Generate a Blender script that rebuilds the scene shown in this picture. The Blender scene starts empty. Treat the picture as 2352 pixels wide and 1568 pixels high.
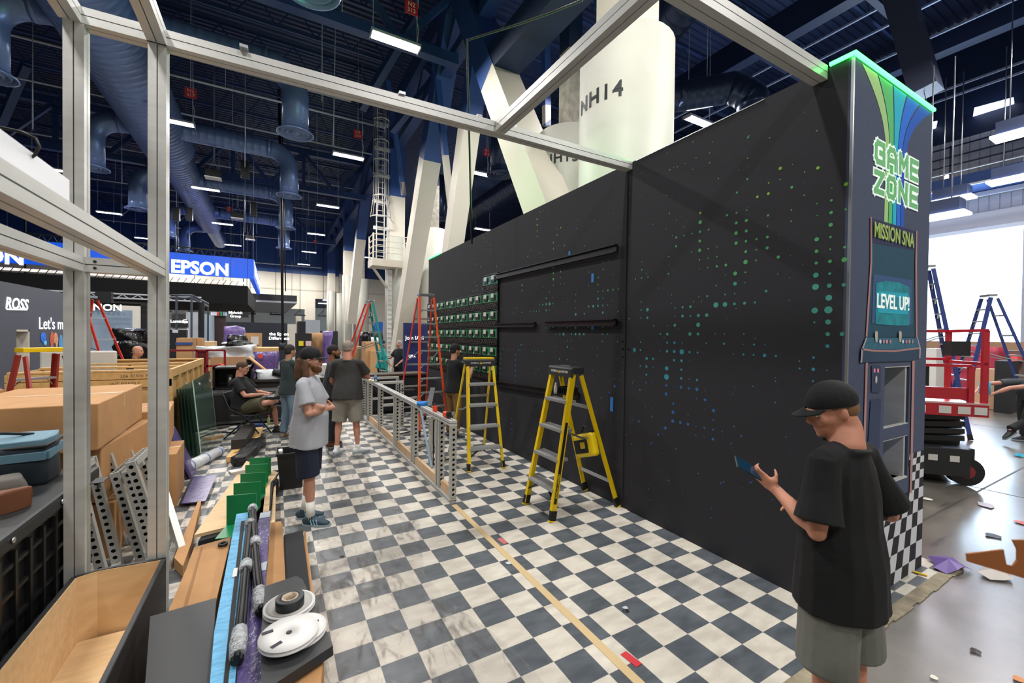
import bpy, bmesh, math, random
from mathutils import Vector, Matrix
from mathutils.noise import noise as pnoise
sc = bpy.context.scene
COL = sc.collection
# ---------------------------------------------------------------- camera
PI = math.pi
FPX = 963.5
CAMZ = 1.949
yaw, pitch, roll = .51342, -.013116, .011989
FW = Vector((math.sin(yaw)*math.cos(pitch), math.cos(yaw)*math.cos(pitch), math.sin(pitch)))
RT = Vector((math.cos(yaw), -math.sin(yaw), 0)); UP = RT.cross(FW)
RR = math.cos(roll)*RT + math.sin(roll)*UP
UU = -math.sin(roll)*RT + math.cos(roll)*UP
cd = bpy.data.cameras.new('camera'); cam = bpy.data.objects.new('camera', cd); COL.objects.link(cam)
cd.sensor_width = 36; cd.lens = FPX/2352*36; cd.clip_end = 400; cd.clip_start = .05
cd.dof.use_dof = True; cd.dof.focus_distance = 5.5; cd.dof.aperture_fstop = 3.2
cam.matrix_world = Matrix(((RR.x, UU.x, -FW.x, 0), (RR.y, UU.y, -FW.y, 0), (RR.z, UU.z, -FW.z, CAMZ), (0, 0, 0, 1)))
sc.camera = cam
sc.view_settings.view_transform = 'Standard'; sc.view_settings.look = 'None'
sc.view_settings.gamma = 1; sc.view_settings.use_curve_mapping = False
sc.view_settings.exposure = 0.0
# ---------------------------------------------------------------- world: bright overcast daylight outside the hall
w = bpy.data.worlds.new('world'); sc.world = w; w.use_nodes = True
bg = w.node_tree.nodes['Background']; bg.inputs[0].default_value = (.62, .80, 1, 1); bg.inputs[1].default_value = 5.5
def area(name, loc, size, sizey, power, color=(1, 1, 1), rot=(0, 0, 0), parent=None, spread=180):
    l = bpy.data.lights.new(name, 'AREA'); l.shape = 'RECTANGLE'; l.size = size; l.size_y = sizey
    l.energy = power; l.color = color; l.spread = math.radians(spread)
    o = bpy.data.objects.new(name, l); COL.objects.link(o); o.location = loc; o.rotation_euler = rot
    if parent: o.parent = parent
    return o
# daylight through the loading door in the +X wall
area('door_daylight', (25.2, 6.9, 4.3), 5.6, 4.4, 300, (.62, .80, 1), (0, PI/2, 0))
area('door_bounce', (25.0, 6.9, 3.4), 5.6, 3.0, 900, (.62, .80, 1), (0, math.radians(132), 0))
LAMP_W = 380
# ---------------------------------------------------------------- helpers
def ray(x, y): return FW + RR*((x-1176)/FPX) + UU*((784-y)/FPX)
def at(x, y, z=0.0):
    d = ray(x, y); return Vector((0, 0, CAMZ)) + d*((z-CAMZ)/d.z)
def atx(x, y, X):
    d = ray(x, y); return Vector((0, 0, CAMZ)) + d*(X/d.x)
def aty(x, y, Y):
    d = ray(x, y); return Vector((0, 0, CAMZ)) + d*(Y/d.y)
def lin(c):
    c = c/255
    return c/12.92 if c <= .04045 else ((c+.055)/1.055)**2.4
def rgb(h):
    if isinstance(h, str): h = tuple(int(h[i:i+2], 16) for i in (0, 2, 4))
    return (lin(h[0]), lin(h[1]), lin(h[2]), 1)
MATS = {}
def mat(name, col, rough=.55, metal=0, noise=0, nscale=8, bump=0, bscale=40, emit=0, emitcol=None, coat=0, alpha=1, trans=0, stretch=None, spec=None, col2=None):
    if name in MATS: return MATS[name]
    m = bpy.data.materials.new(name); m.use_nodes = True; nt = m.node_tree; b = nt.nodes['Principled BSDF']
    c = rgb(col); b.inputs['Base Color'].default_value = c
    b.inputs['Roughness'].default_value = rough; b.inputs['Metallic'].default_value = metal
    if spec is not None: b.inputs['Specular IOR Level'].default_value = spec
    if coat: b.inputs['Coat Weight'].default_value = coat
    if alpha < 1: b.inputs['Alpha'].default_value = alpha
    if trans: b.inputs['Transmission Weight'].default_value = trans
    if noise or bump:
        tc = nt.nodes.new('ShaderNodeTexCoord'); mp = nt.nodes.new('ShaderNodeMapping')
        nt.links.new(tc.outputs['Object'], mp.inputs[0])
        if stretch: mp.inputs['Scale'].default_value = stretch
        if noise:
            n = nt.nodes.new('ShaderNodeTexNoise'); n.inputs['Scale'].default_value = nscale; n.inputs['Detail'].default_value = 5
            nt.links.new(mp.outputs[0], n.inputs['Vector'])
            r = nt.nodes.new('ShaderNodeValToRGB'); r.color_ramp.elements[0].position = .3; r.color_ramp.elements[1].position = .7
            if col2: a, z = rgb(col2), c
            else: a = tuple(v*(1-noise) for v in c[:3])+(1,); z = tuple(min(1, v*(1+noise*.6)) for v in c[:3])+(1,)
            r.color_ramp.elements[0].color = a; r.color_ramp.elements[1].color = z
            nt.links.new(n.outputs[0], r.inputs[0]); nt.links.new(r.outputs[0], b.inputs['Base Color'])
        if bump:
            n2 = nt.nodes.new('ShaderNodeTexNoise'); n2.inputs['Scale'].default_value = bscale; n2.inputs['Detail'].default_value = 3
            nt.links.new(mp.outputs[0], n2.inputs['Vector'])
            bp = nt.nodes.new('ShaderNodeBump'); bp.inputs['Strength'].default_value = bump; bp.inputs['Distance'].default_value = .02
            nt.links.new(n2.outputs[0], bp.inputs['Height']); nt.links.new(bp.outputs[0], b.inputs['Normal'])
    if emit:
        b.inputs['Emission Color'].default_value = rgb(emitcol or col); b.inputs['Emission Strength'].default_value = emit
    MATS[name] = m; return m
def wloc(o):
    v = Vector((0, 0, 0))
    while o: v += o.location; o = o.parent
    return v
class MB:
    def __init__(s): s.v = []; s.f = []; s.mi = []; s.k = 0; s.sm = set()
    def add(s, vs, fs, smooth=False):
        b = len(s.v); s.v += [Vector(x) for x in vs]
        for f in fs:
            if smooth: s.sm.add(len(s.f))
            s.f.append(tuple(b+i for i in f)); s.mi.append(s.k)
        return s
    def box(s, c, d, rz=0, M=None):
        hx, hy, hz = d[0]/2, d[1]/2, d[2]/2
        vs = [Vector((x, y, z)) for x in (-hx, hx) for y in (-hy, hy) for z in (-hz, hz)]
        if M is None: M = Matrix.Rotation(rz, 3, 'Z')
        vs = [M @ v + Vector(c) for v in vs]
        return s.add(vs, [(0, 1, 3, 2), (4, 6, 7, 5), (0, 4, 5, 1), (2, 3, 7, 6), (0, 2, 6, 4), (1, 5, 7, 3)])
    def b2(s, a, b):
        a, b = Vector(a), Vector(b); return s.box((a+b)/2, [abs(x) for x in (b-a)])
    def bar(s, p0, p1, w, h, up=(0, 0, 1)):
        p0, p1 = Vector(p0), Vector(p1); d = (p1-p0); L = d.length; d.normalize()
        u = Vector(up)
        if abs(d.dot(u)) > .99: u = Vector((0, 1, 0))
        x = d.cross(u).normalized(); z = x.cross(d)
        M = Matrix((x, d, z)).transposed()
        return s.box((p0+p1)/2, (w, L, h), M=M)
    def tube(s, pts, r, n=10, caps=True, ry=None):
        pts = [Vector(p) for p in pts]; m = len(pts)
        rs = r if isinstance(r, (list, tuple)) else [r]*m
        b = len(s.v); prev = None
        for i, p in enumerate(pts):
            t = (pts[min(i+1, m-1)]-pts[max(i-1, 0)])
            if t.length < 1e-9: t = Vector((0, 0, 1))
            t.normalize()
            if prev is None:
                a = Vector((0, 0, 1)) if abs(t.z) < .9 else Vector((1, 0, 0)); x = t.cross(a).normalized()
            else: x = (prev - t*prev.dot(t)).normalized()
            prev = x; y = t.cross(x)
            for j in range(n):
                a = 2*PI*j/n; s.v.append(p + x*math.cos(a)*rs[i] + y*math.sin(a)*rs[i])
        for i in range(m-1):
            for j in range(n):
                s.sm.add(len(s.f)); s.f.append((b+i*n+j, b+i*n+(j+1) % n, b+(i+1)*n+(j+1) % n, b+(i+1)*n+j)); s.mi.append(s.k)
        if caps:
            s.f.append(tuple(b+j for j in reversed(range(n)))); s.mi.append(s.k)
            s.f.append(tuple(b+(m-1)*n+j for j in range(n))); s.mi.append(s.k)
        return s
    def cyl(s, p0, p1, r, n=16, r2=None): return s.tube([p0, p1], [r, r if r2 is None else r2], n)
    def lathe(s, prof, c=(0, 0, 0), n=24, axis='Z'):
        c = Vector(c); b = len(s.v); m = len(prof)
        for r, z in prof:
            for j in range(n):
                a = 2*PI*j/n; v = Vector((r*math.cos(a), r*math.sin(a), z))
                if axis == 'X': v = Vector((v.z, v.x, v.y))
                if axis == 'Y': v = Vector((v.x, v.z, v.y))
                s.v.append(c+v)
        for i in range(m-1):
            for j in range(n):
                s.sm.add(len(s.f)); s.f.append((b+i*n+j, b+i*n+(j+1) % n, b+(i+1)*n+(j+1) % n, b+(i+1)*n+j)); s.mi.append(s.k)
        return s
    def ell(s, c, r, n=14, m=9, M=None):
        b = len(s.v); c = Vector(c)
        for i in range(m+1):
            t = PI*i/m
            for j in range(n):
                a = 2*PI*j/n; v = Vector((r[0]*math.sin(t)*math.cos(a), r[1]*math.sin(t)*math.sin(a), r[2]*math.cos(t)))
                s.v.append((M @ v if M else v)+c)
        for i in range(m):
            for j in range(n):
                s.sm.add(len(s.f)); s.f.append((b+i*n+j, b+(i+1)*n+j, b+(i+1)*n+(j+1) % n, b+i*n+(j+1) % n)); s.mi.append(s.k)
        return s
    def prism(s, pts, off):
        """closed polygon pts (3D) extruded by vector off"""
        pts = [Vector(p) for p in pts]; off = Vector(off); n = len(pts)
        vs = pts + [p+off for p in pts]
        fs = [tuple(range(n))[::-1], tuple(range(n, 2*n))] + [(i, (i+1) % n, n+(i+1) % n, n+i) for i in range(n)]
        return s.add(vs, fs)
    def quad(s, a, b, c, d): return s.add([a, b, c, d], [(0, 1, 2, 3)])
    def build(s, name, mats, parent=None, local=False, bevel=0, smooth=None):
        me = bpy.data.meshes.new(name)
        off = Vector((0, 0, 0)) if (local or parent is None) else wloc(parent)
        me.from_pydata([v-off for v in s.v], [], s.f)
        for m in (mats if isinstance(mats, (list, tuple)) else [mats]): me.materials.append(m)
        for i, p in enumerate(me.polygons):
            p.material_index = s.mi[i]
            p.use_smooth = (i in s.sm) if smooth is None else smooth
        bm = bmesh.new(); bm.from_mesh(me); bmesh.ops.remove_doubles(bm, verts=bm.verts, dist=1e-6)
        bmesh.ops.recalc_face_normals(bm, faces=bm.faces); bm.to_mesh(me); bm.free()
        o = bpy.data.objects.new(name, me); COL.objects.link(o)
        if parent: o.parent = parent
        if bevel:
            b = o.modifiers.new('b', 'BEVEL'); b.width = bevel; b.segments = 2; b.limit_method = 'ANGLE'
        return o
def tag(o, label=None, cat=None, group=None, kind=None):
    if label: o['label'] = label
    if cat: o['category'] = cat
    if group: o['group'] = group
    if kind: o['kind'] = kind
    return o
def thing(name, label, cat, loc=(0, 0, 0), rz=0, group=None):
    o = bpy.data.objects.new(name, None); o.empty_display_size = .1; COL.objects.link(o)
    o.location = loc; o.rotation_euler = (0, 0, rz)
    return tag(o, label, cat, group)
def copy_tree(o, parent=None):
    c = o.copy(); COL.objects.link(c)
    if parent: c.parent = parent
    for ch in [x for x in bpy.data.objects if x.parent == o]: copy_tree(ch, c)
    return c
def place(src, loc, rz=0, label=None, group=None, scale=None):
    c = copy_tree(src); c.location = loc; c.rotation_euler = (0, 0, rz)
    if label: c['label'] = label
    if group: c['group'] = group
    if scale: c.scale = (scale,)*3 if not isinstance(scale, (tuple, list)) else scale
    return c
def struct(o): o['kind'] = 'structure'; return o
_fonts = {}
def text(s, name, size, M, m, parent=None, bold=False, extrude=.002, align='CENTER', sx=1, shear=0, spacing=1, offset=0):
    """text mesh; M = 4x4 matrix placing the text plane (x right, y up) in world space"""
    c = bpy.data.curves.new(name, 'FONT'); c.body = s; c.size = size; c.extrude = extrude; c.align_x = align; c.align_y = 'CENTER'
    c.shear = shear; c.space_character = spacing; c.offset = offset + (size*.02 if bold else 0); c.resolution_u = 3
    t = bpy.data.objects.new(name, c)
    COL.objects.link(t); bpy.context.view_layer.update()
    dg = bpy.context.evaluated_depsgraph_get(); me = bpy.data.meshes.new_from_object(t.evaluated_get(dg))
    COL.objects.unlink(t); bpy.data.objects.remove(t); bpy.data.curves.remove(c)
    off = Vector((0, 0, 0)) if parent is None else wloc(parent)
    for v in me.vertices:
        p = Vector((v.co.x*sx, v.co.y, v.co.z)); v.co = (M @ p) - off
    me.materials.clear(); me.materials.append(m)
    o = bpy.data.objects.new(name, me); COL.objects.link(o)
    if parent: o.parent = parent
    return o
def frame_m(origin, x, y):
    x = Vector(x).normalized(); y = Vector(y).normalized(); z = x.cross(y)
    m = Matrix((x, y, z)).transposed().to_4x4(); m.translation = Vector(origin); return m
random.seed(4)
# ---------------------------------------------------------------- shared materials
NAVY = mat('navy_paint', '2c4c88', .5, noise=.2, nscale=.6)
NAVYD = mat('dark_navy_paint', '18284a', .5, noise=.25, nscale=.8)
CREAM = mat('cream_paint', 'cfc8b9', .55, noise=.06, nscale=.7)
WHITE = mat('white_paint', 'd0cec8', .5, noise=.04, nscale=2)
BLACK = mat('black_plastic', '101114', .5)
BLACKM = mat('matte_black', '17181b', .75)
ALU = mat('aluminium_profile', 'cfd0cc', .38, metal=.3, noise=.08, nscale=3, stretch=(1, 1, 6))
ALUD = mat('dark_groove', '3a3b3d', .6)
CARD = mat('cardboard', 'b98a5a', .8, noise=.1, nscale=6)
WOOD = mat('pale_plywood', 'd9b98c', .6, noise=.12, nscale=3, stretch=(1, 8, 8))
PINE = mat('pine_timber', 'd3a86a', .6, noise=.16, nscale=3, stretch=(6, 1, 6))
STEEL = mat('bright_steel', 'b8bcc0', .3, metal=.9)
GREY = mat('grey_plastic', '7b7f84', .5)
YELLOW = mat('yellow_fibreglass', 'e8c400', .4)
ORANGE = mat('orange_fibreglass', 'e8501c', .4)
RED = mat('red_paint', 'b3202a', .4)
LAMPM = mat('lamp_glow', 'ffffff', .5, emit=14, emitcol='f4f2ff')
# ================================================================ hall shell
T = .2286; OX = 2.389*T; OY = 10.901*T
def floor_mat():
    m = bpy.data.materials.new('polished_concrete'); m.use_nodes = True; nt = m.node_tree; b = nt.nodes['Principled BSDF']
    tc = nt.nodes.new('ShaderNodeTexCoord')
    n = nt.nodes.new('ShaderNodeTexNoise'); n.inputs['Scale'].default_value = .9; n.inputs['Detail'].default_value = 9; n.inputs['Roughness'].default_value = .65
    nt.links.new(tc.outputs['Object'], n.inputs['Vector'])
    r = nt.nodes.new('ShaderNodeValToRGB'); r.color_ramp.elements[0].position = .3; r.color_ramp.elements[1].position = .72
    r.color_ramp.elements[0].color = rgb('4c4843'); r.color_ramp.elements[1].color = rgb('7f7970')
    nt.links.new(n.outputs[0], r.inputs[0])
    mp = nt.nodes.new('ShaderNodeMapping'); mp.inputs['Scale'].default_value = (1.2, 9, 1); mp.inputs['Rotation'].default_value = (0, 0, .5)
    nt.links.new(tc.outputs['Object'], mp.inputs[0])
    n2 = nt.nodes.new('ShaderNodeTexNoise'); n2.inputs['Scale'].default_value = 1.3; n2.inputs['Detail'].default_value = 6
    nt.links.new(mp.outputs[0], n2.inputs['Vector'])
    r2 = nt.nodes.new('ShaderNodeValToRGB'); r2.color_ramp.elements[0].position = .28; r2.color_ramp.elements[1].position = .36
    r2.color_ramp.elements[0].color = (.45, .45, .45, 1); r2.color_ramp.elements[1].color = (1, 1, 1, 1)
    nt.links.new(n2.outputs[0], r2.inputs[0])
    mx = nt.nodes.new('ShaderNodeMix'); mx.data_type = 'RGBA'; mx.blend_type = 'MULTIPLY'; mx.inputs[0].default_value = 1
    nt.links.new(r.outputs[0], mx.inputs[6]); nt.links.new(r2.outputs[0], mx.inputs[7]); nt.links.new(mx.outputs[2], b.inputs['Base Color'])
    mr = nt.nodes.new('ShaderNodeMapRange'); mr.inputs[3].default_value = .26; mr.inputs[4].default_value = .5
    nt.links.new(n.outputs[0], mr.inputs[0]); nt.links.new(mr.outputs[0], b.inputs['Roughness'])
    b.inputs['Coat Weight'].default_value = .8; b.inputs['Coat Roughness'].default_value = .2; b.inputs['Coat IOR'].default_value = 2.0
    bp = nt.nodes.new('ShaderNodeBump'); bp.inputs['Strength'].default_value = .06
    nt.links.new(n2.outputs[0], bp.inputs['Height']); nt.links.new(bp.outputs[0], b.inputs['Normal'])
    return m
m = MB(); m.quad((-46, -14, -.008), (27, -14, -.008), (27, 62, -.008), (-46, 62, -.008))
struct(m.build('floor', floor_mat()))
# joints cut in the slab
m = MB()
for x in (8.2, 14.4, 20.6): m.b2((x-.012, -14, -.0085), (x+.012, 62, -.0065))
for y in (-4.4, 1.75, 7.9, 14.0): m.b2((3.0, y-.012, -.0085), (26.9, y+.012, -.0065))
struct(m.build('trim_1', mat('joint_filler', '3d3a37', .6)))
# checker vinyl of the stand
def checker_mat():
    m = bpy.data.materials.new('checker_vinyl'); m.use_nodes = True; nt = m.node_tree; b = nt.nodes['Principled BSDF']
    tc = nt.nodes.new('ShaderNodeTexCoord'); mp = nt.nodes.new('ShaderNodeMapping'); mp.vector_type = 'POINT'
    mp.inputs['Scale'].default_value = (1/T, 1/T, 0); mp.inputs['Location'].default_value = (-OX/T+40, -OY/T+40, .5)
    nt.links.new(tc.outputs['Object'], mp.inputs[0])
    ch = nt.nodes.new('ShaderNodeTexChecker'); ch.inputs['Scale'].default_value = 1
    nt.links.new(mp.outputs[0], ch.inputs['Vector'])
    n = nt.nodes.new('ShaderNodeTexNoise'); n.inputs['Scale'].default_value = 5; n.inputs['Detail'].default_value = 8
    mp2 = nt.nodes.new('ShaderNodeMapping'); mp2.inputs['Scale'].default_value = (1, 2.6, 1); mp2.inputs['Rotation'].default_value = (0, 0, .6)
    nt.links.new(tc.outputs['Object'], mp2.inputs[0]); nt.links.new(mp2.outputs[0], n.inputs['Vector'])
    ca = nt.nodes.new('ShaderNodeValToRGB'); ca.color_ramp.elements[0].color = rgb('4b5157'); ca.color_ramp.elements[1].color = rgb('5e646a')
    cb = nt.nodes.new('ShaderNodeValToRGB'); cb.color_ramp.elements[0].color = rgb('c4bdb0'); cb.color_ramp.elements[1].color = rgb('d8d2c5')
    for c in (ca, cb):
        c.color_ramp.elements[0].position = .35; c.color_ramp.elements[1].position = .65; nt.links.new(n.outputs[0], c.inputs[0])
    nt.links.new(ca.outputs[0], ch.inputs['Color1']); nt.links.new(cb.outputs[0], ch.inputs['Color2'])
    nt.links.new(ch.outputs[0], b.inputs['Base Color']); b.inputs['Roughness'].default_value = .38
    return m
m = MB(); m.b2((-3.0, 1.28, -.007), (5.08, 11.2, 0))
tag(m.build('checkered_floor', checker_mat()), 'grey and cream checkered vinyl flooring laid under the exhibition stand', 'flooring')
# walls : cream band below, navy above, wall behind the door clad in ribbed metal
H = 15.5
def banded(name, a, b, zsplit=9.4, inn=(0, 0), low=CREAM, high=NAVY, z0=0):
    m = MB(); a, b = Vector(a+(0,)), Vector(b+(0,))
    d = (b-a).normalized(); nn = Vector((-d.y, d.x, 0))*.15
    for k, (z, zz) in enumerate(((z0, zsplit), (zsplit, H))):
        m.k = k; m.prism([(a.x, a.y, z), (b.x, b.y, z), (b.x, b.y, zz), (a.x, a.y, zz)], nn)
    return struct(m.build(name, [low, high]))
# far wall has a wide opening below a deep cream beam: a further hall seen behind
banded('wall_back', (-46, 59), (3.2, 59), z0=5.0)
banded('wall_back_upper', (3.2, 59), (26, 59), z0=6.4)
m = MB(); m.b2((3.2, 59, 0), (4.4, 59.4, 6.4)); m.b2((9.5, 59, 0), (26, 59.4, 6.4)); m.b2((-46, 59, 0), (-14, 59.4, 5))
struct(m.build('wall_back_lower', CREAM))
m = MB(); m.b2((-46, 58.95, 7.35), (26, 58.99, 7.5)); struct(m.build('trim_2', mat('dark_cream_line', 'b9b2a4', .6)))  # raised strip, a little darker than the cream wall
# the further hall
m = MB(); m.b2((-46, 84, 0), (26, 84.2, 8)); struct(m.build('wall_beyond', CREAM))
m = MB(); m.b2((-46, 59.5, 6.6), (26, 84, 6.8)); struct(m.build('ceiling_beyond', NAVYD))
m = MB(); m.quad((-46, 61, -.01), (26, 61, -.01), (26, 84, -.01), (-46, 84, -.01)); struct(m.build('floor_beyond', mat('dull_concrete', '77736c', .6)))
for i in range(26):
    x = -30 + (i % 9)*5.2; y = 63 + (i//9)*7
    if i >= 24: break
    l = MB(); l.box((x, y, 6.56), (1.5, .3, .08))
    tag(l.build('strip_light', LAMPM), 'small lit strip light in the further hall beyond the cream beam', 'light', 'strip lights of the further hall')
banded('wall_west', (-46, 59), (-46, -14))
# east wall with loading door Y 4.0..7.3, wall x=25.5
XE = 25.5
RIB = mat('ribbed_metal_cladding', 'aeb4c4', .5, noise=.05)
def ribbed(m, y0, y1, z0, z1):
    y = y0
    while y < y1-.01:
        ye = min(y+.3, y1); m.b2((XE, y, z0), (XE+.1, ye-.03, z1)); m.b2((XE+.03, ye-.03, z0), (XE+.1, ye, z1)); y = ye
m = MB(); ribbed(m, -14, 30, 8.0, 10.6); ribbed(m, -14, 30, 7.3, 7.98)
m.b2((XE, -14, 0), (XE+.1, 4.55, 7.3)); m.b2((XE, 9.9, 0), (XE+.1, 30, 7.3))
struct(m.build('wall_east', RIB))
m = MB(); m.b2((XE-.05, 4.5, 6.6), (XE+.1, 9.9, 7.3)); struct(m.build('trim_3', mat('door_header_grey', 'c9ccd6', .5)))
m = MB(); m.b2((XE-.2, -14, 7.95), (XE-.06, 30, 8.12)); m.b2((XE-.15, 3.8, 6.5), (XE-.02, 9.9, 6.66)); struct(m.build('trim_4', mat('header_white', 'dfe6f4', .4)))
m = MB(); m.b2((XE-.02, -8, 0), (XE+.1, 9.9, 1.95)); struct(m.build('wall_east_lower', mat('tan_wall', 'b08a6c', .7)))
m = MB(); m.b2((XE+.02, -14, 10.6), (XE+.2, 62, H)); m.b2((XE+.02, 30, 0), (XE+.2, 62, 10.6)); struct(m.build('wall_east_upper', NAVYD))
# outside, seen through the loading door: a pale concrete yard
m = MB(); m.b2((XE+.1, -6, -.03), (XE+30, 24, -.01)); struct(m.build('pavement_outside', mat('yard_concrete', 'e6e6e6', .8)))
# roof deck, corrugated
m = MB()
y = -14.0
DK = mat('roof_deck', '384468', .35, metal=.3)
prof = []
while y < 62:
    prof += [(y, H), (y+.10, H), (y+.13, H+.08), (y+.27, H+.08)]; y += .30
prof.append((62, H))
vs = []; fs = []
for i, (yy, zz) in enumerate(prof): vs += [(-46, yy, zz), (26, yy, zz)]
for i in range(len(prof)-1): fs.append((2*i, 2*i+1, 2*i+3, 2*i+2))
m.add(vs, fs)
struct(m.build('ceiling', DK))
m = MB(); m.b2((-46, -14, H+.2), (26, 62, H+.3)); struct(m.build('roof', BLACKM))
# skylight panels in the east bay
SKY = mat('sky_panel', 'ffffff', .5, emit=2.2, emitcol='dfeaff')
for i, pg in enumerate([[(2232, 285), (2238, 250), (2328, 226), (2332, 258)], [(2139, 320), (2142, 282), (2153, 280), (2148, 302)]]):
    q = [at(x, y, 11.4) for x, y in pg]; m = MB(); m.prism(q, (0, 0, .05)); struct(m.build('window_%d' % (i+1), SKY))
banded('wall_south', (26, -14), (-46, -14))
# ================================================================ roof steel
TR = mat('truss_navy', '29406e', .45)
def joist(x0, x1, y, z=15.4, dep=1.1):
    m = MB(); m.bar((x0, y, z), (x1, y, z), .1, .08); m.bar((x0, y, z-dep), (x1, y, z-dep), .1, .08)
    n = int((x1-x0)/1.4)
    for i in range(n):
        a = x0+(x1-x0)*i/n; b = x0+(x1-x0)*(i+.5)/n; c = x0+(x1-x0)*(i+1)/n
        m.bar((a, y, z), (b, y, z-dep), .045, .045); m.bar((b, y, z-dep), (c, y, z), .045, .045)
    return m
n = 0
for y in [2.5+2.85*i for i in range(19)]:
    o = joist(-28, 5, y).build('roof_joist', TR); tag(o, 'dark navy open web roof joist under the corrugated deck', 'roof joist', 'open web joists under the roof deck')
for y in [-1+2.85*i for i in range(9)]:
    o = joist(6.5, 25, y, 15.4, 1.0).build('roof_joist', TR); tag(o, 'dark navy open web roof joist under the corrugated deck', 'roof joist', 'open web joists under the roof deck')
# deep girders across the hall
for y in (14.2, 31.6, 49):
    m = MB(); m.bar((-30, y, 14.1), (5.6, y, 14.1), .35, .35); m.bar((-30, y, 11.7), (5.6, y, 11.7), .35, .35)
    for i in range(9):
        a = -30+i*3.95; m.bar((a, y, 14.1), (a+1.98, y, 11.7), .2, .2); m.bar((a+1.98, y, 11.7), (a+3.95, y, 14.1), .2, .2); m.bar((a, y, 11.7), (a, y, 14.1), .2, .2)
    tag(m.build('roof_girder', TR), 'deep navy trussed girder crossing under the roof', 'girder', 'deep girders across the hall')
# longitudinal girder lines beside the columns
m = MB(); m.b2((5.35, -5, 13.6), (6.0, 59, 14.5)); m.b2((5.45, -5, 11.9), (5.9, 59, 12.25))
for i in range(16): a = -4+i*4; m.bar((5.7, a, 12.1), (5.7, a+2, 13.7), .25, .25); m.bar((5.7, a+2, 13.7), (5.7, a+4, 12.1), .25, .25)
tag(m.build('roof_girder', TR), 'long heavy navy girder running along the row of columns', 'girder')
m = MB(); m.b2((16.0, -5, 12.9), (16.5, 40, 13.9)); m.b2((20.5, -5, 12.2), (21, 40, 12.9))
for i in range(12): m.b2((16.1, -4+i*3.4, 12.95), (20.9, -3.8+i*3.4, 13.3))
tag(m.build('roof_girder', NAVYD), 'boxy navy girder pair over the eastern aisle', 'girder')
# pipes and conduit runs
for k, (y, z, r, c, lab) in enumerate([(10.6, 12.9, .05, 'c3c8cf', 'thin pale sprinkler pipe over the near lamps'), (16.0, 12.9, .045, 'bfc5cc', 'thin pale sprinkler pipe at the second row of diffusers'),
        (22.9, 12.9, .05, 'b8c0cc', 'thin pale sprinkler pipe at the third row of diffusers'), (26.4, 12.8, .04, 'b8c0cc', 'slim pale pipe crossing under the second girder'),
        (33.0, 12.7, .05, 'b8c0cc', 'slim pale pipe beyond the second girder'), (40.2, 12.6, .05, 'b8c0cc', 'slim pale pipe over the fourth lamp row'), (57.8, 10.2, .06, 'c9ced6', 'pale pipe along the navy band of the end wall')]):
    m = MB(); m.tube([(-28, y, z), (5, y, z)], r, 8)
    for i in range(8): m.tube([(-26+4*i, y, z), (-26+4*i, y, 15.49)], .012, 5)
    tag(m.build('sprinkler_pipe', mat('pipe_'+c, c, .5)), lab, 'pipe')
for k, (y, z) in enumerate([(13.2, 12.9), (20.1, 12.8)]):
    m = MB(); pts = [(-26+i*1.3, y+.1*math.sin(i), z-.12*abs(math.sin(i*.8))) for i in range(22)]
    m.tube(pts, .025, 6); tag(m.build('orange_cable', mat('cable_orange', 'b8682e', .5)), ['orange cable draped along the near roof steel', 'orange cable draped along the roof steel beyond the first girder'][k], 'cable')
    m = MB(); m.b2((-26, y+.3, z-.1), (3, y+.75, z)); tag(m.build('cable_tray', mat('galvanised', '8d929a', .45, metal=.4)), ['grey cable tray under the near roof steel', 'grey cable tray under the roof steel beyond the first girder'][k], 'cable tray')
for k in range(26):
    x = random.uniform(-18, 4); y = random.uniform(13, 50); m = MB(); m.tube([(x, y, 15.57), (x+random.uniform(-.1, .1), y, random.uniform(8.2, 11))], .012, 5)
    tag(m.build('drop_cable', mat('cable_pale', '9aa3b0', .5)), 'thin cable hanging down from the roof steel', 'cable', 'thin drop cables')
# ================================================================ ducts
DUCT = mat('duct_blue', '6a80ad', .32, metal=.35)
def spiral(pts, r, seg=.35, n=24):
    """ribbed spiral duct along a polyline"""
    pts = [Vector(p) for p in pts]; P = []; R = []
    for i in range(len(pts)-1):
        L = (pts[i+1]-pts[i]).length; k = max(1, int(L/seg))
        for j in range(k):
            p = pts[i].lerp(pts[i+1], j/k); q = pts[i].lerp(pts[i+1], (j+.82)/k); q2 = pts[i].lerp(pts[i+1], (j+.91)/k)
            P += [p, q, q2]; R += [r, r, r*1.025]
    P.append(pts[-1]); R.append(r)
    m = MB(); m.tube(P, R, n); return m
MD = t = thing('main_duct', 'huge blue spiral air duct with curved side branches and round diffusers', 'duct', (-4.7, 4, 11.3))
spiral([(-4.7, 2, 11.5), (-4.75, 27, 11.3)], 1.08).build('duct_run', DUCT, t)
spiral([(-4.75, 27, 11.3), (-4.9, 44, 11.2)], .8).build('duct_run', DUCT, t)
spiral([(-4.9, 44, 11.2), (-4.95, 52, 11.1)], .55).build('duct_run', DUCT, t)
def branch(x, y, dirn, zd=9.0, zt=11.2, r=.42, label=''):
    t = MD
    m = MB(); x0 = -4.75; zz = zt
    arc = [(x - dirn*.9 + dirn*.9*math.sin(a), y, zz - .9 + .9*math.cos(a)) for a in [i*PI/2/7 for i in range(8)]]
    m = spiral([(x0, y-.5, zz), (x0+dirn*.8, y-.1, zz), (x-dirn*.9, y, zz)], r, .3, 20); m.tube(arc + [(x, y, zd+.3)], r, 20)
    m.tube([(x-dirn*1.0, y, zz), (x-dirn*.85, y, zz)], r*1.04, 20)
    t = m.build('branch_duct', DUCT, t)
    diff(x, y, zd, r).build('diffuser', DUCT, t)
    return t
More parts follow.
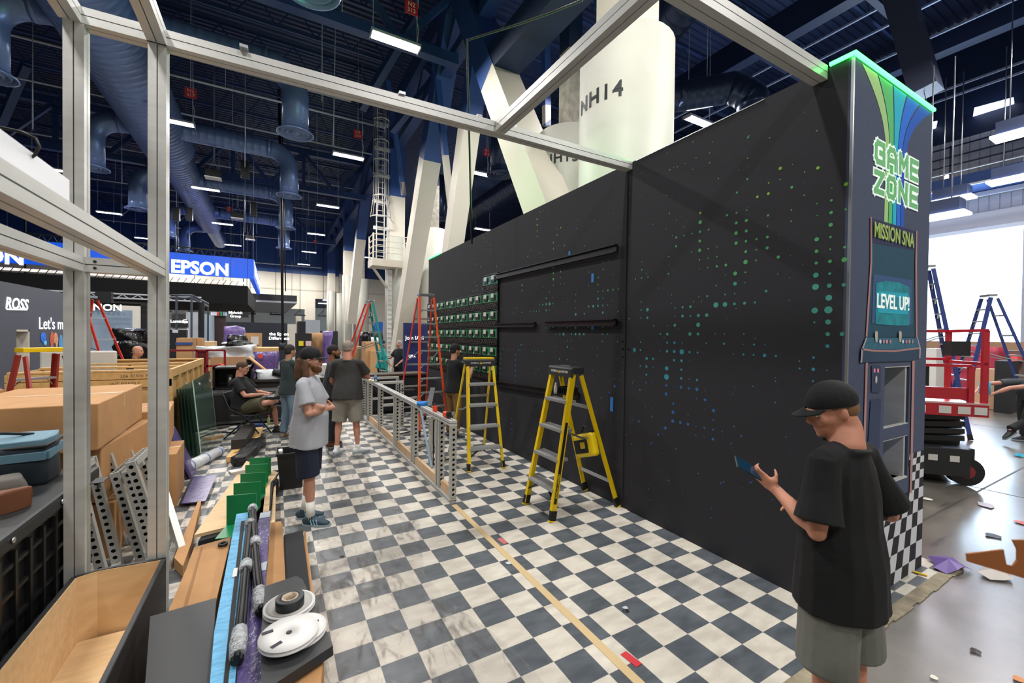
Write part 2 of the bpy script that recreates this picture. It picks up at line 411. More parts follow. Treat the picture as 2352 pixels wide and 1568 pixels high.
def diff(x, y, z, r):
    m = MB(); m.lathe([(r, .35), (r, .12), (r*1.38, .02), (r*1.42, -.02), (r*1.35, -.03), (r*1.2, .05), (r*1.15, .1), (r*1.05, 0), (r*.98, .0), (r*.85, .12), (r*.8, .1), (r*.7, -.01), (r*.62, 0), (r*.45, .12), (r*.4, .02), (r*.2, -.02), (0.01, -.03)], (x, y, z), 28)
    return m
labs = ['near branch duct with diffuser over the long frame beam', 'branch duct dropping to a diffuser beside the second lamp', 'branch duct dropping to a diffuser beyond the second lamp', 'branch duct dropping to a diffuser before the third girder', 'small far branch duct over the dark stand']
for y, l in zip((9.6, 16.8, 24.5, 32.1, 39.8), labs): branch(.58, y, 1, label='blue '+l)
labs = ['branch duct by the white panel on the frame rail', 'branch duct seen between the frame posts', 'branch duct seen just beside the inner post', 'branch duct with diffuser over the dark hanging booth', 'last small branch duct over the blue sign']
for y, l in zip((17.3, 24.9, 31.8, 39.8, 46), labs): branch(-6.95, y, -1, label='blue western '+l)
# dark spiral ducts over the eastern aisle
DD = mat('duct_dark', '2f3c58', .3, metal=.5)
t = thing('main_duct', 'dark spiral duct with a curved branch over the booth wall', 'duct', (8, 10, 11.5)); spiral([(9.2, 5, 11.6), (13.2, 18.5, 11.6), (13.6, 44, 11.6)], .62).build('duct_run', DD, t)
spiral([(9.6, 11.5, 10.9), (10.6, 11.2, 10.6), (12.3, 10.1, 10.4), (13.4, 8.8, 10.4), (13.7, 8.3, 9.9), (13.7, 8.2, 8.2)], .48, .25).build('branch_duct', DD, t)
t = thing('branch_duct', 'dark duct with round diffuser behind the raking column', 'duct', (8.6, 16.3, 9)); m = MB(); m.tube([(8.55, 16.4, 11.6), (8.55, 16.4, 9.3)], .42, 20); m.build('duct_run', DD, t); diff(8.55, 16.4, 9.0, .42).build('diffuser', DD, t)
t = thing('main_duct', 'dark ribbed duct crossing above the green lit wall corner', 'duct', (11, 5, 11.8)); spiral([(8.2, 5.9, 13.6), (9.6, 4.6, 13.6), (12.0, 1.6, 13.6)], .55).build('duct_run', DD, t)
t = thing('branch_duct', 'dark duct with diffuser between the two far raking columns', 'duct', (8.6, 25, 9)); m = MB(); m.tube([(8.55, 24.6, 11.6), (8.55, 24.6, 9.3)], .42, 20); m.build('duct_run', DD, t); diff(8.55, 24.6, 9.0, .42).build('diffuser', DD, t)
# ================================================================ hanging lamps
def lamp():
    t = thing('high_bay_lamp', '', 'lamp')
    m = MB(); m.box((0, 0, .05), (1.3, .34, .07)); m.box((-.66, 0, .03), (.03, .36, .12)); m.box((.66, 0, .03), (.03, .36, .12)); m.build('housing', mat('lamp_housing', 'b4b8bd', .4, metal=.3), t, True)
    m = MB(); m.box((0, 0, .005), (1.24, .30, .02)); m.build('diffuser', LAMPM, t, True)
    m = MB()
    for s in (-1, 1):
        m.tube([(s*.6, 0, .08), (s*.6, 0, 5.56)], .009, 5)
    m.tube([(.6, .02, .1), (.66, .02, .6), (.58, .02, .9), (.64, .02, 1.3), (.6, .02, 1.8)], .012, 5)
    m.build('hanger', mat('cable_pale', '9aa3b0', .5), t, True)
    return t
L0 = lamp(); spots = []
for i in range(6): spots.append((2.85, 11.8+8.6*i, ['first', 'second', 'third', 'fourth', 'fifth', 'sixth'][i]+' lamp of the hanging row over the open floor'))
for i in range(6): spots.append((-3.45, 11.9+8.65*i, ['first', 'second', 'third', 'fourth', 'fifth', 'sixth'][i]+' lamp of the hanging row under the main duct'))
for i in range(5): spots.append((-9.9, 21.0+8.8*i, ['first', 'second', 'third', 'fourth', 'fifth'][i]+' lamp of the hanging row over the dark stand'))
spots += [(8.55, 10.5, 'lamp just behind the tall numbered sleeve'), (8.67, 19.15, 'lamp between the raking columns'), (8.7, 28, 'small lamp behind the far column'), (13.65, 29, 'lamp just above the booth wall edge'), (13.7, 10.34, 'lamp touching the booth wall top edge'), (8.7, 2.6, 'lamp high over the checkered tower'), (8.6, 46, 'far lamp beyond the ladder platform'), (2.85, 3.2, 'lamp straight above the checkered floor'), (-3.45, 3.2, 'lamp above the crates'), (-9.9, 12, 'lamp above the shelving side'), (2.85, -5.4, 'fill lamp added behind the viewer over the open floor'), (-3.45, -5.4, 'fill lamp added behind the viewer over the western side'), (9.0, -5.4, 'fill lamp added behind the viewer over the eastern aisle'), (17, 2, 'lamp over the eastern concrete floor'), (13.7, 1.8, 'fill lamp added over the aisle before the tower face'), (17, -6, 'fill lamp added behind the viewer near the eastern wall')]  # lamps behind the viewer and before the tower face are unseen, added as fill
for k, (x, y, l) in enumerate(spots):
    o = L0 if k == 0 else copy_tree(L0)
    o.location = (x, y, 10); o['label'] = 'lit white '+l; o['group'] = 'hanging high bay lamps'
for k, (x, y, l) in enumerate(spots):
    if k < len(spots): area('lamp_light', (x, y, 9.97), 1.2, .3, LAMP_W*(1.0 if y < 30 else 1.6), (1, .97, .93))
# red number placards on hangers
def plac(px, py, z, s, l):
    p = at(px, py, z); t = thing('bay_sign', 'small red bay number sign '+l, 'sign', p, group='red bay number signs')
    m = MB(); m.tube([p+Vector((0, 0, s/2)), Vector((p.x, p.y, 15.57))], .01, 5); m.build('hanger', mat('cable_pale', '9aa3b0', .5), t)
    m = MB(); m.box(p, (s, .02, s)); m.build('plate', mat('sign_red', 'b22230', .5), t)
    tx = {0: 'N2\n313', 1: 'N2\n314', 2: 'N2\n317', 3: 'N2\n310'}[len(l) % 4]
    text(tx, 'number', s*.45, frame_m(p+Vector((0, -.013, 0)), (1, 0, 0), (0, 0, 1)), WHITE, t, extrude=.001)
for a in [(945, 18, 10.4, .34, 'above the brightest lamp'), (438, 214, 10.4, .34, 'over the first lamp under the duct'), (822, 308, 10.4, .34, 'above the second lamp'), (1118, 350, 10.3, .34, 'by the raking column lamp'), (1623, 222, 10.3, .34, 'in front of the curved dark duct'), (527, 480, 10.4, .34, 'over the third lamp under the duct'), (724, 555, 10.4, .3, 'below the fourth lamp')]: plac(*a)
# hanging fan coil boxes
for px, py, s, l in ((490, 400, .5, 'near'), (545, 495, .5, 'middle'), (575, 545, .5, 'small distant')):
    p = at(px, py, 9.6); t = thing('speaker_box', l+' dark boxy loudspeaker hanging from cables beside the main duct', 'loudspeaker', p)
    m = MB(); m.box(p, (.62, .4, .36)); m.build('body', BLACKM, t, bevel=.02); m = MB(); m.box(p-Vector((0, 0, .2)), (.66, .44, .05)); m.build('rim', WHITE, t)
    m = MB(); m.tube([p+Vector((-.2, 0, .18)), p+Vector((0, 0, .6)), p+Vector((0, 0, 5.9))], .012, 5); m.tube([p+Vector((.2, 0, .18)), p+Vector((.05, 0, .6)), p+Vector((.05, 0, 5.9))], .012, 5); m.build('hanger', mat('cable_pale', '9aa3b0', .5), t)
# ================================================================ columns
def bandbar(m, p0, p1, w, h, zs=9.4):
    p0, p1 = Vector(p0), Vector(p1)
    if p0.z > p1.z: p0, p1 = p1, p0
    if p1.z <= zs: m.k = 0; m.bar(p0, p1, w, h); return
    t = (zs-p0.z)/(p1.z-p0.z); q = p0.lerp(p1, t)
    m.k = 0; m.bar(p0, q, w, h, (1, 0, 0)); m.k = 1; m.bar(q, p1, w, h, (1, 0, 0)); m.k = 0
PLC = mat('fireproofed_concrete', '9c978c', .9, noise=.3, nscale=6, bump=.8, bscale=12)
SLV = mat('sleeve_paint', 'b6b6ab', .55, noise=.04, nscale=2)
def column(x, y, lab, R=.55, sl=7.2, sr=.5):
    t = thing('hall_column', lab, 'column', (x, y, 0), group='square columns with round sleeves')
    m = MB(); bandbar(m, (x, y, 0), (x, y, 14), .8, .8); m.build('shaft', [CREAM, NAVY], t)
    m = MB(); m.tube([(x, y, 0), (x, y, sl)], sr, 32); m.build('sleeve', SLV, t); return t
def pipecol(x, y, lab, sr=.62, sl=7.0):
    t = thing('pipe_column', lab, 'column', (x, y, 0), group='concrete coated columns with round sleeves')
    m = MB(); bandbar(m, (x, y, 0), (x, y, 14), .42, .42)
    m.build('shaft', [PLC, NAVYD], t)
    m = MB(); m.tube([(x, y, 0), (x, y, sl)], sr, 32); m.build('sleeve', SLV, t); return t
t1 = column(5.72, 5.9, 'huge white round sleeve stencilled NH14 rising behind the booth wall', sl=7.3, sr=.86)
t2 = pipecol(6.75, 9.0, 'white sleeve with rough concrete shaft behind the frame beam', .84, 7.2)
pipecol(6.9, 20.4, 'white sleeve column partly hidden by raking struts', .66, 7.2)
column(5.72, 23.3, 'square column carrying the ladder platform', sr=.52)
column(5.72, 40.5, 'white round column of the second bay, navy above'); pipecol(6.9, 40.5, 'white pipe column beside the second bay column')
column(6.0, 56.5, 'distant white column by the end wall opening'); pipecol(7.1, 56.5, 'distant pipe column by the end wall opening')
INKM = mat('stencil_black', '1b1d22', .6)
def wraptext(s, cx, cy, r, z, size, ang0, parent, m):
    """text wrapped round a sleeve of radius r; ang0 = angle of its middle"""
    o = text(s, 'lettering', size, Matrix.Identity(4), m, None, bold=True, extrude=.004, spacing=1.15)
    for v in o.data.vertices:
        a = ang0 + v.co.x/r; rr = r+.004+v.co.z
        v.co = Vector((cx+rr*math.cos(a), cy+rr*math.sin(a), z+v.co.y)) - wloc(parent)
    o.parent = parent
wraptext('NH14', 5.72, 5.9, .86, 6.15, .36, math.atan2(-5.9, -5.72)-.62, t1, INKM)
wraptext('NH15', 6.75, 9.0, .84, 6.35, .34, math.atan2(-9, -6.75)-.28, t2, INKM)
# raking struts
def strut(a, b, w, lab, name='raking_column'):
    m = MB(); bandbar(m, a, b, w, w); tag(m.build(name, [CREAM, NAVY]), lab, 'column', 'raking columns')
strut((5.7, 22.8, 0), (5.7, 14.2, 15.0), .75, 'broad cream and navy raking column beside the caged ladder')
strut((6.0, 17.4, 0), (6.0, 12.6, 13.0), .62, 'slimmer cream and navy raking column above the booth wall')
strut((5.7, 6.0, 1.0), (5.7, 14.4, 15.0), .85, 'thick cream raking column behind the crossing frame beams')
strut((5.7, 38.5, 3), (5.7, 31, 14), .7, 'distant navy raking column past the caged ladder')
m = MB(); m.bar((5.7, 11.2, 9.9), (5.7, 2.0, 9.6), .8, .75); tag(m.build('tie_beam', NAVYD), 'heavy navy tie beam meeting the thick raking column', 'beam')
for k, (a, b) in enumerate([((5.5, 21.2, 9.6), (4.6, 20.5, 14)), ((6.2, 16.2, 7.2), (5.2, 15.6, 13)), ((8, 12, 9.8), (7.2, 11, 14)), ((8.5, 8.6, 8.8), (6.9, 9.6, 14))]):
    m = MB(); bandbar(m, a, b, .22, .22, 9.0+k*.1); tag(m.build('brace_pipe', [CREAM, NAVY]), ['slim brace pipe beside the ladder column', 'slim brace pipe between the raking columns', 'bright edged brace over the tie beam', 'bright edged brace beside the concrete shaft'][k], 'brace')
for k, (pa, pb) in enumerate([(((1100, 60), (900, 300))), ((60, 150), (0, 290)), ((960, 30), (830, 250))]):
    a = at(*pa, 13.8); b = at(*pb, 11.4)
    m = MB(); m.bar(a, b, .28, .28); tag(m.build('diagonal_brace', TR), 'navy diagonal steel brace under the roof', 'brace', 'diagonal roof braces')
m = MB(); m.bar(at(2128, 212, 9.2), at(2062, -20, 12.6), .75, .6); m.k = 1; m.bar(at(2128, 212, 9.2)-Vector((.02, .02, .31)), at(2062, -20, 12.6)-Vector((.02, .02, .31)), .04, .01); tag(m.build('box_beam', [mat('beam_slate', '3c4258', .5), BLACKM]), 'slate grey raking box beam above the tower top', 'beam')
# caged ladder and platform on the ladder column
t = thing('caged_ladder', 'white steel ladder with round safety cage leading to the platform', 'ladder', (4.8, 23.0, 5.8))
LX, LY = 4.82, 22.9
m = MB()
for s in (-.2, .2): m.bar((LX+s, LY, 5.9), (LX+s, LY, 14.2), .05, .05)
m.build('side_rail', WHITE, t)
m = MB()
for i in range(27): m.tube([(LX-.2, LY, 6.1+i*.3), (LX+.2, LY, 6.1+i*.3)], .018, 6)
m.build('rungs', WHITE, t)
m = MB()
def ring(z, r): 
    pts = [(LX+r*math.cos(a), LY-.05-r*math.sin(a)*1.05, z) for a in [PI*1.0*j/16 for j in range(17)]]; m.tube(pts, .03, 6)
for z, r in ((8.1, .52), (9.2, .4), (10.2, .38), (11.1, .38), (12.1, .38), (13.2, .38)): ring(z, r)
for j in range(7):
    a = PI*j/6; m.tube([(LX+.52*math.cos(a), LY-.05-.52*math.sin(a), 8.1), (LX+.38*math.cos(a), LY-.05-.38*math.sin(a), 9.2), (LX+.38*math.cos(a), LY-.05-.38*math.sin(a), 14.2)], .018, 6)
m.build('safety_cage', WHITE, t)
for z in (7.5, 8.9, 10.3, 11.7, 13.0): m = MB(); m.b2((LX-.35, LY+.05, z), (5.35, LY+.12, z+.18)); m.build('bracket', WHITE, t)
t = thing('ladder_platform', 'white steel balcony platform with rails on the column', 'platform', (5.1, 22.9, 5.6))
m = MB(); m.b2((4.25, 22.0, 5.45), (6.1, 23.2, 5.82)); m.build('deck', CREAM, t)
for x, y in ((4.3, 22.05), (4.3, 23.1), (5.0, 22.05), (6.05, 22.05)):
    m = MB(); m.bar((x, y, 5.8), (x, y, 7.1), .07, .07); m.build('post', CREAM, t)
m = MB()
for z in (6.15, 6.45, 6.75, 7.05): m.bar((4.3, 22.05, z), (6.05, 22.05, z), .035, .035); m.bar((4.3, 22.05, z), (4.3, 23.1, z), .035, .035)
m.build('rail', CREAM, t)
m = MB(); m.bar((4.35, 22.5, 5.45), (5.4, 23.0, 4.2), .1, .1); m.bar((5.5, 22.1, 5.45), (5.6, 22.9, 4.9), .1, .1); m.build('bracket', CREAM, t)
m = MB(); m.b2((5.2, 22.78, 0), (5.42, 22.9, 5.4))
for i in range(20): m.b2((5.2, 22.74, .3+i*.25), (5.42, 22.79, .33+i*.25))
m.build('riser_panel', WHITE, t)
# column banners and equipment boxes hung low on far columns
# catwalk on the east wall
t = thing('catwalk', 'navy steel catwalk with pipe railing above the loading door', 'catwalk', (24.3, 6, 8.1))
m = MB(); m.b2((23.9, -10, 8.15), (25.4, 30, 8.6)); m.build('deck', NAVY, t)
for z in (9.1, 9.45, 9.85): m = MB(); m.bar((23.95, -10, z), (23.95, 30, z), .05, .05); m.build('railing', NAVYD, t)
for i in range(12): m = MB(); m.bar((23.95, -1+i*1.45, 8.6), (23.95, -1+i*1.45, 9.9), .05, .05); m.build('railing_post', NAVYD, t)
m = MB(); m.bar((22.9, -10, 7.9), (22.9, 30, 7.9), .07, .07); m.bar((22.9, -10, 8.5), (22.9, 30, 8.5), .03, .03); tag(m.build('rail_pipe', mat('pipe_c9ced6', 'c9ced6', .4)), 'bright straight pipe in front of the catwalk', 'pipe')
for k, (z, x) in enumerate([(11.3, 22.5), (11.65, 22.5), (12.6, 20.0), (12.9, 18.5), (13.1, 17.6)]):
    m = MB(); m.bar((x, -12, z), (x, 24, z), .07, .07); tag(m.build('conduit', mat('conduit_pale', 'aab6d2', .3, metal=.4)), 'long pale conduit running under the eastern roof', 'pipe', 'conduits under the eastern roof')
for k in range(2): m = MB(); m.bar((24.6, 8.2+k*.8, 8.6), (24.6, 8.2+k*.8, 12.4), .12, .12); tag(m.build('hanger_post', NAVYD), 'dark vertical post standing on the catwalk', 'post', 'posts on the catwalk')
m = MB(); p = atx(2176, 407, 24.6); m.ell(p, (.1, .1, .1)); tag(m.build('bulkhead_lamp', mat('warm_glow', 'ffd9b0', .5, emit=8)), 'small warm globe lamp over the catwalk', 'lamp')
def shed(px, py, X, l):
    p = atx(px, py, X); t = thing('high_bay_lamp', l, 'lamp', p, group='lamps along the eastern aisle')
    m = MB(); m.box(p+Vector((0, 0, .2)), (.5, .8, .35)); m.build('housing', NAVYD, t)
    m = MB(); m.box(p, (.6, 1.0, .06)); m.build('diffuser', LAMPM, t)
    m = MB(); m.tube([p+Vector((0, .2, .3)), p+Vector((0, .2, 4))], .015, 5); m.tube([p+Vector((0, -.2, .3)), p+Vector((0, -.2, 4))], .015, 5); m.build('hanger', STEEL, t)
shed(2186, 459, 19, 'lit lamp with a dark box housing beneath the catwalk'); shed(2328, 411, 19, 'lit lamp on long cords before the ribbed wall'); shed(2160, 497, 15, 'bright lamp close beside the tower edge'); shed(2345, 305, 17, 'lit lamp high before the ribbed wall')
# ================================================================ black booth wall with tower end
WX, WY0, WY1, WH, WX2 = 3.465, 1.395, 10.6, 3.91, 4.88
FAB = mat('printed_black_fabric', '232329', .85, noise=.12, nscale=30)
FABB = mat('printed_slate_fabric', '4a546e', .8, noise=.08, nscale=30)
t = thing('booth_wall', 'long black fabric exhibition wall printed with green and blue dots', 'exhibition wall', (WX, 6, 0))
m = MB()
m.b2((WX, WY0, 0), (WX+.05, 3.45, WH)); m.b2((WX, 3.53, 0), (WX+.05, WY1, WH)); m.b2((WX+.012, 3.45, 0), (WX+.05, 3.53, WH))
m.b2((WX+.05, WY1-.05, 0), (WX2, WY1, WH)); m.build('fabric_panel', FAB, t)
m = MB(); m.b2((WX2-.05, WY0, 0), (WX2, WY1-.06, WH)); m.b2((WX+.06, WY0+.06, WH-.03), (WX2-.06, WY1-.06, WH)); m.build('rear_panel', FAB, t)
GLOW = mat('green_light', '30ff60', .5, emit=8, emitcol='3cff5a')
m = MB(); m.b2((WX-.02, WY0-.02, WH), (WX2+.02, WY0+.03, WH+.022)); m.b2((WX-.02, WY0, WH), (WX+.03, WY0+.14, WH+.022)); m.build('light_strip', GLOW, t)
m = MB(); m.b2((WX-.015, WY1-.9, WH), (WX+.02, WY1, WH+.03)); m.build('light_strip', GLOW, t)
m = MB(); m.b2((WX-.004, WY0-.004, 0), (WX+.012, WY0+.012, WH)); m.b2((WX-.006, 2, WH-.012), (WX+.01, 3.4, WH-.004)); m.build('edge_trim', STEEL, t)
area('green_strip_light', ((WX+WX2)/2, WY0+.3, WH+.06), 1.3, .2, 22, (.25, 1, .35), (PI, 0, 0))
area('green_strip_light', (WX+.25, 6.3, WH+.03), .25, 7, 190, (.35, 1, .35), (PI, -.35, 0))
# dots: (pixel x, pixel y, pixel radius)
D = []
def dz(l, x0, y0, s):
    for x, y, r in l: D.append((x0+x/s, y0+y/s, r/s))
dz([(1090,257,9),(595,297,6),(745,398,6),(745,485,6),(1087,443,6),(387,548,7),(454,521,6),(523,491,4),(595,544,5),(824,628,6),(1084,632,10),(1381,535,15),(1720,531,15),(1973,677,18),(1485,705,13),(1600,567,6),(1379,635,7),(1276,666,7),(991,752,10),(1175,791,12),(1274,763,13),(1597,777,8),(1841,823,12),(661,936,12),(901,957,11),(987,935,9),(1079,911,7),(1481,909,8),(1970,904,10),(660,1020,18),(985,1026,14),(1076,1004,15),(1270,959,11),(1839,933,15),(1835,1043,18),(658,1105,12),(736,1086,9),(983,1118,17),(1075,1098,14),(1267,1056,7),(1478,1011,8),(656,1189,13),(983,1208,16),(1072,1190,12),(1167,1172,10),(1265,1153,13),(1709,1174,19),(1833,1153,11),(445,1157,10),(585,1122,7),(513,1140,7),(655,1273,16),(733,1257,8),(811,1242,6),(1070,1285,14),(1165,1268,8),(1263,1251,14),(1707,1281,16),(1831,1263,8),(1961,1244,13),(443,1236,11),(377,1328,7),(582,1287,6),(653,1357,8),(811,1330,7),(1363,1333,15),(1068,1378,21),(1162,1363,8),(1705,1387,14),(1828,1372,16),(1958,1357,23),(891,1405,13),(809,1417,11),(729,1429,6),(975,1481,19),(1067,1470,9),(1701,1496,24),(1826,1482,13),(374,1484,9),(134,1448,8),(132,1522,8),(190,1513,7),(77,1530,7),(447,998,5),(515,1060,5),(382,940,6),(1712,853,6),(1714,960,6),(1600,670,3),(135,1377,5),(375,1407,4),(730,1343,6),(653,1440,5),(890,1493,5),(1581,1403,4),(1466,1520,5),(1490,500,5),(1472,1317,4),(1370,1134,4),(1845,712,5)], 1440, 250, 3.919)
dz([(883,62,8),(1052,44,18),(1143,35,6),(1332,111,12),(1777,73,29),(1901,62,20),(2031,55,17),(726,163,6),(802,157,10),(964,142,8),(1050,134,7),(880,236,26),(962,231,23),(1047,226,13),(1138,220,14),(1231,214,10),(1539,194,5),(1897,171,28),(1770,286,28),(1893,280,34),(513,261,7),(581,256,11),(651,251,13),(208,209,8),(264,278,17),(207,281,8),(48,292,8),(580,336,14),(650,334,9),(722,330,16),(798,327,17),(263,351,12),(47,360,8),(98,359,7),(206,354,7),(511,339,6),(1767,392,9),(1890,389,24),(510,418,14),(721,414,21),(320,423,8),(443,421,6),(380,497,9),(443,498,14),(646,497,17),(719,497,14),(874,497,6),(957,497,6),(1132,497,7),(1887,498,19),(2017,497,20),(43,567,11),(203,570,8),(441,575,11),(507,576,12),(575,577,6),(793,581,7),(954,585,11),(1223,592,10),(1130,589,6),(1320,594,6),(1885,606,17),(42,635,12),(93,637,10),(146,640,19),(201,642,10),(440,652,14),(505,655,15),(573,658,25),(643,660,11),(715,664,10),(377,650,6),(1128,681,10),(1220,685,9),(1318,690,16),(1420,694,11),(1038,678,6),(41,704,10),(257,717,15),(315,721,12),(503,733,12),(571,738,14),(642,741,5),(1759,709,12),(40,772,8),(255,790,12),(199,785,8),(313,796,6),(437,806,20),(569,818,11),(1634,807,9),(1757,815,16),(1880,823,7),(254,863,10),(435,883,27),(568,897,12),(638,904,5),(710,911,11),(1754,920,9),(1877,931,7),(1415,890,5),(252,935,8),(434,960,12),(566,976,14),(636,986,11),(709,994,17),(784,1004,6),(88,985,8),(195,1000,10),(432,1037,16),(1030,1036,6),(1213,967,6),(707,1077,7),(782,1089,13),(308,1091,6),(496,1124,10),(494,1201,16),(248,1154,5),(307,1165,5),(859,1186,16),(781,1173,5),(492,1280,17),(560,1294,14),(629,1308,14),(630,1228,6),(305,1240,8),(856,1272,9),(188,1284,10),(134,1272,6),(776,1340,10),(701,1325,6),(426,1342,15),(855,1358,10),(936,1376,7),(361,1403,11),(699,1407,7),(774,1425,6),(853,1443,13),(1108,1414,10),(298,1481,10),(1019,1483,8),(141,921,5),(311,944,5),(500,967,5)], 1420, 640, 3.92)
dz([(1170,384,9),(1170,446,9),(1170,506,8),(1203,309,7),(1237,294,5),(1169,567,8),(1383,553,9),(1344,632,10),(1421,474,8),(1383,488,5),(1344,696,8),(1072,778,9),(1105,710,5),(1203,739,5),(1460,661,7),(1676,665,7),(1589,483,6),(1236,791,5),(631,622,7),(609,583,6),(673,654,6),(673,703,6),(673,753,5),(571,886,7),(742,881,6),(511,860,6),(1010,1083,11),(1010,1140,10),(1342,896,12),(1342,954,12),(1342,1019,15),(1419,938,11),(1419,1003,6),(1870,840,8),(1870,914,8),(1818,1000,9),(1817,1075,9),(1721,945,7),(1718,1091,7),(1342,1083,7),(1418,1070,7),(1457,1063,6),(1232,1102,6),(1303,1153,7),(1266,1221,10),(1232,1165,5),(1302,1280,19),(1266,1284,14),(1230,1288,11),(1196,1292,8),(1338,1277,9),(1266,1348,11),(1302,1345,5),(1195,1353,8),(1163,1357,8),(1131,1359,7),(1098,1362,7),(1007,1369,8),(922,1379,6),(950,1320,7),(790,1337,6),(1580,1182,7),(1580,1251,8),(1579,1391,15),(1670,1385,11),(1580,1321,6),(1817,1150,8),(1867,1145,8),(1920,1138,11),(1974,1130,11),(2030,1123,9),(1815,1226,13),(1866,1220,7),(1717,1308,12),(1765,1305,16),(1815,1301,13),(1866,1298,10),(1918,1292,8),(1866,1372,14),(2028,1361,9),(2084,1359,9),(2084,1440,8),(530,1087,9),(530,1135,7),(511,1047,6),(491,1142,7),(1578,1532,15),(1299,1535,11),(1265,1535,8),(1412,1534,8),(1492,1531,9),(1714,1528,9),(1864,1526,9),(867,1545,8),(1454,1265,5),(1496,1261,5),(1339,1212,5),(1872,765,5),(1925,828,6),(1975,972,5)], 980, 420, 4.611)
dz([(933,785,9),(1499,838,17),(1622,838,15),(1664,838,14),(1708,838,13),(1580,838,10),(1461,838,8),(1423,838,6),(1898,838,8),(1950,838,9),(1538,905,7),(1580,905,7),(1898,912,8),(2055,915,9),(2110,917,14),(2108,996,15),(2167,996,11),(2108,1074,11),(2107,1152,8),(2106,1229,6),(1063,947,10),(1093,948,5),(1153,950,5),(1538,969,12),(1421,963,6),(1279,1016,9),(1035,1000,9),(828,987,8),(852,990,5),(877,991,5),(925,994,5),(954,996,5),(980,998,5),(1062,1002,5),(1091,1004,5),(1181,1010,5),(1213,1013,5),(1246,1015,5),(851,1040,7),(850,1090,9),(850,1140,10),(849,1191,10),(848,1242,9),(848,1290,6),(1006,1052,7),(1005,1106,10),(1004,1160,10),(1003,1216,11),(1002,1268,9),(1001,1320,6),(1846,1056,8),(1846,984,6),(1456,1093,9),(1535,1100,9),(1456,1157,5),(1534,1165,6),(1243,1192,7),(1211,1245,5),(1417,1216,10),(1454,1220,13),(1493,1226,11),(1531,1230,10),(1614,1244,10),(1381,1272,7),(1343,1328,8),(1656,1315,8),(1637,1382,11),(1308,1384,7),(1328,1446,13),(2025,1374,15),(2026,1298,8),(2080,1303,7),(1970,1440,10),(2161,1391,8),(1886,1498,10),(1001,1427,6),(843,1445,6),(995,1552,6),(922,1360,5),(975,1373,6)], 960, 580, 4.48)
dz([(57,628,10),(57,672,8),(57,713,7),(57,585,8),(82,505,6),(330,533,6),(125,605,5),(147,663,5)], 1160, 800, 3.647)
dz([(842,42,6),(986,41,5),(983,163,6),(1527,30,9),(1757,25,9),(1454,225,6),(1454,296,6),(1924,159,6),(1832,293,4),(1668,465,4),(1520,400,3)], 1200, 1100, 3.351)
for i in range(230):   # tiny printed specks on the same lattice
    yy = random.uniform(1.5, 10.3); zz = random.uniform(.25, 3.8)
    D.append((None, (round(yy/.085)*.085, round(zz/.085)*.085), random.choice((.0035, .005, .006))))
dm = [mat('dot_lime', '7fb52e', .7), mat('dot_green', '4ba05e', .7), mat('dot_teal', '3d9486', .7), mat('dot_cyan', '2b8ba0', .7), mat('dot_blue', '1f62a0', .7), mat('dot_deep', '1f4f9e', .7), mat('dot_pale', '6f8078', .7)]
m = MB()
for d in D:
    if d[0] is None: y, z = d[1]; r = d[2]
    else:
        p = atx(d[0], d[1], WX); q = atx(d[0], d[1]-d[2], WX); y, z = p.y, p.z; r = abs(q.z-p.z)*.95
        if not (WY0+.02 < y < WY1 and 0 < z < WH-.03): continue
    k = 6 if d[0] is None else (0 if z > 2.95 else 1 if z > 2.5 else 2 if z > 1.95 else 3 if z > 1.55 else 4 if z > .95 else 5)
    if d[0] is not None and k == 0 and random.random() < .5: k = 1
    m.k = k
    n = 18 if r > .01 else 8
    vs = [(WX-.0015, y+r*math.cos(2*PI*j/n), z+r*math.sin(2*PI*j/n)) for j in range(n)]
    m.add(vs, [tuple(range(n))])
m.build('printed_dots', dm, t)
# ---- tower end face: everything printed flat, a few mm of relief
E0 = WY0
m = MB(); m.b2((WX+.0, E0-.002, 1.0), (WX2, E0+.05, WH-.001)); m.b2((WX, E0-.002, 0), (WX+.28, E0+.05, 1.0)); 
m.b2((WX2-.26, E0-.002, 0), (WX2, E0+.05, 1.0)); m.b2((WX+.28, E0-.002, 0), (WX2-.26, E0+.05, .35)); 
def fx(px, py): p = aty(px, py, E0); return (p.x, p.z)
def poly(pts, mt, name, lift=.004, mats=None):
    q = MB(); q.add([(x, E0-lift, z) for x, z in pts], [tuple(range(len(pts)))]); return q.build(name, mt, t)
m2 = MB()
# face panel with the rectangular coin door opening cut out
x0, z0 = fx(2031, 966); x1, z1 = fx(2087, 845)
zt = fx(2058, 843)[1]; zb = fx(2058, 1103)[1]; xa = fx(2029, 960)[0]; xb = fx(2086, 950)[0]
m = MB()
m.b2((WX, E0-.002, 0), (xa, E0+.03, WH-.001)); m.b2((xb, E0-.002, 0), (WX2, E0+.03, WH-.001)); m.b2((xa, E0-.002, zt), (xb, E0+.03, WH-.001)); m.b2((xa, E0-.002, 0), (xb, E0+.03, zb))
zm1 = fx(2058, 978)[1]; zm0 = fx(2058, 1005)[1]
m.b2((xa, E0-.002, zm0), (xb, E0+.03, zm1)); m.build('end_panel', FABB, t)
m = MB(); m.b2((xa, E0+.35, zb), (xb, E0+.36, zt)); m.b2((xa-.02, E0+.03, zb), (xa, E0+.36, zt)); m.b2((xb, E0+.03, zb), (xb+.02, E0+.36, zt)); m.build('opening_liner', mat('liner_blue', '7e92bd', .6), t)
m = MB(); m.b2((xb-.05, E0+.01, zb), (xb-.02, E0+.2, zt)); m.build('opening_post', ALU, t)
m = MB()
for z in (zm1, zm0): m.b2((xa, E0+.0, z-.006), (xb, E0+.03, z+.006))
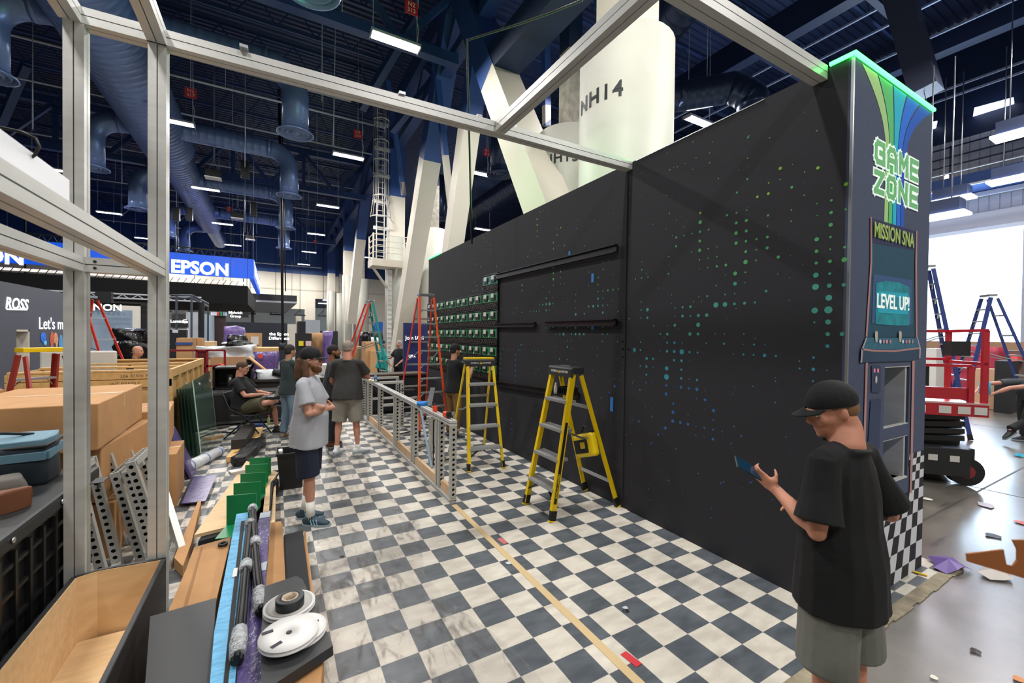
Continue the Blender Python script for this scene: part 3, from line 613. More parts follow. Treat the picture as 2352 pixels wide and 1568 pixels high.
m.b2((xa, E0-.003, zb-.006), (xb, E0+.03, zb+.006)); m.b2((xa, E0-.003, zt), (xb, E0+.02, zt+.006)); m.build('opening_trim', WHITE, t)
# rainbow bands
top = [1985, 2012, 2016, 2044, 2048, 2075, 2079, 2106, 2110, 2135]
def band(tops, bots, mt, lift):
    # tops/bots: pixel (x) at top line, mid and bottom
    pass
BC = ['b4e094', '5fd27c', '14c4e6', '1478f0', '0a5ed0']
XT = [WX+.10+i*.262 for i in range(6)]
XN = [WX+.52+i*.073 for i in range(6)]
for i in range(5):
    g = .012; L = []; Rr = []
    for k in range(13):
        s = k/12; zz = WH-.02 - s*.55
        e = s*s*(3-2*s) if False else (1-(1-s)**2.2)
        L.append((XT[i]*(1-e)+XN[i]*e+g*(1-e*.6), zz)); Rr.append((XT[i+1]*(1-e)+XN[i+1]*e-g*(1-e*.6), zz))
    L.append((XN[i]+.005, 2.84)); Rr.append((XN[i+1]-.005, 2.84))
    q = MB(); vs = []; 
    for a, b in zip(L, Rr): vs += [(a[0], E0-.004, a[1]), (b[0], E0-.004, b[1])]
    q.add(vs, [(2*k, 2*k+1, 2*k+3, 2*k+2) for k in range(len(L)-1)]); q.build('colour_band', mat('band_'+BC[i], BC[i], .7), t)
# GAME ZONE lettering, drawn as outline strokes
LT = {'G': [[(1, .8), (1, 1), (.2, 1), (0, .8), (0, .2), (.2, 0), (1, 0), (1, .5), (.55, .5)]], 'A': [[(0, 0), (0, .75), (.25, 1), (.75, 1), (1, .75), (1, 0)], [(0, .4), (1, .4)]],
      'M': [[(0, 0), (0, 1), (.5, .4), (1, 1), (1, 0)]], 'E': [[(1, 1), (0, 1), (0, 0), (1, 0)], [(0, .5), (.9, .5)]], 'Z': [[(0, 1), (1, 1), (0, 0), (1, 0)]],
      'O': [[(.2, 0), (0, .2), (0, .8), (.2, 1), (.8, 1), (1, .8), (1, .2), (.8, 0), (.2, 0)]], 'N': [[(0, 0), (0, 1), (1, 0), (1, 1)]]}
def strokes(word, x, z, w, h, gap, wid, lift, mt, name):
    q = MB(); kk = 0
    for ch in word:
        for st in LT[ch]:
            for (a, b), (c, d) in zip(st, st[1:]):
                A = Vector((x+a*w, E0-lift, z+b*h)); B = Vector((x+c*w, E0-lift, z+d*h)); dd = (B-A).normalized()*wid*.5
                kk += 1; dk = Vector((0, -.00025*(kk % 9), 0)); q.bar(A-dd+dk, B+dd+dk, wid, .003, (0, 1, 0))
        x += w+gap
    q.build(name, mt, t)
GZ = mat('sign_white', 'e9fff0', .5, emit=.35, emitcol='ffffff'); GG = mat('sign_green', '7fd68c', .6)
for word, zc in (('GAME', 3.262), ('ZONE', 3.045)):
    strokes(word, WX+.345, zc, .128, .135, .082, .066, .007, GZ, 'sign_outline'); strokes(word, WX+.345, zc, .128, .135, .082, .038, .010, GG, 'sign_letters')
# arcade cabinet print
def pp(l): return [fx(x, y) for x, y in l]
SL = mat('print_slate', '2b4660', .7); SL2 = mat('print_teal_dark', '1f4f66', .7); PK = mat('print_pink', 'b98a88', .7); PKW = mat('print_palewood', 'b0a8b8', .7)
poly(pp([(1998, 500), (2102, 531), (2100, 575), (1998, 557)]), mat('print_marquee', '2c3358', .7), 'cabinet_marquee', .005)
poly(pp([(1998, 557), (2100, 575), (2098, 600), (2101, 775), (1990, 775), (1997, 600)]), SL2, 'cabinet_body', .004)
poly(pp([(2004, 629), (2093, 643), (2094, 745), (2000, 742)]), mat('print_bezel', '3c5b8c', .7), 'cabinet_bezel', .006)
poly(pp([(2009, 650), (2030, 645), (2060, 648), (2086, 659), (2088, 700), (2086, 747), (2060, 748), (2008, 744)]), mat('print_screen', '0d8f9c', .5, emit=.12, noise=.5, nscale=12), 'cabinet_screen', .008)
poly(pp([(2013, 668), (2083, 674), (2082, 722), (2012, 718)]), mat('print_panel', '18a5bb', .5, emit=.15), 'cabinet_panel', .010)
poly(pp([(2013, 680), (2083, 685), (2082, 710), (2012, 706)]), mat('print_panel_dark', '0e8aa0', .5, emit=.1), 'cabinet_panel_band', .011)
def ftext(s, x, y, size, mt, name, **k):
    a = fx(x, y); text(s, name, size, frame_m((a[0], E0-.014, a[1]), (1, 0, 0), (0, 0, 1)), mt, t, extrude=.001, **k)
ftext('LEVEL UP!', 2048, 696, .15, GZ, 'screen_text', bold=True, sx=.92)
ftext('MISSION SNA', 2051, 543, .155, mat('print_lime', 'a9c46a', .6, emit=.1), 'marquee_text', sx=.78, bold=True)
for l in ([(1996, 498), (1999, 499), (2000, 600), (1989, 773), (1985, 773), (1996, 600)], [(2101, 530), (2104, 531), (2103, 600), (2104, 775), (2100, 775), (2099, 600)]): poly(pp(l), PK, 'cabinet_edge', .009)
poly(pp([(1984, 775), (2101, 776), (2107, 802), (1975, 802)]), mat('print_control', '2f6f86', .6, noise=.2, nscale=30), 'control_panel', .012)
poly(pp([(1975, 802), (2107, 802), (2106, 820), (2090, 828), (1973, 832)]), SL, 'control_apron', .012)
poly(pp([(1975, 799), (2000, 803), (2050, 804), (2107, 797), (2107, 801), (2050, 808), (2000, 807), (1975, 804)]), PK, 'control_edge', .014)
for l in ([(1984, 775), (1987, 775), (1977, 802), (1975, 832), (1971, 832), (1973, 802)], [(2101, 774), (2103, 774), (2110, 800), (2109, 822), (2106, 822), (2107, 800)]): poly(pp(l), PKW, 'control_edge', .014)
for x in (2007, 2062):
    poly(pp([(x-2, 785), (x+2, 785), (x+3.5, 767), (x+2, 760), (x-2, 760), (x-3.5, 767)]), mat('print_stick', 'cbbfae', .6), 'joystick', .016)
for x, c in ((2016, 'd8e6ff'), (2024, 'c98a98'), (2031, 'd2a7ae'), (2039, 'b88a92'), (2068, 'd8e6ff'), (2076, 'c98a98'), (2083, 'd2a7ae'), (2090, 'b88a92')):
    a = fx(x, 784); q = MB(); q.add([(a[0]+.02*math.cos(j*PI/5), E0-.016, a[1]+.016*math.sin(j*PI/5)) for j in range(10)], [tuple(range(10))]); q.build('button', mat('print_btn_'+c, c, .5), t)
poly(pp([(1985, 832), (1990, 832), (1985, 1000), (1983, 1050), (1978, 1050), (1980, 1000)]), PK, 'cabinet_edge', .009); poly(pp([(2092, 828), (2098, 828), (2093, 1060), (2091, 1130), (2086, 1130), (2088, 1060)]), PK, 'cabinet_edge', .009)
poly(pp([(1999, 838), (2017, 838), (2021, 845), (2020, 898), (2016, 902), (1999, 900)]), mat('print_slot', '33415f', .7), 'coin_slot_plate', .008)
poly(pp([(1997, 918), (2021, 915), (2017, 1030), (1990, 1030)]), mat('print_slot', '33415f', .7), 'lower_plate', .008)
for x in (2005, 2013): poly(pp([(x-2, 846), (x+2, 846), (x+2, 855), (x-2, 855)]), mat('print_coin', 'd98098', .6, emit=.2), 'coin_light', .01)
a = fx(2009, 871); q = MB(); q.add([(a[0]+.018*math.cos(j*PI/5), E0-.01, a[1]+.03*math.sin(j*PI/5)) for j in range(10)], [tuple(range(10))]); q.build('coin_button', WHITE, t)
# skirt of checks, perspective print: small at top, big at bottom
ck = [mat('print_white', 'd9dbe2', .7), mat('print_black', '15161c', .7)]
m = MB(); zlev = [0, .10, .24, .38, .50, .61, .70, .78, .85, .91, .965, 1.01]; X0s = WX+.02; 
ncol = 10
for i in range(len(zlev)-1):
    for j in range(ncol):
        f0 = 1-.45*zlev[i]; f1 = 1-.45*zlev[i+1]
        xa_ = WX2 - (ncol-j)*.142*f0 if True else 0; xb_ = WX2-(ncol-j-1)*.142*f0
        xc_ = WX2 - (ncol-j-1)*.142*f1; xd_ = WX2-(ncol-j)*.142*f1
        if xa_ < WX: continue
        if zlev[i+1] > .7 and xa_ < WX2-.34: continue
        m.k = (i+j) % 2; m.add([(xa_, E0-.005, zlev[i]), (xb_, E0-.005, zlev[i]), (xc_, E0-.005, zlev[i+1]), (xd_, E0-.005, zlev[i+1])], [(0, 1, 2, 3)])
m.build('checker_print', ck, t)
# blue masking tape pieces stuck on the wall
BT = mat('blue_tape', '2f84d0', .7)
for px, py, w, h, l in ((1361, 638, .045, .11, 'below the long bracket rail'), (1405, 928, .05, .17, 'behind the yellow ladder'), (1308, 581, .04, .05, 'over the long rail'), (1361, 751, .05, .06, 'under the reddish rail'), (1270, 745, .04, .1, 'behind the reddish rail'), (1256, 903, .05, .04, 'over the low rail'), (1034, 863, .05, .05, 'below the circuit boards')):
    p = atx(px, py, WX-.004); m = MB(); m.box(p, (.003, w, h)); tag(m.build('tape_piece', BT), 'small strip of blue masking tape on the black wall '+l, 'tape')
# bracket rails
BR = mat('rail_black_metal', '1c1b1d', .4, metal=.4)
def rail(pa, pb, hh, lab, mt=BR, X=WX-.03):
    a = atx(*pa, X); b = atx(*pb, X); m = MB()
    m.bar(a, b, .03, hh); m.bar(a+Vector((-.02, 0, hh/2)), b+Vector((-.02, 0, hh/2)), .05, .012); m.bar(a+Vector((-.02, 0, -hh/2)), b+Vector((-.02, 0, -hh/2)), .05, .012)
    for i in range(9): q = a.lerp(b, (i+.5)/9); m.b2(q+Vector((-.019, -.006, -.006)), q+Vector((-.014, .006, .006)))
    tag(m.build('bracket_rail', mt), lab, 'mounting rail')
rail((1418, 570), (1140, 636), .085, 'long black mounting rail at the top of the screen bay')
rail((1416, 740), (1252, 744), .07, 'reddish black mounting rail at mid height', mat('rail_red', '2a1c1d', .4, metal=.4)); rail((1230, 745), (1140, 747), .06, 'short black mounting rail touching the circuit boards')
rail((1330, 908), (1140, 880), .07, 'low black mounting rail behind the yellow ladder')
# ================================================================ people
def etube(m, pts, rx, ry, xdir=(1, 0, 0), n=16):
    pts = [Vector(p) for p in pts]; k = len(pts); b = len(m.v)
    for i, p in enumerate(pts):
        t = (pts[min(i+1, k-1)]-pts[max(i-1, 0)]).normalized(); x = Vector(xdir); x = (x-t*x.dot(t)).normalized(); y = t.cross(x)
        for j in range(n):
            a = 2*PI*j/n; m.v.append(p+x*math.cos(a)*rx[i]+y*math.sin(a)*ry[i])
    for i in range(k-1):
        for j in range(n):
            m.sm.add(len(m.f)); m.f.append((b+i*n+j, b+i*n+(j+1) % n, b+(i+1)*n+(j+1) % n, b+(i+1)*n+j)); m.mi.append(m.k)
    m.f.append(tuple(b+j for j in reversed(range(n)))); m.mi.append(m.k)
    m.f.append(tuple(b+(k-1)*n+j for j in range(n))); m.mi.append(m.k)
def limb(m, pts, rs, n=14): m.tube(pts, rs, n); [m.ell(p, (r*.98,)*3, 12, 8) for p, r in zip(pts, rs)]
def fuse(m, name, mt, parent, vox=.012, it=4, wr=0, wf=6, S=1):
    me = bpy.data.meshes.new(name); me.from_pydata([v*S for v in m.v], [], m.f)
    bm = bmesh.new(); bm.from_mesh(me); bmesh.ops.recalc_face_normals(bm, faces=bm.faces); bm.to_mesh(me); bm.free()
    o = bpy.data.objects.new(name, me); COL.objects.link(o)
    r = o.modifiers.new('r', 'REMESH'); r.mode = 'VOXEL'; r.voxel_size = vox
    s = o.modifiers.new('s', 'SMOOTH'); s.factor = .5; s.iterations = it
    bpy.context.view_layer.update()
    me2 = bpy.data.meshes.new_from_object(o.evaluated_get(bpy.context.evaluated_depsgraph_get()))
    bpy.data.objects.remove(o); bpy.data.meshes.remove(me)
    if wr:
        for v in me2.vertices:
            c = v.co; d = pnoise(Vector((c.x*wf, c.y*wf, c.z*wf*.45)))*wr + pnoise(Vector((c.x*wf*2.4+7, c.y*wf*2.4, c.z*wf)))*wr*.45
            v.co = c+v.normal*d
    me2.materials.clear(); me2.materials.append(mt)
    for p in me2.polygons: p.use_smooth = True
    o = bpy.data.objects.new(name, me2); COL.objects.link(o); o.parent = parent; return o
def hand(m, W, d, nrm, side, curl=.5, spread=.0, r=.0085, pinch=False):
    """palm and five unequal fingers; side = +1 puts the thumb along +s"""
    W = Vector(W); d = Vector(d).normalized(); nrm = Vector(nrm); nrm = (nrm-d*nrm.dot(d)).normalized(); s = d.cross(nrm)*side
    M = Matrix((s, d, nrm)).transposed()
    m.ell(W+d*.045, (.038, .052, .016), 12, 8, M @ Matrix.Rotation(0, 3, 'X')); m.tube([W-d*.03, W+d*.02], [.026, .027], 10)
    for k, (o, L) in enumerate(((.028, .070), (.010, .080), (-.009, .074), (-.027, .058))):
        p = W+d*.085+s*o; a = 0; pts = [p-d*.02]; rr = [r]
        for j, f in enumerate((.45, .32, .23)):
            pts.append(p); rr.append(r*(1-.1*j)); dd = d*math.cos(a)+nrm*math.sin(a)+s*spread*(o/.03)*.3
            p = p+dd*L*f*1.0; a += curl*(1+.15*k)
        pts.append(p); rr.append(r*.75); m.tube(pts, rr, 8); m.ell(p, (r*.75,)*3, 8, 6)
    p = W+d*.025+s*.034; q = p+(d*.62+s*.6+nrm*.35*(1+curl)).normalized()*.038; z = q+(d*.85+s*.1+nrm*.5*(1+curl)).normalized()*.032
    m.tube([p-s*.012, p, q, z], [r*1.3, r*1.35, r*1.15, r*.85], 8); m.ell(z, (r*.85,)*3, 8, 6)
def human(P):
    S = P.get('h', 1.78)/1.80; g = P.get('g', 1.0); vox = P.get('vox', .015)
    f = P['face']; rz = math.atan2(f[1], f[0])-PI/2
    t = thing('person', P['label'], 'person', (P['loc'][0], P['loc'][1], P.get('z', 0)), rz)
    SK = mat('skin_'+P.get('skin', 'c98f74'), P.get('skin', 'c98f74'), .55, noise=.08, nscale=9, bump=.05, bscale=60)
    hip = Vector(P.get('hip', (0, 0, .95))); lean = P.get('lean', 0)
    R = Matrix.Rotation(-lean, 3, 'X') @ Matrix.Rotation(P.get('twist', 0), 3, 'Z')
    u = lambda x, y, z: hip + R @ (Vector((x, y, z))-Vector((0, 0, .95)))
    HY, HP = P.get('yaw', 0), P.get('pitch', 0)
    nk = u(0, -.005, 1.52); hc = u(0, .025, 1.52) + (Matrix.Rotation(-HP*.6, 3, 'X') @ Vector((0, 0, .155-.02*bool(P.get('loose')))))
    HM = Matrix.Rotation(HY, 3, 'Z') @ Matrix.Rotation(-HP, 3, 'X')
    h = lambda x, y, z: hc + HM @ Vector((x, y, z))
    sh = {-1: u(-.172*g**.5, 0, 1.435), 1: u(.172*g**.5, 0, 1.435)}
    E = {-1: Vector(P['LE']), 1: Vector(P['RE'])}; W = {-1: Vector(P['LW']), 1: Vector(P['RW'])}
    hj = {-1: hip+Vector((-.095, 0, -.02)), 1: hip+Vector((.095, 0, -.02))}
    K = {-1: Vector(P.get('LK', (-.11, .02, .5))), 1: Vector(P.get('RK', (.11, .02, .5)))}; A = {-1: Vector(P.get('LA', (-.12, -.02, .09))), 1: Vector(P.get('RA', (.12, -.02, .09)))}
    m = MB()
    # head and face
    m.ell(h(0, -.012, .035), (.076, .098, .088), 18, 12, HM); m.ell(h(0, .012, -.02), (.068, .082, .085), 16, 10, HM); m.ell(h(0, .045, -.075), (.048, .05, .045), 14, 9, HM)
    m.ell(h(0, .078, .022), (.045, .024, .014), 12, 7, HM)
    m.tube([h(0, .088, .015), h(0, .108, -.02), h(0, .112, -.032)], [.008, .012, .014], 8); m.ell(h(0, .1, -.034), (.019, .016, .011), 10, 6, HM)
    for s in (-1, 1):
        m.ell(h(s*.04, .068, -.025), (.024, .022, .022), 10, 7, HM)
        m.ell(h(s*.077, -.012, -.012), (.009, .02, .032), 10, 7, HM @ Matrix.Rotation(s*.3, 3, 'Z'))
    m.ell(h(0, .09, -.062), (.026, .01, .006), 10, 6, HM); m.ell(h(0, .088, -.072), (.022, .011, .007), 10, 6, HM); m.ell(h(0, .083, -.097), (.022, .016, .016), 10, 6, HM)
    ng = P.get('neck', 1.0)
    etube(m, [u(0, -.02, 1.42), u(0, -.012, 1.49), hc+HM @ Vector((0, -.022, -.09)), hc+HM @ Vector((0, -.02, -.02))], [.07*ng, .06*ng, .058*ng, .06], [.055*ng, .06*ng, .06*ng, .065])
    # trunk
    etube(m, [u(0, 0, .88), u(0, 0, 1.05), u(0, .0, 1.25), u(0, -.005, 1.4), u(0, -.01, 1.46)], [.13*g, .12*g, .14*g, .14, .07], [.08*g, .08*g, .09*g, .08, .04])
    for s in (-1, 1):
        e, w_, a0 = E[s], W[s], sh[s]
        limb(m, [a0, a0.lerp(e, .5), e, e.lerp(w_, .35), e.lerp(w_, .75), w_], [.05*g, .046*g, .038, .040*g**.5, .030, .025])
        hd = P.get('LH' if s < 0 else 'RH')
        if hd is None: hd = ((w_-e), (0, 1, -.3) if abs((w_-e).normalized().y) < .8 else (0, 0, -1), .5)
        hand(m, w_, hd[0], hd[1], hd[3] if len(hd) > 3 else s, hd[2])
        k, a1, h0 = K[s], A[s], hj[s]
        limb(m, [h0, h0.lerp(k, .5), k, k.lerp(a1, .28), k.lerp(a1, .7), a1], [.085*g, .07*g, .052, .055, .038, .032])
    fuse(m, 'body', SK, t, vox, 4, 0, S=S)
    EW = mat('eye_white', 'e6e2dc', .3); ED = mat('eye_dark', '2a211c', .2)
    for s in (-1, 1):
        q = MB(); q.ell(h(s*.031, .079, .002)*S, (.013*S, .011*S, .008*S), 10, 7, HM); q.k = 1; q.ell(h(s*.031, .0865, .002)*S, (.006*S, .005*S, .006*S), 8, 6, HM); q.build('eye', [EW, ED], t, True)
        q = MB(); q.tube([h(s*.012, .092, .021)*S, h(s*.032, .094, .026)*S, h(s*.05, .08, .02)*S], [.004*S, .005*S, .003*S], 6); q.build('eyebrow', mat('hair_'+P.get('hair', '3a2a20'), P.get('hair', '3a2a20'), .8), t, True)
    # shirt
    st = P.get('shirt', '222222'); SM = mat('cloth_'+st, st, .9, noise=.06, nscale=4, bump=.25, bscale=9)
    q = MB(); hem = P.get('hem', .86); b = P.get('belly', 0)
    etube(q, [u(0, .0, hem), u(0, .0+b*.3, .97), u(0, .01+b*.6, 1.12), u(0, .01+b*.2, 1.28), u(0, 0, 1.40), u(0, -.008, 1.47), u(0, -.012, 1.505)], [.212*g, .200*g, .188*g, .185*g**.6, .172*g**.5, .125, .082*ng], [.158*g+b*.5, .145*g+b*.8, .13*g+b, .13*g**.6+b*.2, .112, .088, .082*ng])
    sl = P.get('sleeve', .72)
    for s in (-1, 1):
        e, a0 = E[s], sh[s]; q.ell(a0, (.060, .060, .060), 12, 8); q.tube([u(s*.05, -.01, 1.48), u(s*.11, -.005, 1.455), a0], [.05, .062, .066], 12)
        end = a0.lerp(e, sl); x = (end-a0).normalized()
        q.tube([a0-x*.02+Vector((0, 0, 0)), a0.lerp(e, sl*.5), end], [.060*g**.4, .069*g**.4, .073*g**.4*P.get('loose', 1.05)], 16)
    fuse(q, 'shirt', SM, t, vox*.9, 3, P.get('wr', .014), 5.5, S=S)
    # bottoms
    bt = P.get('bottom', '777777'); BM = mat('cloth_'+bt, bt, .88, noise=.08, nscale=5, bump=.2, bscale=12)
    q = MB(); etube(q, [hip+Vector((0, 0, -.12)), hip+Vector((0, 0, -.03)), hip+R @ Vector((0, 0, .09))], [.165*g, .172*g, .155*g], [.12*g, .128*g, .115*g])
    for s in (-1, 1):
        h0, k, a1 = hj[s], K[s], A[s]
        if P.get('shorts', True):
            e = h0.lerp(k, P.get('slen', .93)); limb(q, [h0, h0.lerp(k, .4)], [.105*g, .102*g]); q.tube([h0, h0.lerp(k, .45), e], [.105*g, .104*g, .100*g*P.get('flare', 1.0)], 16)
        else:
            e = a1+Vector((0, 0, .03)); limb(q, [h0, h0.lerp(k, .5), k, k.lerp(e, .4)], [.105*g, .092*g, .075, .072]); q.tube([k, e], [.072, .068], 14)
    fuse(q, 'shorts' if P.get('shorts', True) else 'trousers', BM, t, vox*.9, 3, P.get('wr', .014)*.8, 6, S=S)
    # feet
    sc_ = P.get('shoe', '2b3440'); SH = mat('shoe_'+sc_, sc_, .6); SO = mat('shoe_sole', P.get('sole', 'd8d6d0'), .6)
    for s in (-1, 1):
        a1 = A[s]; fd = P.get('LF' if s < 0 else 'RF', (s*.15, 1, 0)); fd = Vector(fd).normalized(); up = Vector(P.get('LU' if s < 0 else 'RU', (0, 0, 1))); sd = fd.cross(up).normalized(); up = sd.cross(fd)
        o = a1 - up*.09
        q = MB(); etube(q, [o-fd*.075+up*.035, o-fd*.05+up*.05, o+up*.055, o+fd*.08+up*.042, o+fd*.15+up*.03, o+fd*.19+up*.026], [.026, .038, .042, .047, .044, .022], [.028, .045, .05, .038, .026, .016], sd)
        q.tube([a1-up*.04, a1+up*.02], [.043, .042], 12)
        ob = fuse(q, 'shoe', SH, t, .008, 2, 0, S=S)
        q = MB(); sl_ = [(-.085, 0), (-.07, .032), (0, .04), (.09, .05), (.16, .045), (.2, .02), (.2, -.02), (.16, -.045), (.09, -.05), (0, -.04), (-.07, -.032)]
        q.prism([(o+fd*a+sd*c)*S for a, c in sl_], up*.022*S); q.build('sole', SO, ob, True)
        if P.get('stripes'):
            q = MB()
            for z in range(3):
                for sg in (-1, 1):
                    c = o+fd*(.03+z*.028); q.bar((c+sd*sg*.043+up*.025)*S, (c+fd*-.018+sd*sg*.036+up*.075)*S, .011*S, .008*S)
            q.build('stripe', mat('stripe_white', '9cc4d8', .5), ob, True)
        if P.get('sock'):
            q = MB(); q.tube([(a1-up*.02)*S, (a1+(K[s]-a1).normalized()*P.get('sockh', .12))*S], [.041*S, .043*S], 14); q.build('sock', mat('sock_'+P['sock'], P['sock'], .9), t, True)
    # hair
    HC = mat('hair_'+P.get('hair', '3a2a20'), P.get('hair', '3a2a20'), .75, noise=.3, nscale=20, bump=.6, bscale=60, stretch=(1, 1, .3))
    hs = P.get('hs', 'short')
    if hs in ('short', 'long'):
        q = MB(); q.ell(h(0, -.02, .045), (.083, .1, .09), 18, 12, HM); q.ell(h(0, -.045, .0), (.078, .07, .07), 14, 9, HM)
        if hs == 'long':
            for s in (-1, 1): q.tube([h(s*.068, -.03, .0), h(s*.08, -.04, -.08), h(s*.085, -.03, -.15), h(s*.075, -.01, -.21)], [.03, .034, .034, .018], 10)
            q.tube([h(0, -.07, 0), h(0, -.095, -.09), h(0, -.1, -.18), h(.0, -.09, -.24)], [.07, .07, .06, .03], 12)
            q.tube([h(-.04, -.07, 0), h(-.05, -.09, -.09), h(-.05, -.08, -.2), h(-.05, -.07, -.25)], [.04, .045, .04, .015], 10)
        fuse(q, 'hair', HC, t, .008, 2, .004, 40, S=S)
    if hs == 'crop':
        q = MB(); q.ell(h(0, -.018, .04), (.0795, .1005, .088), 18, 12, HM); q.ell(h(0, -.045, .0), (.074, .068, .06), 14, 9, HM); fuse(q, 'hair', HC, t, .008, 2, .001, 40, S=S)
    if P.get('beard'):
        bc = P['beard']; q = MB(); q.ell(h(0, .04, -.085), (.058, .056, .045), 14, 9, HM); q.ell(h(0, .07, -.1), (.04, .035, .035), 12, 8, HM)
        for s in (-1, 1): q.tube([h(s*.07, .0, -.03), h(s*.064, .03, -.07)], [.012, .02], 8)
        q.ell(h(0, .096, -.05), (.028, .01, .008), 10, 6, HM); fuse(q, 'beard', mat('hair_'+bc, bc, .85, bump=.5, bscale=70), t, .007, 2, .003, 60, S=S)
    if P.get('cap'):
        cc = P['cap']; CM = mat('cap_'+cc, cc, .85, bump=.15, bscale=40); q = MB(); bk = P.get('capback', 1)
        q.ell(h(0, -.012, .045), (.089, .108, .098), 20, 14, HM); q2 = fuse(q, 'cap', CM, t, .008, 2, 0, S=S)
        # trim below the rim
        bm = bmesh.new(); bm.from_mesh(q2.data); c0 = h(0, 0, .022)*S; nn = HM @ Vector((0, -.12, 1))
        bmesh.ops.bisect_plane(bm, geom=bm.verts[:]+bm.edges[:]+bm.faces[:], plane_co=c0, plane_no=nn, clear_inner=True); bm.to_mesh(q2.data); bm.free()
        q = MB(); pts = []
        for j in range(13):
            a = PI*(.13+.74*j/12); pts.append((math.cos(a)*.088, .02+math.sin(a)*.085))
        out = [(math.cos(PI*(.1+.8*j/12))*.082, .045+math.sin(PI*(.1+.8*j/12))*.125) for j in range(13)]
        for (a, b_), (c, d_) in zip(pts, out): q.v += [h(a*bk, b_*bk, .032)*S, h(c*bk, d_*bk, .022-.9*abs(c)*abs(c))*S, h(c*bk, d_*bk, .017-.9*c*c)*S, h(a*bk, b_*bk, .027)*S]
        for j in range(12):
            for a, b_ in ((0, 1), (1, 2), (2, 3)): q.f.append((4*j+a, 4*j+b_, 4*j+4+b_, 4*j+4+a)); q.mi.append(0)
        q.build('brim', CM, q2, True)
    if P.get('glasses'):
        q = MB(); gm = mat('glasses_frame', '2a2622', .3)
        for s in (-1, 1):
            q.tube([h(s*.034+.024*math.cos(a), .098-.25*abs(s*.034+.024*math.cos(a))**1.2, .004+.017*math.sin(a))*S for a in [2*PI*j/12 for j in range(13)]], .0016*S, 6, False)
            q.tube([h(s*.058, .088, .01)*S, h(s*.079, .03, .008)*S, h(s*.08, -.01, .0)*S], .002*S, 6)
        q.tube([h(-.01, .1, .008)*S, h(.01, .1, .008)*S], .002*S, 6); q.build('glasses', gm, t, True)
    if P.get('lanyard'):
        q = MB(); q.tube([u(-.07, -.06, 1.52)*S, u(-.12, .07, 1.45)*S, u(-.09, .15, 1.3)*S, u(-.02, .17+P.get('belly', 0), 1.12)*S], .007*S, 6); q.tube([u(.07, -.06, 1.52)*S, u(.12, .07, 1.45)*S, u(.06, .15, 1.3)*S, u(.0, .17+P.get('belly', 0), 1.12)*S], .007*S, 6)
        q.build('lanyard', mat('lanyard_cyan', '2fa7c4', .6), t, True)
    t['_h'] = 0; del t['_h']
    return t, (lambda x, y, z: h(x, y, z)*S), (lambda x, y, z: u(x, y, z)*S)
RTd = (.87, -.49)
CROSS = dict(LE=(-.27, .09, 1.15), RE=(.27, .09, 1.17), LW=(.14, .17, 1.21), RW=(-.14, .2, 1.16), LH=((.75, -.65, .15), (0, -1, 0), .15, 1), RH=((-.8, -.55, .3), (0, -1, 0), .15, 1))
human(dict(CROSS, label='long haired bearded person in black cap, grey T-shirt and navy shorts, arms crossed', loc=(.30, 4.80), face=(.93, -.36), h=1.80, g=1.08, vox=.009, skin='c8927a', shirt='a9abb2', bottom='1a2036', shoe='27404f', sole='8fa0a8', stripes=1, sock='e4e2dd', sockh=.16,
    hs='long', hair='5a3f2c', beard='6b4428', cap='0d0e12', glasses=1, hem=.80, belly=.03, slen=.98, LA=(-.08, -.06, .09), RA=(.1, .06, .09), LK=(-.09, .0, .5), RK=(.1, .04, .5), yaw=.05, lanyard=0))
q = MB(); S_ = 1
t = bpy.data.objects['person']
q = MB(); q.tube([(-.10, .02, 1.50), (-.165, -.04, 1.42), (-.17, -.09, 1.3), (-.165, -.1, 1.12), (-.165, -.1, 1.02)], .008, 6); q.build('lanyard', mat('lanyard_cyan', '2fa7c4', .6), t, True)
human(dict(label='grey haired person in dark T-shirt and khaki shorts seen from behind', loc=(1.03, 7.27), face=(.35, .94), h=1.84, g=1.15, neck=1.2, skin='c98d76', shirt='3b3b3a', bottom='8f8a80', shoe='e0e2e4', sole='4d93c0', sock='e8e6e0', sockh=.05,
    hs='crop', hair='8a7f76', belly=.04, slen=.96, LE=(-.27, .1, 1.15), RE=(.3, .1, 1.2), LW=(.02, .25, 1.22), RW=(.1, .24, 1.24), LK=(-.13, .0, .5), RK=(.13, .02, .5), LA=(-.15, -.04, .09), RA=(.16, .0, .09), RF=(.9, .6, 0), LF=(.3, 1, 0), yaw=-.2))
human(dict(CROSS, vox=.015, label='dark haired person in dark T-shirt with cyan lanyard behind the seated person', loc=(.22, 8.75), face=(.75, .5), h=1.74, skin='b98a6c', shirt='2f3a3c', shorts=False, bottom='6f8496', shoe='7a6450', hs='short', hair='2b2826', lanyard=1))
human(dict(CROSS, vox=.014, label='bearded person in charcoal T-shirt with brown boots beside the long haired person', loc=(.86, 7.85), face=(.97, -.1), h=1.76, g=1.15, belly=.06, skin='8a5a40', shirt='35383c', shorts=False, bottom='23262e', shoe='5a3a26', sole='3a2a20', hs='crop', hair='1a1614', beard='1c1613', LE=(-.26, .0, 1.15), LW=(-.22, .2, .95), RE=(.27, .0, 1.15), RW=(.2, .22, 1.0), LH=None, RH=None))
human(dict(vox=.02, label='person in teal T-shirt and navy cap talking beside the tall ladder', loc=(3.02, 14), face=(.95, .1), h=1.76, g=1.1, belly=.04, skin='b98064', shirt='1f9a96', shorts=False, bottom='20262e', shoe='2a2a2a', hs='crop', hair='3a302a', beard='8a8078', cap='1b2440', capback=-1, LE=(-.25, -.02, 1.16), LW=(-.2, .15, .95), RE=(.27, .0, 1.16), RW=(.22, .2, 1.0)))
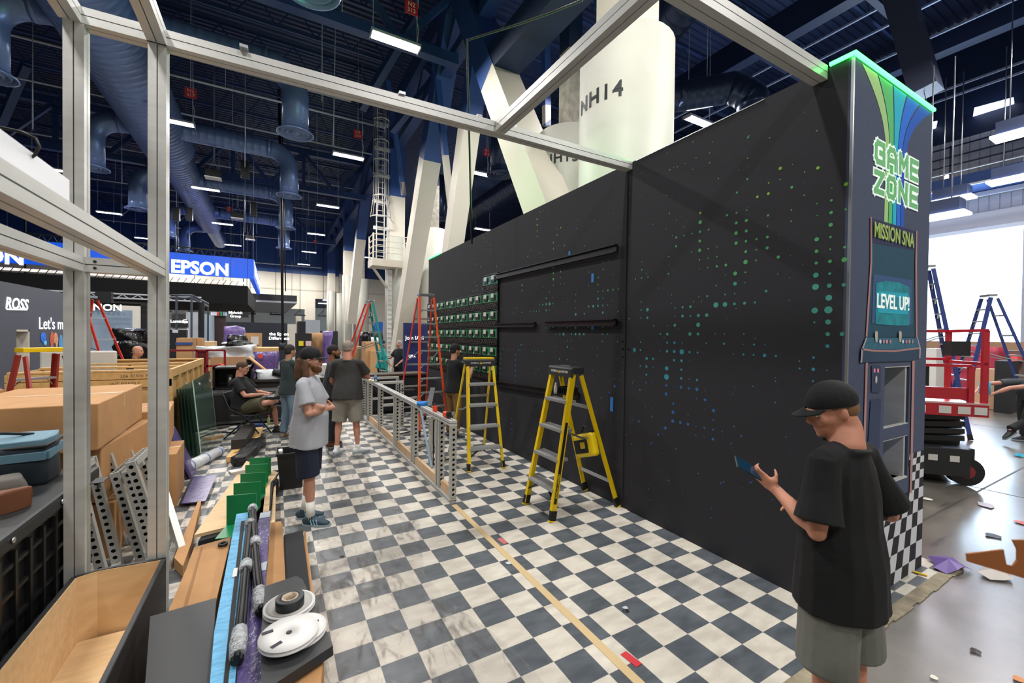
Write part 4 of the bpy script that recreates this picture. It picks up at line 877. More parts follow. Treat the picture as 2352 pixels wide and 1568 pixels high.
human(dict(vox=.02, label='grey haired person in black polo shirt facing the teal shirted person', loc=(3.62, 14.1), face=(-.85, -.45), h=1.76, g=1.1, skin='c9907a', shirt='16171a', shorts=False, bottom='1c1d20', shoe='2a2a2a', hs='short', hair='9a948c', LE=(-.28, .05, 1.16), LW=(-.2, .25, 1.0), RE=(.3, .12, 1.18), RW=(.34, .36, 1.2)))
human(dict(label='person in black cap, black T-shirt and brown trousers working on the circuit boards', loc=(2.95, 7.45), face=(.97, .25), h=1.78, skin='c08a70', shirt='141519', shorts=False, bottom='75582f', shoe='3a3a3e', sole='c8c8c8', hs='crop', hair='2b211c', cap='101114', hem=.88,
    LE=(-.2, .22, 1.22), LW=(-.1, .3, 1.42), RE=(.28, .16, 1.18), RW=(.16, .33, 1.4), LH=((.3, .6, .9), (.2, 0, -1), .5), RH=((-.2, .5, .9), (-.3, 0, -1), .5), LA=(-.13, .0, .09), RA=(.12, -.03, .09)))
SEAT = (-.40, 9.3)
tS, hS, uS = human(dict(label='person in black T-shirt and olive shorts seated with a laptop on the knees', loc=SEAT, face=(.95, -.3), h=1.80, g=1.22, neck=1.15, belly=.07, skin='c78c74', shirt='131418', bottom='4f4a37', shoe='1b1d20', sole='24262a', sock='33353a', sockh=.06, hs='crop', hair='4a3628', glasses=1,
    hip=(0, -.12, .56), lean=-.12, hem=.92, LK=(-.12, .36, .54), LA=(-.1, .42, .10), RK=(.26, .34, .66), RA=(-.1, .46, .64), RF=(-.3, .5, -.1), RU=(.4, -.2, .9), LF=(0, 1, 0), LE=(-.27, .0, .80), RE=(.28, .0, .80), LW=(-.09, .25, .80), RW=(.12, .25, .80), LH=((.1, 1, -.1), (0, 0, -1), .35), RH=((-.1, 1, -.1), (0, 0, -1), .35), pitch=.22))
# bald man working behind the timber crate
human(dict(label='bald person in a dark shirt wearing a black headset behind the timber crate', loc=tuple(aty(313, 800, 11.2))[:2], z=0, face=(.9, -.35), h=1.66, vox=.018, skin='c79078', shirt='20222a', shorts=False, bottom='22242a', hs='none', LE=(-.25, .05, 1.17), LW=(-.1, .25, 1.1), RE=(.25, .05, 1.17), RW=(.1, .25, 1.1), pitch=.1))
# tall man with phone
RM = dict(label='tall person in black cap, black T-shirt and olive grey shorts looking at a phone', loc=(2.27, .92), face=(.02, 1.0), h=1.765, g=1.14, vox=.008, neck=1.22, skin='c4866a', shirt='0b0c0e', bottom='6f7069', shoe='3a3a3a', sock='e4e2dd', hs='crop', hair='7a5a3c', cap='0b0c0f', hem=.76, slen=1.0, flare=1.08, loose=1.25, sleeve=.85, wr=.011,
    LE=(-.26, -.02, 1.15), LW=(-.14, .22, 1.235), RE=(.33, -.06, 1.13), RW=(.16, .20, 1.10), LH=((-.2, .75, .55), (.7, .35, .4), .75, -1), yaw=.85, pitch=.32, LK=(-.12, .0, .5), RK=(.13, .0, .5))
tR, hR, uR = human(RM)
q = MB(); q.ell(hR(0, -.085, .052), (.030, .012, .026), 12, 8, Matrix.Rotation(.85, 3, 'Z')); q.build('cap_opening', mat('hair_7a5a3c', '7a5a3c', .8), tR, True)
q = MB(); q.tube([hR(-.045, -.09, .022), hR(0, -.105, .018), hR(.045, -.09, .022)], .007, 6); q.build('cap_strap', BLACKM, tR, True)
q = MB(); q.box((-.165, .06, .79), (.006, .03, .035)); q.build('shorts_label', mat('label_tan', 'c9a05a', .7), tR, True)
q = MB(); s_ = Vector((.33, -.06, 1.13))*.97
q.ell(Vector((.292, -.02, 1.108)), (.045, .05, .035), 12, 8); q.build('tattoo', mat('tattoo_ink', '3a332f', .7, noise=.6, nscale=30), tR, True)
# phone in the raised hand
S_ = RM['h']/1.8; rz = tR.rotation_euler.z
pc = Vector((-.21, .325, 1.325))*S_
Mz = Matrix.Rotation(rz, 3, 'Z'); P0 = tR.location + Mz @ pc
t = thing('smartphone', 'dark smartphone held up by the tall person in the black cap', 'phone', P0)
ax = Vector((.80, -.35, -.48)).normalized(); up_ = Vector((.1, -.75, .65)).normalized(); up_ = (up_-ax*up_.dot(ax)).normalized(); sx_ = ax.cross(up_)
MM = Matrix((sx_, ax, up_)).transposed()
m = MB(); m.box(P0, (.072, .148, .008), M=MM); m.build('case', mat('phone_case', '1c2a24', .4), t, bevel=.002)
m = MB(); m.box(P0+up_*.0045, (.066, .141, .001), M=MM); m.build('screen', mat('phone_screen', '0d2233', .1, emit=.25, emitcol='1c4a66'), t)
# two people
# two people bending over at the scissor lift
BX = at(2366, 1015)
human(dict(label='person in dark grey shirt bending and reaching towards the red scissor lift', loc=(BX.x, BX.y), face=(-.87, .49), h=1.8, vox=.015, LK=(-.12, .25, .42), LA=(-.13, .55, .25), LU=(0, -.5, .8), LF=(0, .8, -.5), g=1.1, skin='b98270', shirt='3a3e42', shorts=False, bottom='15161a', shoe='16171a', sole='16171a', hs='crop', hair='2b211c', lean=-1.0, hip=(0, 0, .92), hem=.9,
    LE=(-.22, .68, 1.08), LW=(-.1, .86, .95), RE=(.28, .62, 1.1), RW=(.2, .85, .98)))
# ================================================================ open aluminium frame standing on the floor
GR = mat('profile_groove', '4a4c4e', .6)
t = thing('aluminium_frame', 'large open booth frame of silver aluminium profiles bolted around the wooden trough', 'frame', (-.66, 3.6, 0))
def prof(a, b, s=.09, name='beam', h=None, groove=True):
    """square aluminium profile with centre grooves"""
    a, b = Vector(a), Vector(b); d = (b-a).normalized(); h = h or s
    up = Vector((0, 0, 1)) if abs(d.z) < .9 else Vector((0, 1, 0)); x = d.cross(up).normalized(); z = x.cross(d)
    M = Matrix((x, d, z)).transposed(); L = (b-a).length; c = (a+b)/2
    m = MB(); g = .006; w2, h2 = s/2, h/2
    # four corner quarters leave real slots between them
    for sx in (-1, 1):
        for sz in (-1, 1): m.box(c+M @ Vector((sx*(w2+g/2)/2, 0, sz*(h2+g/2)/2)), (w2-g/2, L, h2-g/2), M=M)
    m.k = 1; m.box(c, (s-.012, L-.002, g), M=M); m.box(c, (g, L-.002, h-.012), M=M)
    return m.build(name, [ALU, GR], t)
YF, ZT, ZM = 3.60, 3.875, 2.36
prof((-1.075, YF, 0), (-1.075, YF, 3.83), .095, 'post'); prof((-.68, YF, 0), (-.68, YF, 3.83), .095, 'post')
prof((-1.12, YF, ZT), (1.80, 3.52, ZT), .1, 'beam'); prof((1.80, 3.52, ZT), (3.46, 3.50, ZT), .1, 'beam')
prof((-1.09, YF-.05, ZT), (-1.09, -.5, ZT), .1, 'beam'); prof((-.68, YF-.05, ZT), (-.68, -.5, ZT), .1, 'beam')
prof((1.80, 3.46, ZT), (1.80, -.5, ZT), .1, 'beam'); prof((1.85, 1.60, ZT), (3.46, 1.60, ZT), .1, 'beam')
prof((-1.03, YF, ZM), (-.73, YF, ZM), .09, 'beam'); prof((-1.075, YF-.05, ZM), (-1.075, .6, ZM), .09, 'beam'); prof((-.68, YF-.05, ZM), (-.68, .6, ZM), .09, 'beam')
for x, z in ((-.99, ZT-.02), (-.99, ZT+.02), (-.77, ZT-.02), (-.77, ZT+.02), (-.98, ZM-.02), (-.98, ZM+.02)):
    m = MB(); m.cyl((x, YF-.053, z), (x, YF-.044, z), .008, 10); m.build('bolt', BLACKM, t)
for x in (-.2, .9, 1.6): m = MB(); m.box((x, 3.50, ZT+.06), (.05, .05, .02)); m.build('clamp_plate', STEEL, t)
m = MB(); m.box((-.95, 3.52, 1.02), (.06, .12, .004)); m.box((-.96, 3.54, .99), (.004, .05, .05)); m.build('corner_bracket', BLACK, t)
# white strip panel on top of the middle rail and the black cable near it
p0 = atx(163, 430, -.68); m = MB(); m.b2((-.70, 1.02, ZM+.045), (-.684, min(p0.y, 2.4), ZM+.16)); tag(m.build('white_strip', mat('gloss_white', 'f2f4fa', .3)), 'narrow glossy white panel strip standing on the inner middle rail', 'panel')
m = MB(); m.tube([Vector((0, 0, CAMZ))+ray(x, y)*1.35 for x, y in ((-40, 405), (0, 395), (45, 380), (80, 356), (90, 336), (82, 318), (50, 303), (0, 292), (-40, 285))], .0045, 8); tag(m.build('loose_cable', BLACK), 'black cable looping in front of the white strip on the middle rail', 'cable')
# ================================================================ boxes and boards around the frame feet
t = thing('wooden_trough', 'open plywood trough with black painted outside around the frame posts', 'box', (-.8, 2.4, 0))
BO = mat('black_laminate', '2b2c2e', .5)
def wallpart(name, a, b, thick, z0, z1, inner):
    a, b = Vector(a+(0,)), Vector(b+(0,)); d = (b-a).normalized(); nn = Vector((-d.y, d.x, 0))*thick*inner
    m = MB(); m.prism([(a.x, a.y, z0), (b.x, b.y, z0), (b.x, b.y, z1), (a.x, a.y, z1)], nn*.75); m.k = 1
    m.prism([(a.x-nn.x*.25, a.y-nn.y*.25, z0), (b.x-nn.x*.25, b.y-nn.y*.25, z0), (b.x-nn.x*.25, b.y-nn.y*.25, z1+.001), (a.x-nn.x*.25, a.y-nn.y*.25, z1+.001)], nn*.22)
    m.b2((0, 0, 0), (0, 0, 0)) if False else None
    return m.build(name, [WOOD, BO], t)
wallpart('side_panel', (-1.06, 3.5), (-1.06, 1.9), .02, 0, .45, 1); wallpart('side_panel', (-.63, 1.9), (-.63, 3.52), .02, 0, .45, 1)
wallpart('end_panel', (-.965, 3.54), (-1.06, 3.5), .02, 0, .45, 1); wallpart('end_panel', (-.63, 3.52), (-.965, 3.54), .02, 0, .45, 1)
m = MB(); m.b2((-1.055, 1.9, .02), (-.635, 3.5, .05)); m.build('bottom_panel', WOOD, t)
for a, b in (((-1.062, 1.9), (-1.062, 3.5)), ((-1.062, 3.5), (-.965, 3.54)), ((-.965, 3.54), (-.628, 3.52)), ((-.638, 3.52), (-.638, 1.9))): m = MB(); m.bar(a+(.452,), b+(.452,), .022, .006); m.build('black_rim', BO, t)
m = MB(); m.b2((-1.04, 2.45, .05), (-.65, 2.49, .2)); m.build('divider', WOOD, t)
def slab(pix, z, th, mt, name, label, cat, group=None, parent=None):
    q = [at(x, y, z) for x, y in pix]; m = MB(); m.prism([v for v in q], (0, 0, -th)); o = m.build(name, mt, parent)
    return tag(o, label, cat, group) if parent is None else o
slab([(400, 1420), (386, 1405), (430, 1300), (446, 1256), (532, 1232), (492, 1397)], .43, .40, CARD, 'flat_carton', 'flattened brown carton lying between frame post and blue wrapped board', 'carton')
slab([(462, 1256), (466, 1254), (424, 1412), (415, 1415)], .434, .003, mat('card_crease', '9a7048', .8), 'packing_strap', 'brown crease flap on the flattened carton beside the frame post', 'strap')
slab([(345, 1415), (497, 1372), (480, 1600), (330, 1620)], .462, .025, BO, 'black_board', 'wide black panel lying over the brown carton', 'panel')
slab([(446, 1228), (540, 1205), (640, 1085), (566, 1058)], .20, .03, WOOD, 'plywood_board', 'long pale plywood board carrying the green angle brackets', 'board')
slab([(455, 1243), (545, 1218), (640, 1100), (560, 1075)], .165, .16, BLACKM, 'black_board_stack', 'black boards under the pale plywood board', 'board')
slab([(594, 1270), (612, 1100), (622, 1098), (617, 1190)], .20, .16, WOOD, 'timber_strip', 'pale timber strip beside the green bracket board', 'timber')
slab([(590, 1255), (622, 1085), (630, 1083), (614, 1230)], .19, .185, BLACKM, 'timber_strip', 'thin black strip beside the pale timber strips', 'strip')
slab([(617, 1240), (632, 1083), (637, 1085), (634, 1100), (632, 1190), (625, 1240)], .14, .139, WOOD, 'timber_strip', 'outer pale timber strip next to the waste bin', 'timber')
slab([(400, 1280), (455, 1150), (462, 1150), (440, 1245), (420, 1300)], .10, .09, CARD, 'card_edge', 'cardboard edge strip along the plywood board', 'carton')
# green L shaped brackets
GRN = mat('green_acrylic', '0f7d49', .35)
for i, (x, y, w_, h_, l) in enumerate([(520, 1208, 59, 80, 'closest to the blue wrapped board'), (536, 1170, 54, 70, 'second from the blue wrapped board'), (552, 1140, 50, 62, 'in the middle of the row'), (563, 1112, 46, 54, 'second from the rear of the row'), (573, 1090, 43, 48, 'at the rear of the row')]):
    c = at(x, y, .205); D = FW.dot(c-Vector((0, 0, CAMZ))); W_ = w_*D/FPX*1.02; Hh = (h_-10)*D/FPX
    t = thing('green_bracket', 'green angled shelf bracket '+l, 'bracket', c, math.radians(-13), 'green brackets standing on the plywood board')
    m = MB(); m.box((W_/2, .004, Hh/2), (W_, .008, Hh)); m.build('upright', GRN, t, True)
    m = MB(); m.box((W_/2, -.13 if i == 0 else -.08, .004), (W_, .26 if i == 0 else .16, .008)); m.build('foot_plate', GRN, t, True)
FILM = mat('blue_film', '63b0dc', .25, noise=.25, nscale=14, bump=.5, bscale=60, stretch=(1, 3, 1)); PUR = mat('purple_film', '564a7c', .25, noise=.12, nscale=9, bump=.25, bscale=30)
t = thing('blue_wrapped_board', 'long board wrapped in pale blue film with a black stripe', 'board', (-.2, 3, .5))
slab([(543, 1180), (570, 1176), (562, 1300), (540, 1568), (535, 1640), (476, 1640), (492, 1450), (520, 1300)], .50, .045, FILM, 'film', '', '', parent=t)
q = slab([(554, 1196), (562, 1195), (536, 1440), (524, 1568), (513, 1568), (530, 1400)], .503, .004, BLACKM, 'black_stripe', '', '', parent=t)
slab([(537, 1305), (546, 1303), (544, 1322), (533, 1325)], .505, .003, WHITE, 'label', '', '', parent=t)
t = thing('purple_wrapped_board', 'long board wrapped in shiny purple film under the black tubes', 'board', (-.1, 3, .5))
slab([(598, 1177), (622, 1172), (620, 1200), (612, 1300), (600, 1568), (598, 1640), (540, 1640), (548, 1500), (562, 1340), (590, 1210)], .49, .05, PUR, 'film', '', '', parent=t)
slab([(598, 1178), (622, 1173), (620, 1186), (596, 1190)], .494, .004, mat('clear_tape', 'b9c2cc', .2), 'clear_tape', '', '', parent=t)
slab([(594, 1295), (614, 1288), (611, 1308), (590, 1312)], .494, .004, mat('clear_tape', 'b9c2cc', .2), 'clear_tape', '', '', parent=t)
for i, (pts, l) in enumerate([([(580, 1166), (584, 1250), (592, 1330), (600, 1408)], 'black tube bundle with taped ends lying on the purple board'), ([(575, 1200), (566, 1290), (556, 1400), (544, 1520)], 'longer black tube bundle with crumpled clear tape beside the blue board')]):
    P3 = [at(x, y, .525) for x, y in pts]; t = thing('tube_bundle', l, 'tube', P3[0])
    m = MB()
    for dx, dz_ in ((-.012, 0), (.012, 0), (0, .018)): m.tube([p+Vector((dx, 0, dz_)) for p in P3], .013, 8)
    m.build('tubes', BLACK, t)
    for k in ((0, .04), (.42, .48), (.86, .98)):
        a = P3[0].lerp(P3[-1], k[0]); b = P3[0].lerp(P3[-1], k[1]); a.z = b.z = .531
        m = MB(); m.tube([a, a.lerp(b, .5), b], [.033, .037, .031], 10); m.build('tape_wrap', mat('crinkled_tape', 'c9cdd0', .25, noise=.4, nscale=40, bump=1, bscale=90), t)
slab([(622, 1200), (645, 1196), (649, 1205), (656, 1345), (650, 1380), (608, 1380)], .40, .30, CARD, 'long_carton', 'long narrow brown carton beside the purple board', 'carton')
slab([(652, 1228), (695, 1217), (712, 1350), (715, 1400), (650, 1400)], .36, .34, BLACKM, 'black_board', 'upper black panel lying beyond the tape reels', 'panel')
slab([(697, 1219), (702, 1220), (722, 1380), (714, 1395), (700, 1300)], .33, .32, CARD, 'card_edge', 'thin cardboard edge along the upper black panel', 'carton')
slab([(608, 1346), (680, 1322), (695, 1330), (765, 1482), (600, 1590), (600, 1450)], .56, .045, mat('black_laminate', '2b2c2e', .5), 'black_board', 'thick black board carrying the white tape reels', 'panel')
slab([(625, 1380), (700, 1360), (745, 1490), (730, 1640), (600, 1660)], .50, .49, CARD, 'support_carton', 'brown carton supporting the black board with the reels', 'carton')
# reels and tape
def disc(px, py, z, r, h, l, tilt=0, name='white_reel', hole=.012):
    c = at(px, py, z); t = thing(name, l, 'reel', c)
    m = MB(); m.lathe([(hole, 0), (r, 0), (r, .003), (r*.95, .004), (r*.95, h-.004), (r, h-.003), (r, h), (hole, h), (hole, 0)], c, 48)
    m.build('flange', mat('reel_white', 'e6e4e2', .5), t); return t, c
t, c = disc(665, 1395, .56, .118, .02, 'pale reel holding the black tape roll')
m = MB(); m.lathe([(.05, .021), (.105, .021), (.105, .024), (.05, .024)], c, 40); m.build('reel_side', mat('reel_inner', 'b8b6b2', .5), t)
t, c = disc(687, 1455, .56, .116, .022, 'lower of the two stacked white reels'); 
m = MB(); m.box(c+Vector((.07, .02, .0235)), (.03, .012, .002)); m.build('label', BLACKM, t)
t, c = disc(664, 1462, .583, .122, .02, 'upper of the two stacked white reels')
m = MB(); m.cyl(c+Vector((0, 0, .0205)), c+Vector((0, 0, .0225)), .012, 16); m.build('hub', BLACK, t)
for dx, dy, a in ((-.085, .045, .1), (-.05, -.06, .5)): m = MB(); m.box(c+Vector((dx, dy, .0215)), (.045, .018, .002), a); m.build('label', mat('label_purple_black', '2a2638', .6), t)
c = at(666, 1392, .581); t = thing('gaffer_tape_roll', 'black gaffer tape roll with printed paper core', 'tape', c)
m = MB(); m.lathe([(.038, 0), (.062, 0), (.065, .003), (.065, .048), (.062, .05), (.038, .05), (.038, 0)], c, 40); m.build('tape', mat('tape_black', '23282a', .45), t)
m = MB(); m.lathe([(.030, .001), (.038, .001), (.038, .0505), (.030, .0505), (.030, .001)], c, 40); m.build('core', mat('tape_core', 'cbb9a4', .8, noise=.5, nscale=60), t)
c = at(512, 1252, .44); m = MB(); m.lathe([(.018, 0), (.03, 0), (.03, .018), (.018, .018), (.018, 0)], c, 24); tag(m.build('tape_roll', BLACK), 'small black tape roll lying on the brown carton', 'tape')
# ================================================================ perforated aluminium frames leaning by the posts
PA = mat('perforated_alu', 'b4b3ad', .45, metal=.12)
HOLE = mat('hole_dark', '141414', .9)
def perfbar(t, a, b, w_, d_, face, name='post', r=.016, pitch=.058, mt=None):
    """bar from a to b; perforations on the side whose outward normal is «face»"""
    a, b = Vector(a), Vector(b); dr = (b-a).normalized(); f = Vector(face); f = (f-dr*f.dot(dr)).normalized(); s = dr.cross(f)
    m = MB(); L = (b-a).length; n = max(1, int(L/pitch)); off = (L-n*pitch)/2; ho = d_/2
    # face with true round openings: ring of quads around each hole
    K = 12
    def P(x, y, z=0): return a+dr*y+s*x+f*(ho+z)
    for i in range(n):
        y0 = off+i*pitch if i else 0; y1 = off+(i+1)*pitch if i < n-1 else L; yc = off+(i+.5)*pitch
        outer = []; inner = []; deep = []
        for k in range(K):
            an = 2*PI*k/K + PI/K; cx_, cy_ = math.cos(an), math.sin(an); q = max(abs(cx_), abs(cy_)); ox, oy = cx_/q, cy_/q
            outer.append(P(ox*w_/2, (y0+y1)/2+oy*(y1-y0)/2)); inner.append(P(cx_*r, yc+cy_*r)); deep.append(P(cx_*r, yc+cy_*r, -.004))
        bs = len(m.v); m.v += outer+inner+deep
        for k in range(K):
            k2 = (k+1) % K; m.f.append((bs+k, bs+k2, bs+K+k2, bs+K+k)); m.mi.append(0); m.f.append((bs+K+k, bs+K+k2, bs+2*K+k2, bs+2*K+k)); m.mi.append(0)
    # back and sides
    A = [P(-w_/2, 0), P(w_/2, 0), P(w_/2, L), P(-w_/2, L)]; B = [v-f*d_ for v in A]
    m.add(A+B, [(4, 5, 6, 7), (0, 1, 5, 4), (1, 2, 6, 5), (2, 3, 7, 6), (3, 0, 4, 7)])
    m.k = 1; C = [P(-w_/2+.003, .003, -.02), P(w_/2-.003, .003, -.02), P(w_/2-.003, L-.003, -.02), P(-w_/2+.003, L-.003, -.02)]; m.add(C, [(0, 1, 2, 3)])
    return m.build(name, [mt or PA, HOLE], t)
# long row of frames standing on the checkered floor
t = thing('perforated_frame_row', 'waist high row of joined perforated aluminium frames with timber kickers', 'frame', (1.8, 7, 0))
XA = 1.80; ys = [4.56, 4.96, 5.05, 6.05, 6.15, 7.12, 7.22, 8.36, 8.46, 9.5, 9.62, 10.2]
for i, y in enumerate(ys):
    perfbar(t, (XA, y, .06), (XA, y, .9), .075, .05, (0, -1, 0))
m = MB(); m.b2((XA-.042, 4.54, .9), (XA+.042, 10.25, .96)); m.k = 1; m.b2((XA-.0435, 4.54, .927), (XA+.0435, 10.25, .933)); m.b2((XA-.003, 4.56, .9), (XA+.003, 10.2, .9612)); m.build('top_rail', [ALU, GR], t)
m = MB(); m.b2((XA-.042, 4.54, 0), (XA+.042, 10.25, .06)); m.k = 1; m.b2((XA-.0435, 4.54, .027), (XA+.0435, 10.25, .033)); m.build('bottom_rail', [ALU, GR], t)
for a, b in ((4.62, 4.9), (5.1, 6.0), (6.2, 7.07), (7.27, 8.31), (8.51, 9.45)): m = MB(); m.b2((XA-.02, a, .065), (XA+.02, b, .17)); m.build('timber_kicker', mat('kicker_wood', 'd3b08a', .6, noise=.1), t)
# cross frames behind, forming bays
for k, (y, x1) in enumerate(((9.9, 2.5), (8.9, 2.35))):
    t = thing('perforated_cross_frame', ['perforated frame crossing behind the far end of the frame row', 'perforated frame crossing behind the row near the tall ladder'][k], 'frame', (2.1, y, 0))
    for x in (1.9, x1): perfbar(t, (x, y, .0), (x, y, .92), .07, .05, (0, -1, 0))
    for a_, b_ in (((1.87, y-.03, .92), (x1+.03, y+.03, .97)), ((1.94, y-.03, 0), (x1-.04, y+.03, .05)), ((1.94, y-.03, .45), (x1-.04, y+.03, .5))): m = MB(); m.b2(a_, b_); m.build('rail', ALU, t)
for k, (x, y, w_, h_, a) in enumerate([(1.98, 5.9, .5, .75, .5), (2.0, 6.9, .45, .7, .35), (2.0, 8.0, .5, .72, .45)]):
    t = thing('door_frame_piece', ['small grey rectangular frame with black seal behind the first bay', 'small grey rectangular frame with black seal behind the second bay', 'small grey rectangular frame with black seal behind the third bay'][k], 'frame', (x, y, 0), a)
    m = MB()
    for s in (0, 1): m.box((s*w_, 0, h_/2), (.05, .04, h_)); m.box((w_/2, 0, .025+s*(h_-.05)), (w_, .04, .05))
    m.build('profile', ALU, t, True)
    m = MB()
    for s in (0, 1): m.box((.04+s*(w_-.08), -.021, h_/2), (.018, .006, h_-.08)); m.box((w_/2, -.021, .05+s*(h_-.1)), (w_-.08, .006, .018))
    m.build('seal', BLACK, t, True)
m = MB(); m.bar((1.88, 5.55, .12), (1.9, 6.2, .9), .03, .02); tag(m.build('spirit_level', mat('level_blue', '7d95a8', .4)), 'long blue grey strap leaning inside the first bay', 'strap')
m = MB(); m.bar((2.0, 6.05, .88), (2.45, 7.2, 1.0), .08, .03); m.bar((1.9, 7.3, .98), (2.3, 7.9, .9), .07, .03); tag(m.build('loose_profile', mat('loose_alu', '5e6266', .4, metal=.4)), 'loose dark aluminium lengths lying over the frame row', 'profile')
m = MB(); m.b2((1.86, 10.2, .05), (3.3, 10.3, .95)); tag(m.build('black_table_skirt', BLACKM), 'black draped table end behind the frame row', 'table')
m = MB(); m.b2((1.84, 10.15, .955), (3.32, 10.75, 1.0)); tag(m.build('table_top', mat('table_brown', '4a3a2c', .6)), 'brown table top behind the frame row', 'table')
# small things on the frame top rail
z = .96
c = Vector((XA, 5.75, z)); m = MB(); m.lathe([(.04, 0), (.075, 0), (.075, .05), (.04, .05), (.04, 0)], c, 28); tag(m.build('tape_roll', mat('roll_blue', '1f7fd0', .5)), 'roll of blue masking tape on the frame rail', 'tape')
c = Vector((XA, 5.2, z)); t = thing('tape_measure', 'orange and black tape measure standing on the frame rail', 'tape measure', c)
m = MB(); m.box(c+Vector((0, 0, .04)), (.045, .075, .08)); m.build('case', mat('tool_orange', 'e8481c', .4), t, bevel=.01); m = MB(); m.box(c+Vector((0, .01, .085)), (.04, .05, .025)); m.build('grip', BLACK, t, bevel=.006)
c = Vector((XA, 4.78, z)); t = thing('cordless_tool', 'small orange and black power tool at the end of the frame rail', 'tool', c)
m = MB(); m.box(c+Vector((0, 0, .035)), (.06, .13, .06)); m.build('body', mat('tool_orange', 'e8481c', .4), t, bevel=.012); m = MB(); m.box(c+Vector((0, -.08, .045)), (.055, .05, .07)); m.build('battery', BLACK, t, bevel=.006)
c = Vector((XA, 8.9, z)); t = thing('water_bottle', 'clear water bottle standing on the frame rail', 'bottle', c)
m = MB(); m.lathe([(.001, 0), (.03, 0), (.032, .03), (.03, .07), (.032, .11), (.028, .15), (.012, .18), (.012, .2), (.001, .2)], c, 16); m.build('body', mat('bottle_clear', 'cfe2ee', .05, trans=.8), t)
m = MB(); m.tube([c+Vector((0, 0, .07)), c+Vector((0, 0, .11))], .0325, 16); m.build('label', mat('bottle_blue', '2c74c0', .5), t)
m = MB(); m.box((XA, 9.1, z+.012), (.08, .35, .02)); tag(m.build('timber_offcut', WOOD), 'thin timber offcut beside the water bottle', 'timber')
